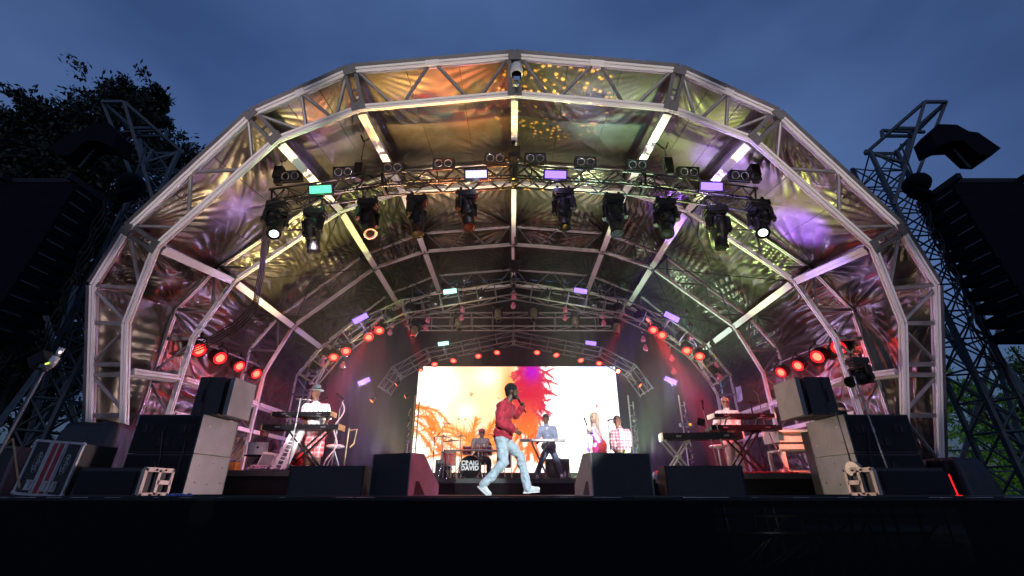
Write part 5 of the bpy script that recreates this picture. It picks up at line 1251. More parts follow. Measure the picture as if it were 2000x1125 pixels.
m.path([V(xl, DY + .1, zr)] + [V(xl + (xrr - xl) * t, DY - .08 + .2 * (2 * t - 1) ** 2, zr) for t in (.1, .3, .5, .7, .9)] + [V(xrr, DY + .1, zr)], .028, 8); pw('tube', m, MT['white'], r)
for t in (.02, .33, .98):
    m = MB(); x = xl + (xrr - xl) * t; m.tube((x, DY - .02, RC), (x, DY - .02, zr + .03), .018); m.tube((x - .12, DY - .02, RC + .012), (x + .12, DY - .02, RC + .012), .014); pw('leg', m, MT['chrome'], r)
def amp(px0, px1, pyt, Y, z0, label, mat='blackbox', d=.4):
    x0, x1 = xr(px0, px1, pyt, Y); zt = P((px0 + px1) / 2, pyt, Y).z; r = thing('amplifier', label, 'amplifier', ((x0 + x1) / 2, Y, z0))
    m = MB(); m.box(((x0 + x1) / 2, Y + d / 2, (z0 + zt) / 2 + .01), (x1 - x0, d, zt - z0 - .02)); pw('cabinet', m, MT[mat], r)
    m = MB(); m.box(((x0 + x1) / 2, Y - .006, (z0 + zt) / 2 - .03), (x1 - x0 - .07, .012, zt - z0 - .16)); pw('grille', m, MT['grille'], r)
    m = MB(); m.box(((x0 + x1) / 2, Y - .006, zt - .05), (x1 - x0 - .08, .012, .05)); pw('control_panel', m, MT['steel'], r)
    m = MB(); m.tube(((x0 + x1) / 2 - .1, Y + d / 2, zt + .02), ((x0 + x1) / 2 + .1, Y + d / 2, zt + .02), .014); pw('handle', m, MT['blackmatt'], r)
    for sx in (-1, 1): 
        for sz in (0, 1): pass
amp(851, 880, 898, DY, RC, 'square black amplifier at the left end of the drum riser'); 
amp(1066, 1112, 896, 13.6, RC, 'dark amplifier behind the player in the denim jacket')
# --- centre keyboard player
xa, xb = xr(1016, 1104, 861, 12.9); zk = P(1060, 862, 12.9).z
keyboard('keyboard', 'slim white keyboard in front of the player in the denim jacket', (xa + xb) / 2, 12.85, zk, xb - xa, .28, .06, 'white')
x_stand('crossed thin stand under the slim white keyboard', (xa + xb) / 2 - .08, 12.88, RC, zk, .42, .22, mat='steel')
m = MB(); b = P(1130, 932, 13.0)
for k in range(2):
    r = thing('water_bottle', ('left one of two clear water bottles beside the dark amplifier', 'right one of two clear water bottles beside the dark amplifier')[k], 'bottle', (b.x - .35 + k * .11, 13.0 + .05 * k, RC), 'water bottles on the drum riser')
    m = MB(); m.lathe([(.03, 0), (.033, .02), (.033, .14), (.014, .18), (.014, .2)], (b.x - .35 + k * .11, 13.0 + .05 * k, RC), Vector((0, 0, 1)), 12); pw('body', m, MT['lens'], r, True); m = MB(); m.lathe([(.016, .2), (.016, .22)], (b.x - .35 + k * .11, 13.0 + .05 * k, RC), Vector((0, 0, 1)), 10); pw('cap', m, MT['clothblue'], r)
# vocal stands
mic_stand('straight microphone stand in front of the singing woman', 1148, 830, 11.2, DECK, mic=(-.3, -.5, .55), mat='steel', tilt=-.02)
mic_stand('straight microphone stand in front of the man in the plaid shirt', 1189, 822, 11.2, DECK, boom=(.0, .0, .02), mic=(.9, -.2, .1), mat='steel', tilt=-.02)
# --- right keyboards
RR = DECK + .40
xa, xb = xr(1293, 1440, 850, 10.1); z = P(1360, 856, 10.0).z; keyboard('keyboard', 'lowest right keyboard with a cream painted end panel', (xa + xb) / 2, 9.95, z - .02, xb - xa, .40, .13, cheek='cream', yaw=R(-8))
x_stand('crossed silver stand under the cream ended keyboard', P(1325, 900, 10.1).x, 10.0, RR, z - .03, .5, .25, mat='trussalu')
xa, xb = xr(1395, 1512, 806, 10.2); zt_ = P(1450, 815, 10.2).z; keyboard('keyboard', 'upper right keyboard with red-lit underside and cream end', (xa + xb) / 2, 10.2, zt_, xb - xa, .36, .08, cheek='cream')
xa2, xb2 = xr(1388, 1525, 835, 10.2); zm = P(1450, 840, 10.2).z; keyboard('keyboard', 'middle black keyboard of the right tiered stand', (xa2 + xb2) / 2, 10.15, zm, xb2 - xa2, .36, .10)
s = x_stand('crossed black stand carrying the right tiered keyboards', P(1458, 880, 10.2).x, 10.2, RR, zm, .72, .3); tier_arms((xa2 + xb2) / 2, 10.15, zm + .1, zt_, .95, .3, s)
b = P(1343, 828, 10.1); r = thing('synth_module', 'small sound module with an orange knob on the cream ended keyboard', 'sound module', (b.x, b.y, b.z - .06)); m = MB(); m.prism([V(b.x - .13, b.y, b.z - .05), V(b.x + .13, b.y, b.z - .05), V(b.x + .13, b.y + .05, b.z + .03), V(b.x - .13, b.y + .05, b.z + .03)], (0, .14, 0)); pw('body', m, MT['greyblue'], r)
m = MB(); m.lathe([(.028, 0), (.024, .02)], (b.x + .06, b.y + .02, b.z - .01), Vector((0, -1, .3)), 14); pw('knob', m, emission('orange_knob', (1, .35, .03), 1.3), r)
b = P(1368, 824, 10.1); r = thing('tablet', 'small dark tablet propped on the cream ended keyboard', 'tablet', b - V(0, 0, .1)); m = MB(); m.prism([b + V(-.10, -.02, -.06), b + V(.06, -.02, -.10), b + V(.12, .02, .05), b + V(-.03, .02, .10)], (0, .012, 0)); pw('case', m, MT['blackgloss'], r); m = MB(); m.tube(b + V(.02, 0, -.05), b + V(.06, 0, -.18), .012); pw('arm', m, MT['trussalu'], r)
mic_stand('mic stand with a red-lit microphone left of the bald player', 1384, 800, 10.0, RR, mic=(.1, 0, 1), mat='trussalu', tilt=-.12); mic_stand('second red-lit stand beside the bald player', 1408, 826, 9.95, RR, mic=None, mat='trussalu', tilt=-.1)
mic_stand('tripod stand between the right keyboards and the cream organ', 1520, 845, 10.3, RR, mic=None, mat='trussalu', tilt=-.2); mic_stand('tall boom stand over the cream organ', 1573, 778, 10.1, RR, boom=(-.05, 0, .2), mic=None, mat='trussalu', tilt=-.05)
mic_stand('thin stand behind the upper right keyboard', 1480, 770, 11.0, RR, boom=(-.1, 0, .1), mic=None, mat='trussalu')
# red stool
b = P(1402, 872, 10.7); r = thing('stool', 'round red-lit stool behind the right keyboards', 'stool', (b.x, b.y, RR)); m = MB(); m.ball((b.x, b.y, b.z), (.19, .18, .045)); pw('seat', m, MT['lid'], r, True); m = MB(); m.tube((b.x, b.y, RR + .05), (b.x, b.y, b.z), .02); 
for k in range(4): m.tube((b.x, b.y, RR + .12), (b.x + .22 * math.cos(1.57 * k), b.y + .22 * math.sin(1.57 * k), RR + .01), .013)
pw('leg_frame', m, MT['chrome'], r)
# cream electric organ
xo0, xo1 = xr(1512, 1598, 880, 10.6); r = thing('organ', 'cream electric organ standing side on behind the right keyboards', 'organ', ((xo0 + xo1) / 2, 10.4, RR))
zt1 = P(1550, 838, 10.4).z; zt2 = P(1550, 862, 10.4).z
m = MB(); m.prism([V(xo0, 10.3, zt2 - .02), V(xo0, 10.3, zt1 - .06), V(xo0, 10.75, zt1 + .05), V(xo0, 10.95, zt1 + .05), V(xo0, 10.95, zt2 - .02)], (xo1 - xo0, 0, 0)); pw('console', m, MT['cream'], r)
m = MB(); nk = 40
for k in range(nk): m.box((xo0 + .03 + (xo1 - xo0 - .06) * (k + .5) / nk, 10.285, zt1 - .10), ((xo1 - xo0) / nk * .7, .02, .05))
pw('drawbar', m, MT['yellowrim'], r)
m = MB(); m.box(((xo0 + xo1) / 2, 10.30, zt2 - .12), (xo1 - xo0 + .06, .06, .10)); m.box(((xo0 + xo1) / 2, 10.6, zt2 - .19), (xo1 - xo0, .6, .04)); pw('shelf', m, MT['cream'], r)
for x in (xo0 + .04, xo1 - .04):
    m = MB(); m.box((x, 10.34, (RR + zt2 - .2) / 2 + .0), (.06, .07, zt2 - .21 - RR)); m.box((x, 10.9, (RR + zt2 - .2) / 2), (.06, .07, zt2 - .21 - RR)); pw('leg', m, MT['cream'], r)
m = MB(); m.box(((xo0 + xo1) / 2, 10.6, RR + .08), (xo1 - xo0 - .1, .08, .08)); pw('footrail', m, MT['cream'], r)
# racks behind the right stack
x0, x1 = xr(1600, 1665, 840, 9.0)
r = thing('equipment_rack', 'dark equipment rack between the organ and the right subwoofers', 'rack', ((x0 + x1) / 2, 9.0, DECK)); zt = P(1630, 838, 9.0).z
m = MB(); m.box(((x0 + x1) / 2, 9.3, (DECK + zt) / 2 + .01), (x1 - x0, .6, zt - DECK - .02)); pw('case', m, MT['blackbox'], r)
m = MB()
for k in range(6): m.box(((x0 + x1) / 2, 8.99, DECK + .15 + k * (zt - DECK - .2) / 6), (x1 - x0 - .08, .02, (zt - DECK - .2) / 7))
pw('rack_unit', m, MT['greyblue'], r)
c = P(1625, 812, 8.9); m = MB(); w = .5
r = thing('monitor', 'dark flat monitor seen from behind above the right rack', 'monitor', (c.x, 8.9, zt)); m.prism([V(c.x - .33, 8.9, c.z - .12), V(c.x + .33, 8.9, c.z - .12), V(c.x + .33, 8.95, c.z + .11), V(c.x - .33, 8.95, c.z + .11)], (0, .03, 0)); pw('panel', m, MT['black'], r)
m = MB(); m.tube((c.x, 8.95, zt), (c.x, 8.95, c.z), .025); m.box((c.x, 8.95, zt + .01), (.25, .2, .02)); pw('foot', m, MT['black'], r); m = MB(); m.lathe([(.022, 0), (.022, .002)], (c.x, 8.915, c.z - .0), Vector((0, -1, .2)), 12); pw('badge', m, MT['steel'], r)
# black speaker on a pole behind the bald player
b = P(1466, 770, 11.6); r = thing('pole_speaker', 'black speaker on a pole behind the bald player', 'speaker', (b.x, b.y, RR)); m = MB(); m.prism([b + V(-.22, 0, -.15), b + V(.22, 0, -.20), b + V(.2, 0, .22), b + V(-.2, 0, .22)], (0, .3, 0)); pw('cabinet', m, MT['blackbox'], r); m = MB(); m.tube((b.x, b.y + .1, RR), b + V(0, .1, -.1), .02)
for k in range(3): m.tube((b.x, b.y + .1, RR + .5), (b.x + .35 * math.cos(2.1 * k), b.y + .1 + .35 * math.sin(2.1 * k), RR + .01), .012)
pw('stand', m, MT['black'], r)
# towel / flowers left of right wedge
b = P(1286, 940, 6.9); r = thing('cable_box', 'small black stage box with coiled white leads right of the large right monitor', 'stage box', (b.x, b.y, DECK)); m = MB(); m.box((b.x, b.y + .1, DECK + .09), (.18, .2, .17)); pw('body', m, MT['black'], r)
m = MB()
for k in range(14): a = k * .9; m.path([V(b.x + .02, b.y, DECK + .18), V(b.x + .06 * math.cos(a), b.y - .02 + .03 * math.sin(a), DECK + .26 + .02 * (k % 4)), V(b.x + .09 * math.cos(a + .6), b.y - .03, DECK + .2 + .02 * (k % 5))], .008, 5)
pw('lead', m, MT['white'], r)
# tangle of leads on the risers
rr = random.Random(11)
def tangle(x0, x1, y0, y1, z, n, name, mat, label, a=.12):
    m = MB()
    for k in range(n):
        x, y = rr.uniform(x0, x1), rr.uniform(y0, y1); th = rr.uniform(0, 6); pts = []
        for j in range(16):
            pts.append(V(min(max(x, x0 - .2), x1 + .2), min(max(y, y0), y1), z + .012 + .03 * abs(math.sin(j * .7 + k)) * rr.random())); th += rr.uniform(-.9, .9); x += a * math.cos(th); y += a * math.sin(th)
        m.path(pts, .009, 5)
    single(name, m, mat, label, 'cables', kind='stuff')
MT['cablered'] = principled('red_cable', (.5, .03, .04), .4)
tangle(-6.2, -2.7, 9.4, 11.5, RL, 10, 'cable_tangle', MT['cable'], 'tangle of black leads over the left riser'); tangle(3.0, 6.4, 9.7, 11.6, RR, 16, 'cable_tangle', MT['cablered'], 'tangle of red leads over the right riser'); tangle(-2.0, 1.7, 12.1, 14.0, RC, 12, 'cable_tangle', MT['cable'], 'tangle of black leads over the centre riser')

for s_, px in ((-1, 300), (1, 1705)):
    m = MB(); x = s_ * 4.98; z1 = DECK + 1.79
    m.path([V(x, 7.235, DECK + .03), V(x, 7.225, DECK + .6), V(x, 7.235, DECK + 1.19), V(x - s_ * .02, 7.38, DECK + 1.2), V(x, 7.37, z1)], .011, 5)
    m.path([V(s_ * 5.3, 7.20, DECK + .02), V(s_ * 5.28, 7.215, DECK + .5), V(s_ * 5.36, 7.21, DECK + .9), V(s_ * 5.3, 7.3, DECK + 1.2)], .012, 5)
    single('speaker_lead', m, MT['cable'], 'black leads running down the front of the %s speaker stack' % ('left' if s_ < 0 else 'right'), 'cables')
m = MB(); b = P(1722, 905, 7.1); t_ = P(1668, 735, 7.3); m.tube(V(b.x, 7.0, DECK + .02), t_, .012); m.lathe([(.02, 0), (.02, .08)], lerp(V(b.x, 7.0, DECK), t_, .5), t_ - b, 8)
single('leaning_pole', m, MT['trussalu'], 'thin metal pole leaning against the right speaker stack', 'pole')
# ------------------------------------------------------------------ people
TEX = bpy.data.textures.new('folds', 'CLOUDS'); TEX.noise_scale = 0.09; TEX.noise_depth = 1
TEX2 = bpy.data.textures.new('curls', 'CLOUDS'); TEX2.noise_scale = 0.02
def voxelize(mb, vox, name, mat, smooth=4, disp=0.0, tex=None, origin=(0, 0, 0)):
    me = mb.mesh(name, None, False, origin); o = bpy.data.objects.new('tmp', me); COL.objects.link(o)
    r = o.modifiers.new('r', 'REMESH'); r.mode = 'VOXEL'; r.voxel_size = vox
    if smooth: s = o.modifiers.new('s', 'SMOOTH'); s.iterations = smooth; s.factor = 0.5
    if disp: d = o.modifiers.new('d', 'DISPLACE'); d.texture = tex or TEX; d.strength = disp * 1.25; d.mid_level = 0.25; d.texture_coords = 'LOCAL'
    dg = bpy.context.evaluated_depsgraph_get(); dg.update()
    res = bpy.data.meshes.new_from_object(o.evaluated_get(dg)); bpy.data.objects.remove(o); bpy.data.meshes.remove(me)
    res.materials.clear(); res.materials.append(mat); res.polygons.foreach_set('use_smooth', [True] * len(res.polygons)); res.name = name
    return res
def skinmat(n, c): return principled(n, c, .45, 0, 14, .18, .15, 90)
SK_BROWN = skinmat('brown_skin', (.17, .085, .05)); SK_DARK = skinmat('dark_skin', (.085, .042, .028)); SK_LIGHT = skinmat('light_skin', (.55, .34, .26))
HAIRM = principled('black_hair', (.012, .010, .010), .6, 0, 60, .4, .8, 180); BLOND = principled('blond_hair', (.72, .60, .42), .5, 0, 60, .25, .8, 160); GREYH = principled('grey_hair', (.45, .44, .43), .7, 0, 60, .3, .8, 180)
def hand(mb, w, d, nrm, sc, curl=.5, thumbside=1, fr=.0095):
    """w wrist, d direction of the palm, nrm = palm side; five bent fingers"""
    d = d.normalized(); nrm = (nrm - d * nrm.dot(d)).normalized(); side = d.cross(nrm).normalized() * thumbside
    mrot = Matrix((side, d, nrm)).transposed()
    mb.ball(w + d * .055 * sc, (.040 * sc, .055 * sc, .017 * sc), mrot, 10)
    for k, L in enumerate((.070, .082, .076, .060)):
        o = w + d * .095 * sc + side * (.030 - .020 * k) * sc; dd = d.copy(); L *= sc
        for j, f in enumerate((.45, .32, .26)):
            q = Quaternion(side, 0)  # bend towards palm
            ang = curl * (0.5 + .9 * j + .12 * k); dd2 = (d * math.cos(ang) + nrm * math.sin(ang)).normalized()
            e = o + dd2 * L * f; mb.capsule(o, e, fr * sc * (1 - .1 * j), fr * sc * (.92 - .1 * j), 8); o = e
    o = w + d * .03 * sc + side * .035 * sc; td = (d * .6 + side * .65 + nrm * .45).normalized()
    e = o + td * .04 * sc; mb.capsule(o, e, .013 * sc, .011 * sc, 8); td = (d * .8 + side * .1 + nrm * .6).normalized(); mb.capsule(e, e + td * .035 * sc, .011 * sc, .009 * sc, 8)
def person(label, Y, floor, J, sc=1.0, face=(0, -1), skin=None, vox=.014, top=None, sleeve='long', bottom=None, leg='long', shoe=None, hair=None, beard=None,
           curl=(.5, .5), topdisp=.03, fitness=1.0, headtilt=0.0, hat=None, extra=None, thumb=(1, 1), palm=(None, None), group=None):
    G = {}
    for k, v in J.items(): G[k] = P(v[0], v[1], Y + (v[2] if len(v) > 2 else 0))
    for s in 'RL':
        if 'ankle' + s in G and floor is not None and not J.get('free'): pass
    fw = Vector((face[0], face[1], 0)).normalized(); upv = Vector((0, 0, 1)); hf = (fw * math.cos(headtilt) - upv * math.sin(headtilt)).normalized(); sd = fw.cross(upv).normalized()   # sd = the person's right
    hu = sd.cross(hf).normalized(); hu = hu if hu.z > 0 else -hu
    pel, che, nek, hd = G['pelvis'], G['chest'], G['neck'], G['head']
    org = Vector((pel.x, pel.y, floor)); o = thing('person', label, 'person', org, group)
    su = (nek - pel).normalized(); shd = (G['shR'] - G['shL']); shd = (shd - su * shd.dot(su)).normalized(); tf = su.cross(shd).normalized()
    tm = Matrix((shd, tf, su)).transposed(); hm = Matrix((sd, hf, hu)).transposed()
    f = fitness
    def torso(mb, g):
        mb.ball(pel, ((.155 * f + g) * sc, (.115 * f + g) * sc, (.13 + g) * sc), tm); mb.ball(pel.lerp(che, .5), ((.135 * f + g) * sc, (.105 * f + g) * sc, (.17 + g) * sc), tm)
        mb.ball(che, ((.165 * f + g) * sc, (.115 * f + g) * sc, (.17 + g) * sc), tm); mb.capsule(G['shR'].lerp(che, .1), G['shL'].lerp(che, .1), (.062 + g) * sc, n=12)
        mb.capsule(nek.lerp(che, .3), nek, (.07 + g) * sc, (.055 + g * .6) * sc)
    def arms(mb, g, upto=1.0, fl=0):
        for s in 'RL':
            mb.capsule(G['sh' + s], G['el' + s], (.056 + g) * sc, (.042 + g) * sc)
            if upto > .5: mb.capsule(G['el' + s], G['el' + s].lerp(G['wr' + s], min(1, upto)), (.042 + g) * sc, (.029 + g + fl) * sc)
    def legs(mb, g, knee_only=False, fl=0.0):
        for s in 'RL':
            hip = G['hip' + s]; mb.capsule(hip, G['knee' + s], (.088 + g) * sc, (.056 + g + (fl if knee_only else 0)) * sc)
            if not knee_only:
                mid = G['knee' + s].lerp(G['ankle' + s], .35); mb.capsule(G['knee' + s], mid, (.056 + g) * sc, (.054 + g) * sc); mb.capsule(mid, G['ankle' + s], (.054 + g) * sc, (.036 + g + fl) * sc)
    bsc = sc; mb = MB(); torso(mb, 0); arms(mb, 0); sc = bsc * 1.16
    mb.capsule(nek - su * .03, hd - hu * .04 * sc, .055 * sc, .056 * sc)
    mb.ball(hd + hu * .015 * sc - hf * .008 * sc, (.074 * sc, .094 * sc, .105 * sc), hm); mb.ball(hd - hu * .055 * sc + hf * .028 * sc, (.054 * sc, .060 * sc, .058 * sc), hm)
    mb.ball(hd - hu * .092 * sc + hf * .055 * sc, (.026 * sc, .022 * sc, .02 * sc), hm)
    mb.capsule(hd + hf * .085 * sc + hu * .012 * sc, hd + hf * .105 * sc - hu * .022 * sc, .010 * sc, .015 * sc, 8)
    mb.capsule(hd + hf * .080 * sc + hu * .030 * sc + sd * .035 * sc, hd + hf * .080 * sc + hu * .030 * sc - sd * .035 * sc, .013 * sc, .013 * sc, 8)
    mb.capsule(hd + hf * .085 * sc - hu * .052 * sc + sd * .016 * sc, hd + hf * .085 * sc - hu * .052 * sc - sd * .016 * sc, .010 * sc, .010 * sc, 8)
    for s in (-1, 1): mb.ball(hd + sd * s * .076 * sc - hu * .005 * sc - hf * .005 * sc, (.012 * sc, .020 * sc, .032 * sc), hm, 8)
    hsc = sc; sc = bsc
    for i, s in enumerate('RL'):
        d = G.get('hd' + s, G['wr' + s] + (G['wr' + s] - G['el' + s])) - G['wr' + s]; pn = palm[i] if palm[i] is not None else -shd * (1 if s == 'R' else -1)
        hand(mb, G['wr' + s], d, Vector(pn), sc, curl[i], thumb[i] * (1 if s == 'R' else -1), max(.0095, vox * .75))
    if G.get('kneeR') is not None: legs(mb, 0)
    for s in 'RL':
        if 'ankle' + s in G:
            toe = G.get('toe' + s, G['ankle' + s] + fw * .17 * sc - upv * .04); mb.capsule(G['ankle' + s] - upv * .02, toe, .036 * sc, .026 * sc)
    put('body', voxelize(mb, vox, 'body', skin, 3, 0, None, org), o)
    sc = hsc; mb = MB()
    for s in (-1, 1): mb.ball(hd + hf * .083 * sc + sd * s * .030 * sc + hu * .010 * sc, (.013 * sc, .008 * sc, .006 * sc), hm, 8)
    pw('eye', mb, MT['black'], o)
    mb = MB(); mb.ball(hd + hf * .093 * sc - hu * .052 * sc, (.020 * sc, .007 * sc, .006 * sc), hm, 8); pw('mouth', mb, principled('mouth', (.16, .03, .03), .4), o)
    sc = bsc
    if top is not None:
        mb = MB(); torso(mb, .020); arms(mb, .015, {'long': .93, 'short': .2, 'mid': .55}[sleeve], .006)
        c = pel + su * .02; mb.capsule(c + shd * .07 * sc, c - shd * .07 * sc, .135 * sc * f, n=14)
        mb.capsule(nek - su * .02 - tf * 0, nek + su * .02, .078 * sc, .068 * sc)
        put('top', voxelize(mb, vox, 'top', top, 2, topdisp, None, org), o)
    if bottom is not None and 'kneeR' in G:
        mb = MB(); mb.ball(pel - su * .02, ((.165 * f + .01) * sc, (.125 * f + .01) * sc, .13 * sc), tm); legs(mb, .012, leg == 'short', .030 if leg == 'short' else .008)
        for s in 'RL': mb.capsule(pel, G['hip' + s], .10 * sc * f, .10 * sc * f)
        put('trousers' if leg == 'long' else 'shorts', voxelize(mb, vox, 'trousers', bottom, 2, topdisp * .8, None, org), o)
    if shoe is not None:
        for s in 'RL':
            if 'ankle' + s not in G: continue
            an = G['ankle' + s]; toe = G.get('toe' + s, an + fw * .17 * sc - upv * .04); dr = (toe - an).normalized(); hl = an - dr * .035 * sc - upv * .045 * sc
            mb = MB(); tl = toe; mb.capsule(an - upv * .01, an - upv * .05, .045 * sc, .045 * sc); mb.capsule(hl, tl - upv * .0, .040 * sc, .038 * sc); mb.capsule(an.lerp(tl, .1), tl, .045 * sc, .030 * sc); mb.ball(tl + dr * .015, .036 * sc)
            put('shoe', voxelize(mb, min(vox, .010), 'shoe', shoe, 2, 0, None, org), o)
            mb = MB(); dn = Vector((dr.x, dr.y, dr.z)); upn = (upv - dn * dn.dot(upv)).normalized(); mb.bar(hl - dn * .04 * sc - upn * .038, tl + dn * .045 * sc - upn * .036, .075 * sc, .022, upn); pw('sole', mb, MT['white'] if shoe is not MT['black'] else MT['black'], o)
    sc = hsc
    if hair is not None:
        hm_, style = hair; mb = MB()
        if style == 'short':
            mb.ball(hd + hu * .038 * sc - hf * .016 * sc, (.081 * sc, .096 * sc, .092 * sc), hm); mb.ball(hd - hf * .045 * sc - hu * .015 * sc, (.070 * sc, .052 * sc, .07 * sc), hm)
        elif style == 'long':
            mb.ball(hd + hu * .03 * sc - hf * .02 * sc, (.092 * sc, .105 * sc, .105 * sc), hm); mb.capsule(hd - hf * .06 * sc, hd - hf * .08 * sc - upv * .36 * sc, .075 * sc, .06 * sc)
            for s in (-1, 1): mb.capsule(hd + sd * s * .07 * sc, hd + sd * s * .09 * sc - upv * .30 * sc - hf * .02, .04 * sc, .03 * sc)
        elif style == 'bald': mb.ball(hd + hu * .030 * sc - hf * .018 * sc, (.077 * sc, .092 * sc, .094 * sc), hm)
        put('hair', voxelize(mb, min(vox, .01), 'hair', hm_, 1, .012, TEX2, org), o)
    if beard is not None:
        mb = MB(); mb.ball(hd - hu * .078 * sc + hf * .036 * sc, (.056 * sc, .058 * sc, .038 * sc), hm)
        for s in (-1, 1): mb.capsule(hd + sd * s * .066 * sc - hu * .005 * sc + hf * .01 * sc, hd + sd * s * .045 * sc - hu * .075 * sc + hf * .03 * sc, .014 * sc, .018 * sc, 8)
        mb.capsule(hd + hf * .092 * sc - hu * .038 * sc + sd * .016 * sc, hd + hf * .092 * sc - hu * .038 * sc - sd * .016 * sc, .007 * sc, .007 * sc, 8)
        put('beard', voxelize(mb, min(vox, .008), 'beard', beard, 1, .006, TEX2, org), o)
    if hat: hat(o, hd, hm, hu, hf, sd, sc, org)
    if extra: extra(o, G, sc, org, tm, hf, hu, sd, su, tf, shd)
    return o
def fold_mat(name, base, rough=.7, nmix=.3, bump=.5): return principled(name, base, rough, 0, 9, nmix, bump, 26, sheen=.15)
DENIM_RED = fold_mat('red_denim', (.52, .022, .05)); JEANS = fold_mat('pale_blue_denim', (.50, .61, .69), .7, .16, .8)
SHOEW = principled('white_shoe', (.75, .77, .78), .5, 0, 9, .15, .3, 60)
# lead singer, walking right
def singer_extra(o, G, sc, org, tm, hf, hu, sd, su, tf, shd):
    a, b = P(1011, 778, 7.87 + .06), P(1027, 806, 7.87 + .14); d = (b - a).normalized()
    m = MB(); m.tube(a + d * .03, b, .017, .012, n=12); pw('microphone', m, MT['black'], None, True) if False else None
    # collar, hem band, button placket of the jacket
    m = MB(); n = 20; c = G['neck'] - su * .02
    m.path([c + (shd * math.cos(2 * math.pi * k / n) * .085 + tf * math.sin(2 * math.pi * k / n) * .08) + su * .012 * math.sin(2 * math.pi * k / n) for k in range(n + 1)], .022, 6); pw('collar', m, DENIM_RED, o, True)
    c = G['pelvis'] + su * -.035; m = MB()
    m.path([c + shd * math.cos(2 * math.pi * k / n) * .175 + tf * math.sin(2 * math.pi * k / n) * .145 for k in range(n + 1)], .018, 6); pw('hem_band', m, DENIM_RED, o, True)
    m = MB()
    for k in range(6): m.lathe([(.009, 0), (.009, .006)], G['pelvis'].lerp(G['neck'], .08 + .15 * k) + tf * .155, tf, 8)
    pw('button', m, MT['chrome'], o)
    m = MB(); p = G['chest'] + tf * .12 - shd * -.07; m.bar(p + su * .05, p - su * .05, .09, .012, tf); pw('pocket', m, DENIM_RED, o)
SJ = dict(head=(999.5, 765), neck=(990, 787), chest=(985, 806), pelvis=(982, 850), shR=(980, 791, -.17), shL=(993, 791, .17), elR=(977, 826, -.24), wrR=(1003, 839, -.20), hdR=(1013, 845, -.18),
          elL=(1007, 812, .22), wrL=(1019, 797, .15), hdL=(1021, 786, .10), hipR=(979, 858, -.09), hipL=(986, 858, .09), kneeR=(984, 904, -.11), kneeL=(1016, 892, .10),
          ankleR=(943, 948, -.12), ankleL=(1031, 953, .08), toeR=(955, 963, -.13), toeL=(1049, 955, .06))
sg = person('bearded singer in a red denim jacket and pale jeans striding right with a microphone', 7.87, DECK, SJ, 0.97, (1, 0.02), SK_BROWN, .0095, DENIM_RED, 'long', JEANS, 'long', SHOEW, (HAIRM, 'short'), HAIRM,
            curl=(.5, 1.25), topdisp=.045, extra=singer_extra, headtilt=.06, palm=((0, 1, 0), (-.2, -.9, 0)), thumb=(1, -1))
sg.location.z += 0
a, b = P(1012, 779, 7.97), P(1027, 806, 8.03); d = (b - a).normalized()
r = thing('microphone', 'dark handheld microphone held at the singer\'s mouth', 'microphone', b); m = MB(); m.tube(a, b, .018, .012, n=12); pw('handle', m, MT['black'], r, True); m = MB(); m.ball(a - d * .012, .027); pw('grille', m, MT['steel'], r, True)
# hatted keyboard player
TEEW = fold_mat('white_tee', (.80, .78, .78)); 
def plaid(name, base, l1, l2, sc=22):
    m = bpy.data.materials.new(name); m.use_nodes = True; t = m.node_tree; b = t.nodes['Principled BSDF']; b.inputs['Roughness'].default_value = .8
    tcn = t.nodes.new('ShaderNodeTexCoord'); sx = t.nodes.new('ShaderNodeSeparateXYZ'); t.links.new(tcn.outputs['Object'], sx.inputs[0])
    def band(out, freq, thr):
        mu = t.nodes.new('ShaderNodeMath'); mu.operation = 'MULTIPLY'; mu.inputs[1].default_value = freq; t.links.new(out, mu.inputs[0])
        fr = t.nodes.new('ShaderNodeMath'); fr.operation = 'FRACT'; t.links.new(mu.outputs[0], fr.inputs[0]); gt = t.nodes.new('ShaderNodeMath'); gt.operation = 'GREATER_THAN'; gt.inputs[1].default_value = thr; t.links.new(fr.outputs[0], gt.inputs[0]); return gt.outputs[0]
    cur = None
    def mix(prev, fac, col):
        mm = t.nodes.new('ShaderNodeMix'); mm.data_type = 'RGBA'; sc_ = t.nodes.new('ShaderNodeMath'); sc_.operation = 'MULTIPLY'; sc_.inputs[1].default_value = .6; t.links.new(fac, sc_.inputs[0]); t.links.new(sc_.outputs[0], mm.inputs[0])
        if isinstance(prev, tuple): mm.inputs[6].default_value = (*prev, 1)
        else: t.links.new(prev, mm.inputs[6])
        mm.inputs[7].default_value = (*col, 1); return mm.outputs[2]
    c = mix(base, band(sx.outputs['X'], sc * .55, .5), l1); c = mix(c, band(sx.outputs['Z'], sc * .55, .5), l1); c = mix(c, band(sx.outputs['X'], sc * .55, .85), l2); c = mix(c, band(sx.outputs['Z'], sc * .55, .85), l2)
    t.links.new(c, b.inputs['Base Color']); return m
SHORTS = plaid('red_plaid_shorts', (.62, .10, .12), (.75, .30, .30), (.8, .75, .75), 18)
HATM = principled('grey_felt', (.20, .27, .28), .8, 0, 20, .2, .3, 80)
def fedora(o, hd, hm, hu, hf, sd, sc, org):
    c = hd + hu * .055 * sc; m = MB(); m.lathe([(.165, -.002), (.165, .006), (.10, .016), (.098, .02), (.092, .07), (.082, .12), (.05, .128), (.001, .115)], c, hu, 26); pw('hat', m, HATM, o, True)
    m = MB(); m.lathe([(.102, .018), (.100, .045)], c, hu, 26); pw('hat_band', m, MT['black'], o, True)
def glasses(o, hd, hm, hu, hf, sd, sc, org): pass
RLz = RL
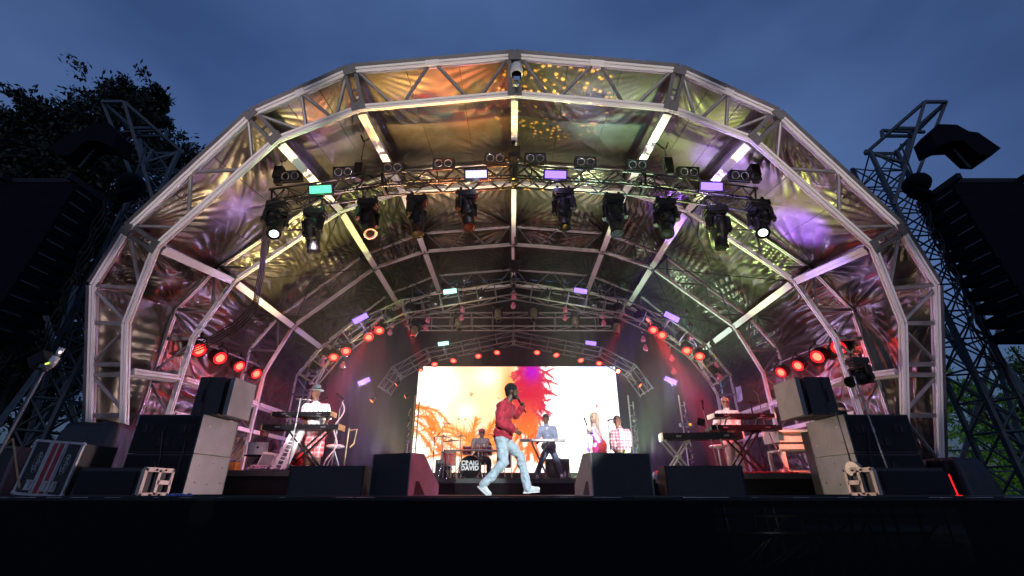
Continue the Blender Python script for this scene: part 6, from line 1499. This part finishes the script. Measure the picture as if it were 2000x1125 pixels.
def std(px, pyh, pyf, Y, sc=1.0, lean=0, armL=None, armR=None, wide=1.0):
    """standing figure facing the crowd: px centre, head-centre row, foot row"""
    h = pyf - pyh; w = h * wide; cxp = px + lean
    d = dict(head=(cxp, pyh), neck=(cxp * .6 + px * .4, pyh + .135 * h), chest=(px + lean * .3, pyh + .24 * h), pelvis=(px, pyh + .46 * h), shL=(px + .105 * w, pyh + .175 * h), shR=(px - .105 * w, pyh + .175 * h),
             hipL=(px + .05 * w, pyh + .50 * h), hipR=(px - .05 * w, pyh + .50 * h), kneeL=(px + .065 * w, pyh + .73 * h, -.03), kneeR=(px - .065 * w, pyh + .73 * h, -.03), ankleL=(px + .075 * w, pyh + .955 * h), ankleR=(px - .075 * w, pyh + .955 * h))
    d['elL'], d['wrL'] = armL; d['elR'], d['wrR'] = armR
    return d
J = std(617, 768, 924, 10.35, wide=1.18, armL=((642, 815, -.05), (634, 832, -.30)), armR=((592, 815, -.05), (600, 830, -.30)))
J['ankleR'] = (601, 912); J['kneeR'] = (604, 884, -.03); J['ankleL'] = (621, 912); J['kneeL'] = (622, 884, -.03)
person('smiling man in a grey felt hat, white t-shirt and red plaid shorts playing keyboards', 10.35, RL, J, 1.0, (-.12, -1), SK_BROWN, .013, TEEW, 'short', SHORTS, 'short', MT['white'], None, None, fitness=1.32, hat=fedora, topdisp=.035,
       palm=((0, 0, -1), (0, 0, -1)), group=None)
# drummer
GREYT = fold_mat('grey_tee', (.10, .105, .12))
def cap(o, hd, hm, hu, hf, sd, sc, org):
    m = MB(); m.ball(hd + hu * .055 * sc - hf * .01, (.088 * sc, .10 * sc, .075 * sc), hm); m.capsule(hd + hu * .06 * sc + hf * .07 * sc, hd + hu * .05 * sc + hf * .14 * sc, .03 * sc, .012 * sc); pw('cap', m, principled('maroon_cap', (.14, .02, .03), .7), o, True)
    m = MB(); m.bar(hd + hf * .09 * sc + hu * .012 * sc + sd * .06 * sc, hd + hf * .09 * sc + hu * .012 * sc - sd * .06 * sc, .006, .032); pw('glasses', m, MT['blackgloss'], o)
J = dict(head=(941, 847), neck=(940, 859), chest=(939, 868), pelvis=(938, 892), shL=(951, 861), shR=(927, 861), elL=(957, 872, -.1), wrL=(948, 876, -.32), elR=(922, 872, -.1), wrR=(930, 872, -.36), hipL=(944, 894), hipR=(932, 894),
         kneeL=(955, 900, -.35), kneeR=(922, 900, -.35), ankleL=(955, 928, -.35), ankleR=(922, 928, -.35))
person('drummer in a maroon cap and grey t-shirt seated behind the drum kit', 13.75, RC, J, 1.0, (0, -1), SK_BROWN, .014, GREYT, 'short', fold_mat('dark_trousers', (.03, .03, .035)), 'long', MT['black'], None, None, hat=cap, palm=((0, 0, -1), (0, 0, -1)))
m = MB(); b = P(938, 905, 13.8); m.lathe([(.18, -.04), (.19, 0), (.18, .03)], b, Vector((0, 0, 1)), 18); m.tube(V(b.x, b.y, RC), b, .025)
for k in range(3): m.tube(V(b.x, b.y, RC + .2), V(b.x + .22 * math.cos(2.1 * k), b.y + .22 * math.sin(2.1 * k), RC + .01), .012)
single('drum_stool', m, MT['black'], 'round black stool under the drummer', 'stool')
for sx in (930, 948):
    a = P(sx, 874, 13.36); m = MB(); m.tube(a, a + V(-.16 if sx < 940 else .12, -.26, .05), .008, .006); single('drumstick', m, MT['wood'], 'wooden drumstick in the drummer\'s %s hand' % ('right' if sx < 940 else 'left'), 'drumstick')
# keys player in denim jacket
DENIMB = fold_mat('blue_denim', (.14, .19, .28)); DENIML = fold_mat('grey_blue_denim', (.20, .26, .36))
J = dict(head=(1066, 819), neck=(1067, 833), chest=(1069, 845), pelvis=(1072, 873), shL=(1081, 837), shR=(1057, 837), elL=(1086, 856, -.05), wrL=(1079, 863, -.36), elR=(1052, 853, -.05), wrR=(1050, 861, -.32), hipL=(1077, 877), hipR=(1068, 877),
         kneeL=(1090, 905, -.05), kneeR=(1056, 905, -.1), ankleL=(1097, 928), ankleR=(1050, 929))
def wtee(o, G, sc, org, tm, hf, hu, sd, su, tf, shd):
    m = MB(); c = G['chest'].lerp(G['neck'], .35) + tf * .115; m.prism([c + shd * .035 + su * .08, c - shd * .035 + su * .08, c - shd * .015 - su * .16, c + shd * .015 - su * .16], tf * .02); pw('undershirt', m, TEEW, o)
    m = MB(); c = G['pelvis'] - su * .02; m.box(c, (.34, .27, .06)); 
person('keyboard player in a denim jacket with legs apart in front of the screen', 13.35, RC, J, 1.0, (-.15, -1), SK_BROWN, .013, DENIML, 'long', DENIMB, 'long', SHOEW, (HAIRM, 'short'), None, extra=wtee, palm=((0, 0, -1), (0, 0, -1)), headtilt=.25)
# woman
REDD = fold_mat('coral_dress', (.72, .08, .10)); 
def dress(o, G, sc, org, tm, hf, hu, sd, su, tf, shd):
    m = MB(); p = G['pelvis']; m.ball(p + V(.02, 0, 0), (.17, .15, .20)); m.capsule(p - V(0, 0, .02), p - V(-.04, 0, .5), .165, .17); m.capsule(p - V(-.04, 0, .5), V(p.x + .03, p.y, DECK + .15), .17, .16); m.capsule(p, p.lerp(G['chest'], .5), .15, .115)
    put('dress', voxelize(m, .014, 'dress', REDD, 3, .02, None, org), o)
J = dict(head=(1160, 817), neck=(1161, 830), chest=(1164, 845), pelvis=(1170, 872), shL=(1173, 839, .1), shR=(1158, 839, -.1), elL=(1172, 858, .1), wrL=(1158, 850, .0), elR=(1171, 860, -.14), wrR=(1157, 848, -.12), hdR=(1153, 845, -.12), hipL=(1172, 882, .07), hipR=(1168, 882, -.07),
         kneeL=(1172, 920, .07), kneeR=(1168, 920, -.07), ankleL=(1174, 956, .07), ankleR=(1168, 956, -.07))
person('woman with long blond hair in a coral red dress singing toward the left', 11.45, DECK, J, .93, (-.8, -.6), SK_LIGHT, .013, TEEW, 'short', None, 'long', MT['black'], (BLOND, 'long'), None, fitness=.82, extra=dress, topdisp=.012)  # her white top: bright light on bare skin put into colour
r = thing('microphone', 'dark microphone held by the woman in the coral dress', 'microphone', P(1152, 845, 11.3)); a = P(1152, 845, 11.3); m = MB(); m.tube(a + V(.09, 0, -.02), a, .013, .017); pw('handle', m, MT['black'], r); m = MB(); m.ball(a - V(.02, 0, 0), .027); pw('grille', m, MT['steel'], r)
PLAID = plaid('red_white_plaid', (.62, .55, .58), (.42, .06, .10), (.08, .07, .12), 24)
J = dict(head=(1205, 823), neck=(1209, 837), chest=(1212, 851), pelvis=(1217, 880), shL=(1226, 844), shR=(1197, 846), elL=(1229, 868, 0), wrL=(1216, 886, -.15), elR=(1195, 868, -.05), wrR=(1204, 887, -.15), hipL=(1222, 886), hipR=(1212, 886),
         kneeL=(1223, 922), kneeR=(1211, 922), ankleL=(1225, 958), ankleR=(1209, 958))
person('smiling backing singer in an open red and white plaid shirt', 11.6, DECK, J, 1.0, (-.35, -1), SK_BROWN, .013, PLAID, 'mid', DENIMB, 'long', MT['black'], (HAIRM, 'bald'), None, extra=wtee, headtilt=.05, fitness=.86)
# bald keyboard player on the right
PALE = fold_mat('pale_trousers', (.62, .52, .50)); TSHIRT = fold_mat('pale_grey_tee', (.55, .52, .52))
def shades(o, hd, hm, hu, hf, sd, sc, org):
    m = MB()
    for s in (-1, 1): m.ball(hd + hf * .088 * sc + sd * s * .03 * sc + hu * .012 * sc, (.024 * sc, .010 * sc, .018 * sc), hm, 10)
    m.bar(hd + hf * .09 * sc + hu * .014 * sc + sd * .07 * sc, hd + hf * .09 * sc + hu * .014 * sc - sd * .07 * sc, .006, .006); pw('sunglasses', m, MT['blackgloss'], o, True)
J = dict(head=(1416, 786), neck=(1419, 802), chest=(1421, 818), pelvis=(1423, 850), shL=(1437, 808), shR=(1404, 808), elL=(1440, 830, -.05), wrL=(1441, 841, -.3), elR=(1398, 828, -.08), wrR=(1408, 838, -.32), hipL=(1429, 856), hipR=(1419, 856),
         kneeL=(1440, 888), kneeR=(1426, 888), ankleL=(1452, 918), ankleR=(1428, 918))
person('bald man in dark glasses and pale trousers playing the right keyboards', 11.1, RR, J, 1.02, (-.25, -1), SK_BROWN, .013, TSHIRT, 'short', PALE, 'long', MT['white'], None, None, hat=shades, headtilt=.1, palm=((0, 0, -1), (0, 0, -1)))
# crew at the edges
BLACKT = fold_mat('black_tee', (.02, .02, .022))
J = dict(head=(408, 824), neck=(404, 836), chest=(402, 850), pelvis=(398, 880), shL=(410, 843, .15), shR=(398, 843, -.15), elL=(416, 862, .1), wrL=(414, 856, -.1), elR=(408, 866, -.15), wrR=(418, 862, -.15), hipL=(400, 886, .08), hipR=(400, 886, -.08),
         kneeL=(412, 898, .05), kneeR=(408, 903, -.08), ankleL=(398, 932, .05), ankleR=(394, 934, -.08))
person('stagehand in black sitting behind the left subwoofers with folded arms', 9.6, DECK, J, .95, (.9, -.5), SK_LIGHT, .014, BLACKT, 'short', fold_mat('grey_jeans', (.25, .25, .28)), 'long', MT['black'], (HAIRM, 'short'), None)
J = dict(head=(516, 846), neck=(518, 859), chest=(522, 872), pelvis=(524, 900), shL=(536, 864), shR=(508, 864), elL=(540, 884, -.05), wrL=(524, 890, -.3), elR=(503, 884, -.05), wrR=(512, 890, -.3), hipL=(529, 904), hipR=(519, 904),
         kneeL=(534, 915, -.3), kneeR=(512, 915, -.3), ankleL=(534, 926, -.3), ankleR=(512, 926, -.3))
person('dim figure sitting behind the silver laptop on the left riser', 11.3, RL, J, .98, (0, -1), SK_BROWN, .015, fold_mat('dim_plum_shirt', (.08, .03, .05)), 'long', BLACKT, 'long', MT['black'], (HAIRM, 'short'), None)
J = dict(head=(1642, 800), neck=(1646, 813), chest=(1649, 828), pelvis=(1652, 862), shL=(1664, 820), shR=(1634, 820), elL=(1668, 842, -.05), wrL=(1654, 850, -.3), elR=(1630, 842, -.05), wrR=(1640, 850, -.3), hipL=(1657, 868), hipR=(1647, 868),
         kneeL=(1660, 900), kneeR=(1645, 900), ankleL=(1662, 932), ankleR=(1644, 932))
person('technician with dark hair looking down behind the monitor on the right', 9.9, DECK, J, .95, (-.5, -.8), SK_LIGHT, .015, BLACKT, 'short', BLACKT, 'long', MT['black'], (HAIRM, 'short'), None, headtilt=.3)

# ------------------------------------------------------------------ PA towers and line arrays
MT['pablack'] = principled('array_cover', (.006, .006, .010), .9, 0, 4, .35, .35, 30, spec=.15)
def pa(s, Y0=8.6):
    side = 'left' if s < 0 else 'right'; n = 11
    xin = 10.1; w = 1.75; ztop, zbot = EYE + 6.5, EYE + 2.75; hh = (ztop - zbot) / n
    cx = s * (xin + w / 2)
    r = thing('line_array', 'tall black hanging line array of loudspeakers on the %s of the stage' % side, 'line array', (cx, Y0, zbot), 'line arrays either side of the stage')
    for k in range(n):
        z = zbot + hh * k; off = -0.016 * (n - k) ** 1.3
        m = MB(); yb = Y0 + off
        # wedge-shaped element: back shorter than the front, leaving the toothed gap
        m.prism([V(cx - w / 2, yb, z + .01), V(cx + w / 2, yb, z + .01), V(cx + w / 2, yb, z + hh - .012), V(cx - w / 2, yb, z + hh - .012)], (0, .45, 0))
        m.prism([V(cx - s * w / 2 , yb + .452, z + .015), V(cx - s * w / 2, yb + .98, z + .07), V(cx - s * w / 2, yb + .98, z + hh - .08), V(cx - s * w / 2, yb + .452, z + hh - .02)], (s * w * .98, 0, 0))
        pw('array_element', m, MT['pablack'], r)
        m = MB()
        for e in (.1, .42): m.lathe([(.012, 0), (.012, .01)], (cx - s * (w / 2 + .0), yb + e, z + hh * .5), Vector((-s, 0, 0)), 6)
        m.box((cx - s * (w / 2 + .012), yb + .26, z + hh * .5), (.02, .4, .03)); pw('side_bracket', m, MT['steel'], r)
    m = MB()
    for xx in (-.45, .45): m.bar((cx + xx * w, Y0 - .15, ztop + .10), (cx + xx * w, Y0 + 1.0, ztop + .10), .09, .14)
    m.bar((cx - w * .45, Y0 + .1, ztop + .12), (cx + w * .45, Y0 + .1, ztop + .12), .10, .12); m.bar((cx - w * .45, Y0 + .8, ztop + .12), (cx + w * .45, Y0 + .8, ztop + .12), .10, .12); pw('fly_frame', m, MT['blackmatt'], r)
    m = MB()
    for k in range(4):
        xx = cx - s * (w / 2 + .06 + .03 * k); m.path([V(xx + .05 * math.sin(j * 1.1 + k), Y0 + .7 + .05 * k, zbot + (ztop - zbot) * j / 26) for j in range(27)], .014, 5)
    for k in range(3):
        m.path([V(cx - s * (w * .4 - .3 * t) + 0, Y0 + .5, zbot - (.25 + .12 * k) * math.sin(math.pi * t)) for t in [j / 12 * 1.6 for j in range(9)]], .012, 5)
    pw('cable_loom', m, MT['cable'], r)
    return cx, ztop, zbot
cxR, ztopA, zbotA = pa(1); cxL, _, _ = pa(-1)
def tower(s):
    side = 'left' if s < 0 else 'right'; Y = 10.6; sh = 0 if s > 0 else 46
    def Q(px, py, dy=0): 
        if s < 0: px = 2002 - px + sh
        return P(px, py, Y + dy)
    r = thing('array_tower', 'lattice steel tower with boom frame holding the %s line array' % side, 'tower', (Q(1990, 960).x, Y, 0))
    # raked lattice mast
    a, b = Q(1706, 312), Q(2010, 960); b = a + (b - a) * ((0 - a.z) / (b.z - a.z)); x, y, d = frame(b - a, Vector((0, 1, 0))); w = .75; L = (b - a).length; n = 15
    cs = [(-1, -1), (1, -1), (1, 1), (-1, 1)]; m = MB()
    for (i, j) in cs: m.bar(a + x * i * w / 2 + y * j * w / 2, b + x * i * w / 2 + y * j * w / 2, .09, .09)
    pw('mast_leg', m, MT['darksteel'], r)
    m = MB()
    for k in range(n):
        p, q = a + d * L * k / n, a + d * L * (k + 1) / n
        for e in range(4):
            (i, j), (i2, j2) = cs[e], cs[(e + 1) % 4]; mid = (p + q) / 2
            m.tube(p + (x * i + y * j) * w / 2, q + (x * i2 + y * j2) * w / 2, .022, n=6); m.tube(p + (x * i2 + y * j2) * w / 2, q + (x * i + y * j) * w / 2, .022, n=6)
            m.tube(q + (x * i + y * j) * w / 2, q + (x * i2 + y * j2) * w / 2, .024, n=6)
    pw('lattice', m, MT['darksteel'], r)
    m = MB(); A, B_ = Q(1690, 300, -.2), Q(1748, 300, .6); C_, D_ = Q(1806, 199, -1.2), Q(1848, 199, -.6); E, F_ = Q(1746, 400, -.6), Q(1790, 345, -.2)
    for p, q in ((A, C_), (B_, D_), (C_, D_), (A, B_), (C_, E), (D_, F_ + (F_ - D_) * .05), (lerp(A, C_, .35), lerp(B_, D_, .35)), (lerp(A, C_, .5), lerp(B_, D_, .5)), (Q(1722, 255), Q(1806, 258)), (Q(1722, 255), Q(1724, 268)), (lerp(B_, D_, .3), Q(1765, 318, -.4)), (A + V(0, 0, .1), Q(1765, 318, -.4)), (D_, Q(1775, 262))):
        m.bar(p, q, .075, .075)
    pw('boom', m, MT['darksteel'], r)
    m = MB(); 
    for dx in (-.05, .0, .06): p, q = Q(1800, 400, -1.0) + V(dx, 0, 0), Q(1960, 740, -1.0) + V(dx * 3, 0, 0); m.path([p.lerp(q, t / 12) + V(.05 * math.sin(t * 2.3 + dx * 40), 0, 0) for t in range(13)], .02, 5)
    pw('cable_loom', m, MT['cable'], r)
    # back legs and brace struts
    m = MB()
    for (p0, p1) in (((1790, 560), (2080, 1000)), ((1900, 560), (2040, 1000)), ((1870, 930), (1975, 560)), ((1955, 700), (2060, 840))):
        p, q = Q(*p0, 1.6), Q(*p1, .4); m.bar(p, q if q.z > 0 else p + (q - p) * (p.z / (p.z - q.z)), .10, .10)
    pw('strut', m, MT['darksteel'], r)
    m = MB(); bb = V(b.x, b.y, .1); m.box(bb, (2.6, 2.6, .2)); pw('ballast_base', m, MT['darksteel'], r)
    # covered chain motor
    c = Q(1865, 262, -1.6); r2 = thing('covered_hoist', 'black tarpaulin covered hoist above the %s line array' % side, 'hoist', c, 'covered hoists above the line arrays')
    m = MB(); sx = s
    m.prism([c + V(-.62 * sx, 0, -.42), c + V(-.60 * sx, 0, .05), c + V(-.30 * sx, 0, .34), c + V(.18 * sx, 0, .32), c + V(.40 * sx, 0, .10), c + V(.62 * sx, 0, .06), c + V(.98 * sx, 0, -.45), c + V(.66 * sx, 0, -.68), c + V(.36 * sx, 0, -.66), c + V(.14 * sx, 0, -.2), c + V(-.2 * sx, 0, -.22)], (0, .55, 0)); pw('cover', m, MT['pablack'], r2)
    m = MB()
    for k in range(11): q = c + V(.08 * sx + .035 * k * sx * .5, .25, -.28 - .055 * k); m.box(q, (.05 if k % 2 else .02, .02 if k % 2 else .05, .07))
    pw('chain', m, MT['steel'], r2)
    c = Q(1790, 360, -1.9); r3 = thing('covered_winch', 'rounded black cover beside the top of the %s line array' % side, 'hoist', c, 'covered winches beside the line arrays')
    m = MB(); m.ball(c, (.26, .3, .26)); m.box(c + V(0, 0, -.28), (.4, .3, .12), (0, s * .5, 0)); pw('cover', m, MT['pablack'], r3, True)
    m = MB(); m.tube(c + V(0, 0, .1), c + V(.05 * s, 0, 1.2), .02); pw('cable', m, MT['cable'], r3)
tower(1); tower(-1)
# safety rails on the right and left of the stage
def rail(x0, x1, y, label):
    r = thing('guard_rail', label, 'railing', ((x0 + x1) / 2, y, 0)); n = 5
    for k in range(n): m = MB(); x = x0 + (x1 - x0) * k / (n - 1); m.tube((x, y, 0), (x, y, DECK + 1.05), .024); pw('post', m, MT['darksteel'], r)
    for z in (DECK + 1.05, DECK + .55, DECK + .1): m = MB(); m.tube((x0, y, z), (x1, y, z), .022); pw('rail_bar', m, MT['darksteel'], r)
rail(9.4, 14.5, 12.6, 'dark steel guard rail beyond the right edge of the stage'); rail(-14.5, -9.4, 12.6, 'dark steel guard rail beyond the left edge of the stage')
# vertical mast truss just outside each side
def mast(s, px):
    b = P(px, 900, 11.2); r = thing('support_mast', 'dark lattice mast standing behind the %s leg of the roof' % ('left' if s < 0 else 'right'), 'mast', (b.x, 11.2, 0)); w = .5; m = MB(); H = 7.5
    for i in (-1, 1):
        for j in (-1, 1): m.tube((b.x + i * w / 2, 11.2 + j * w / 2, 0), (b.x + i * w / 2, 11.2 + j * w / 2, H), .03)
    pw('leg', m, MT['darksteel'], r); m = MB()
    for k in range(15):
        z0, z1 = H * k / 15, H * (k + 1) / 15; e = 1 if k % 2 else -1
        for j in (-1, 1): m.tube((b.x - e * w / 2, 11.2 + j * w / 2, z0), (b.x + e * w / 2, 11.2 + j * w / 2, z1), .018, n=5); m.tube((b.x + j * w / 2, 11.2 - e * w / 2, z0), (b.x + j * w / 2, 11.2 + e * w / 2, z1), .018, n=5)
    pw('lattice', m, MT['darksteel'], r)
# camera on a leaning pole, left
a, b, c = P(-12, 905, 5.6), P(88, 722, 5.8), P(104, 702, 5.8)
r = thing('pole_camera', 'camera with a small lit display on a thin leaning pole at the left', 'camera', (a.x, a.y, 0)); m = MB(); m.tube(a, b, .012); m.tube(V(a.x - .2, a.y, 0), a, .02); pw('pole', m, MT['trussalu'], r)
m = MB(); m.tube(b, lerp(b, c, .6), .03); m.ball(b, .035); m.box(lerp(b, c, .3) + V(-.03, 0, 0), (.10, .08, .05)); pw('head_mount', m, MT['steel'], r)
m = MB(); d = (P(118, 684, 5.8) - P(96, 716, 5.8)).normalized(); p0 = P(97, 716, 5.8); m.tube(p0, p0 + d * .14, .045, .045, n=14); m.tube(p0 + d * .15, p0 + d * .26, .03, .036, n=14); pw('lens_barrel', m, MT['lid'], r, True)
m = MB(); q = P(82, 704, 5.85); m.box(q, (.2, .16, .16), (0, -.6, 0)); pw('camera_body', m, MT['black'], r)
m = MB(); m.box(P(92, 710, 5.74), (.045, .01, .02), (0, -.3, 0)); pw('display', m, emission('green_display', (.7, 1, .15), 1.2), r)
m = MB(); m.ball(P(117, 688, 5.76), (.016, .012, .02)); pw('tally_lamp', m, emission('tally', (1, .95, .85), 1.6), r)
m = MB(); a, b = P(25, 857, 6.3), P(38, 953, 6.3); m.tube(a, b, .011); m.tube(a, P(0, 880, 6.3), .011); single('cable_stand', m, MT['wood'], 'thin bent rod standing before the striped flight case', 'stand')

# ------------------------------------------------------------------ trees
LEAF = {}
def leafmat(name, c1, c2):
    m = bpy.data.materials.new(name); m.use_nodes = True; t = m.node_tree; b = t.nodes['Principled BSDF']; b.inputs['Roughness'].default_value = .6
    tcn = t.nodes.new('ShaderNodeTexCoord'); n = t.nodes.new('ShaderNodeTexNoise'); n.inputs['Scale'].default_value = 1.5; n.inputs['Detail'].default_value = 6; t.links.new(tcn.outputs['Object'], n.inputs['Vector'])
    r = t.nodes.new('ShaderNodeValToRGB'); r.color_ramp.elements[0].position = .35; r.color_ramp.elements[1].position = .65; r.color_ramp.elements[0].color = (*c1, 1); r.color_ramp.elements[1].color = (*c2, 1)
    t.links.new(n.outputs['Fac'], r.inputs['Fac']); t.links.new(r.outputs[0], b.inputs['Base Color']); b.inputs['Subsurface Weight'].default_value = 0
    return m
LM = leafmat('leaf_green', (.012, .02, .010), (.03, .05, .018)); LM2 = leafmat('leaf_lit', (.04, .09, .02), (.10, .17, .04)); BARK = principled('bark', (.06, .045, .035), .9, 0, 6, .4, .8, 30)  # second, brighter leaf copy holds the lamplight on the right-hand trees
def tree(loc, H, Rr, label, seed, nb=60, leaves=9000, ls=.16, mat=None, squash=1.0, lean=0, name='tree', low=.35):
    rs = np.random.RandomState(seed); loc = Vector(loc); r = thing(name, label, 'tree', loc)
    m = MB(); top = loc + V(lean, 0, H * .72); m.path([loc, loc + V(lean * .2, 0, H * .2), loc + V(lean * .5, 0, H * .45), top], [Rr * .085, Rr * .07, Rr * .05, Rr * .02], 9)
    centers = []
    for k in range(nb):
        t = rs.uniform(low, 1.0); zc = H * t; prof = math.sin(math.pi * min(1, max(.03, (t - low + .1) / (1.12 - low)))) ** .6
        a = rs.uniform(0, 2 * math.pi); rad = Rr * prof * rs.uniform(.35, 1.05); c = loc + V(lean * t + rad * math.cos(a), rad * math.sin(a) * .8, zc * squash + rs.uniform(-.4, .4))
        centers.append((c, rs.uniform(.5, 1.25) * Rr * .22))
        s0 = loc + V(lean * t * .6, 0, H * max(.15, t * .62)); mid = s0.lerp(c, .55) + V(0, 0, .05 * H); m.path([s0, mid, c], [Rr * .022, Rr * .013, Rr * .004], 5)
    pw('trunk', m, BARK, r, True)
    # sprays: short twigs with leaves, pointing outward
    V3 = []; F3 = []
    per = max(1, leaves // (nb * 7))
    for c, cr_ in centers:
        for sp in range(7):
            d = rs.normal(size=3); d /= np.linalg.norm(d); d[2] = d[2] * .6 + .15
            e = np.array(c) + d * cr_ * rs.uniform(.3, 1.5)
            dd = d / np.linalg.norm(d)
            for q in range(per):
                p = e + rs.normal(size=3) * cr_ * np.array((.22, .22, .14)) + dd * rs.uniform(-.3, .5) * cr_
                ax = rs.normal(size=3) + dd * .8; ax /= np.linalg.norm(ax); bx = np.cross(ax, rs.normal(size=3)); bx /= (np.linalg.norm(bx) + 1e-6); L = ls * rs.uniform(.6, 1.5); w = L * .42
                i = len(V3); V3 += [tuple(p), tuple(p + ax * L * .5 + bx * w * .5), tuple(p + ax * L), tuple(p + ax * L * .5 - bx * w * .5)]; F3.append((i, i + 1, i + 2, i + 3))
    mb = MB(); mb.v = V3; mb.f = F3; org = loc; me = bpy.data.meshes.new('crown'); me.from_pydata([(a - org.x, b - org.y, c - org.z) for a, b, c in V3], [], F3); me.materials.append(mat or LM); put('crown', me, r)
    return r
def tree_at(px, pytop, Y, Rr, label, seed, **k):
    t = P(px, pytop, Y); return tree((t.x, Y, 0), t.z / 1.02, Rr, label, seed, **k)
tree_at(80, 232, 22, 5.0, 'big dark tree at the far left behind the left line array', 1, nb=120, leaves=60000, ls=.32, low=.25)
tree_at(275, 172, 24, 5.7, 'big dark tree between the left tower and the roof', 2, nb=120, leaves=60000, ls=.32, low=.25)
tree_at(-60, 330, 20, 4.5, 'dark tree at the left edge of the picture', 3, nb=60, leaves=16000, ls=.28, low=.2)
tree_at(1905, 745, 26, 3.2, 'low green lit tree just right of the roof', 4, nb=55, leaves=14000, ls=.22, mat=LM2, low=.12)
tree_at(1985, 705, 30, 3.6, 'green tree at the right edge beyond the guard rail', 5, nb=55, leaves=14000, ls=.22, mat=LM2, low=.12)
tree_at(2060, 690, 24, 3.5, 'dark tree at the far right edge', 6, nb=40, leaves=9000, ls=.22, low=.15)
tree_at(130, 640, 28, 4.0, 'low dark tree behind the left guard rail', 7, nb=45, leaves=9000, ls=.25, low=.12)
# ------------------------------------------------------------------ stage smoke drifting at the back of the stage
hm_ = bpy.data.materials.new('stage_smoke'); hm_.use_nodes = True; t = hm_.node_tree; t.nodes.clear()
pv = t.nodes.new('ShaderNodeVolumePrincipled'); ov = t.nodes.new('ShaderNodeOutputMaterial'); pv.inputs['Color'].default_value = (.9, .92, 1, 1); pv.inputs['Density'].default_value = 0.011; pv.inputs['Anisotropy'].default_value = 0.2
t.links.new(pv.outputs[0], ov.inputs['Volume'])
m = MB(); m.prism([V(-7.3, 10.2, DECK + .02), V(7.3, 10.2, DECK + .02), V(7.3, 10.2, 5.2), V(4.6, 10.2, 7.6), V(-4.6, 10.2, 7.6), V(-7.3, 10.2, 5.2)], (0, 7.1, 0)); o = single('smoke', m, hm_, 'thin smoke drifting around the back of the stage', None, org=(0, 10.2, DECK)); o['kind'] = 'stuff'
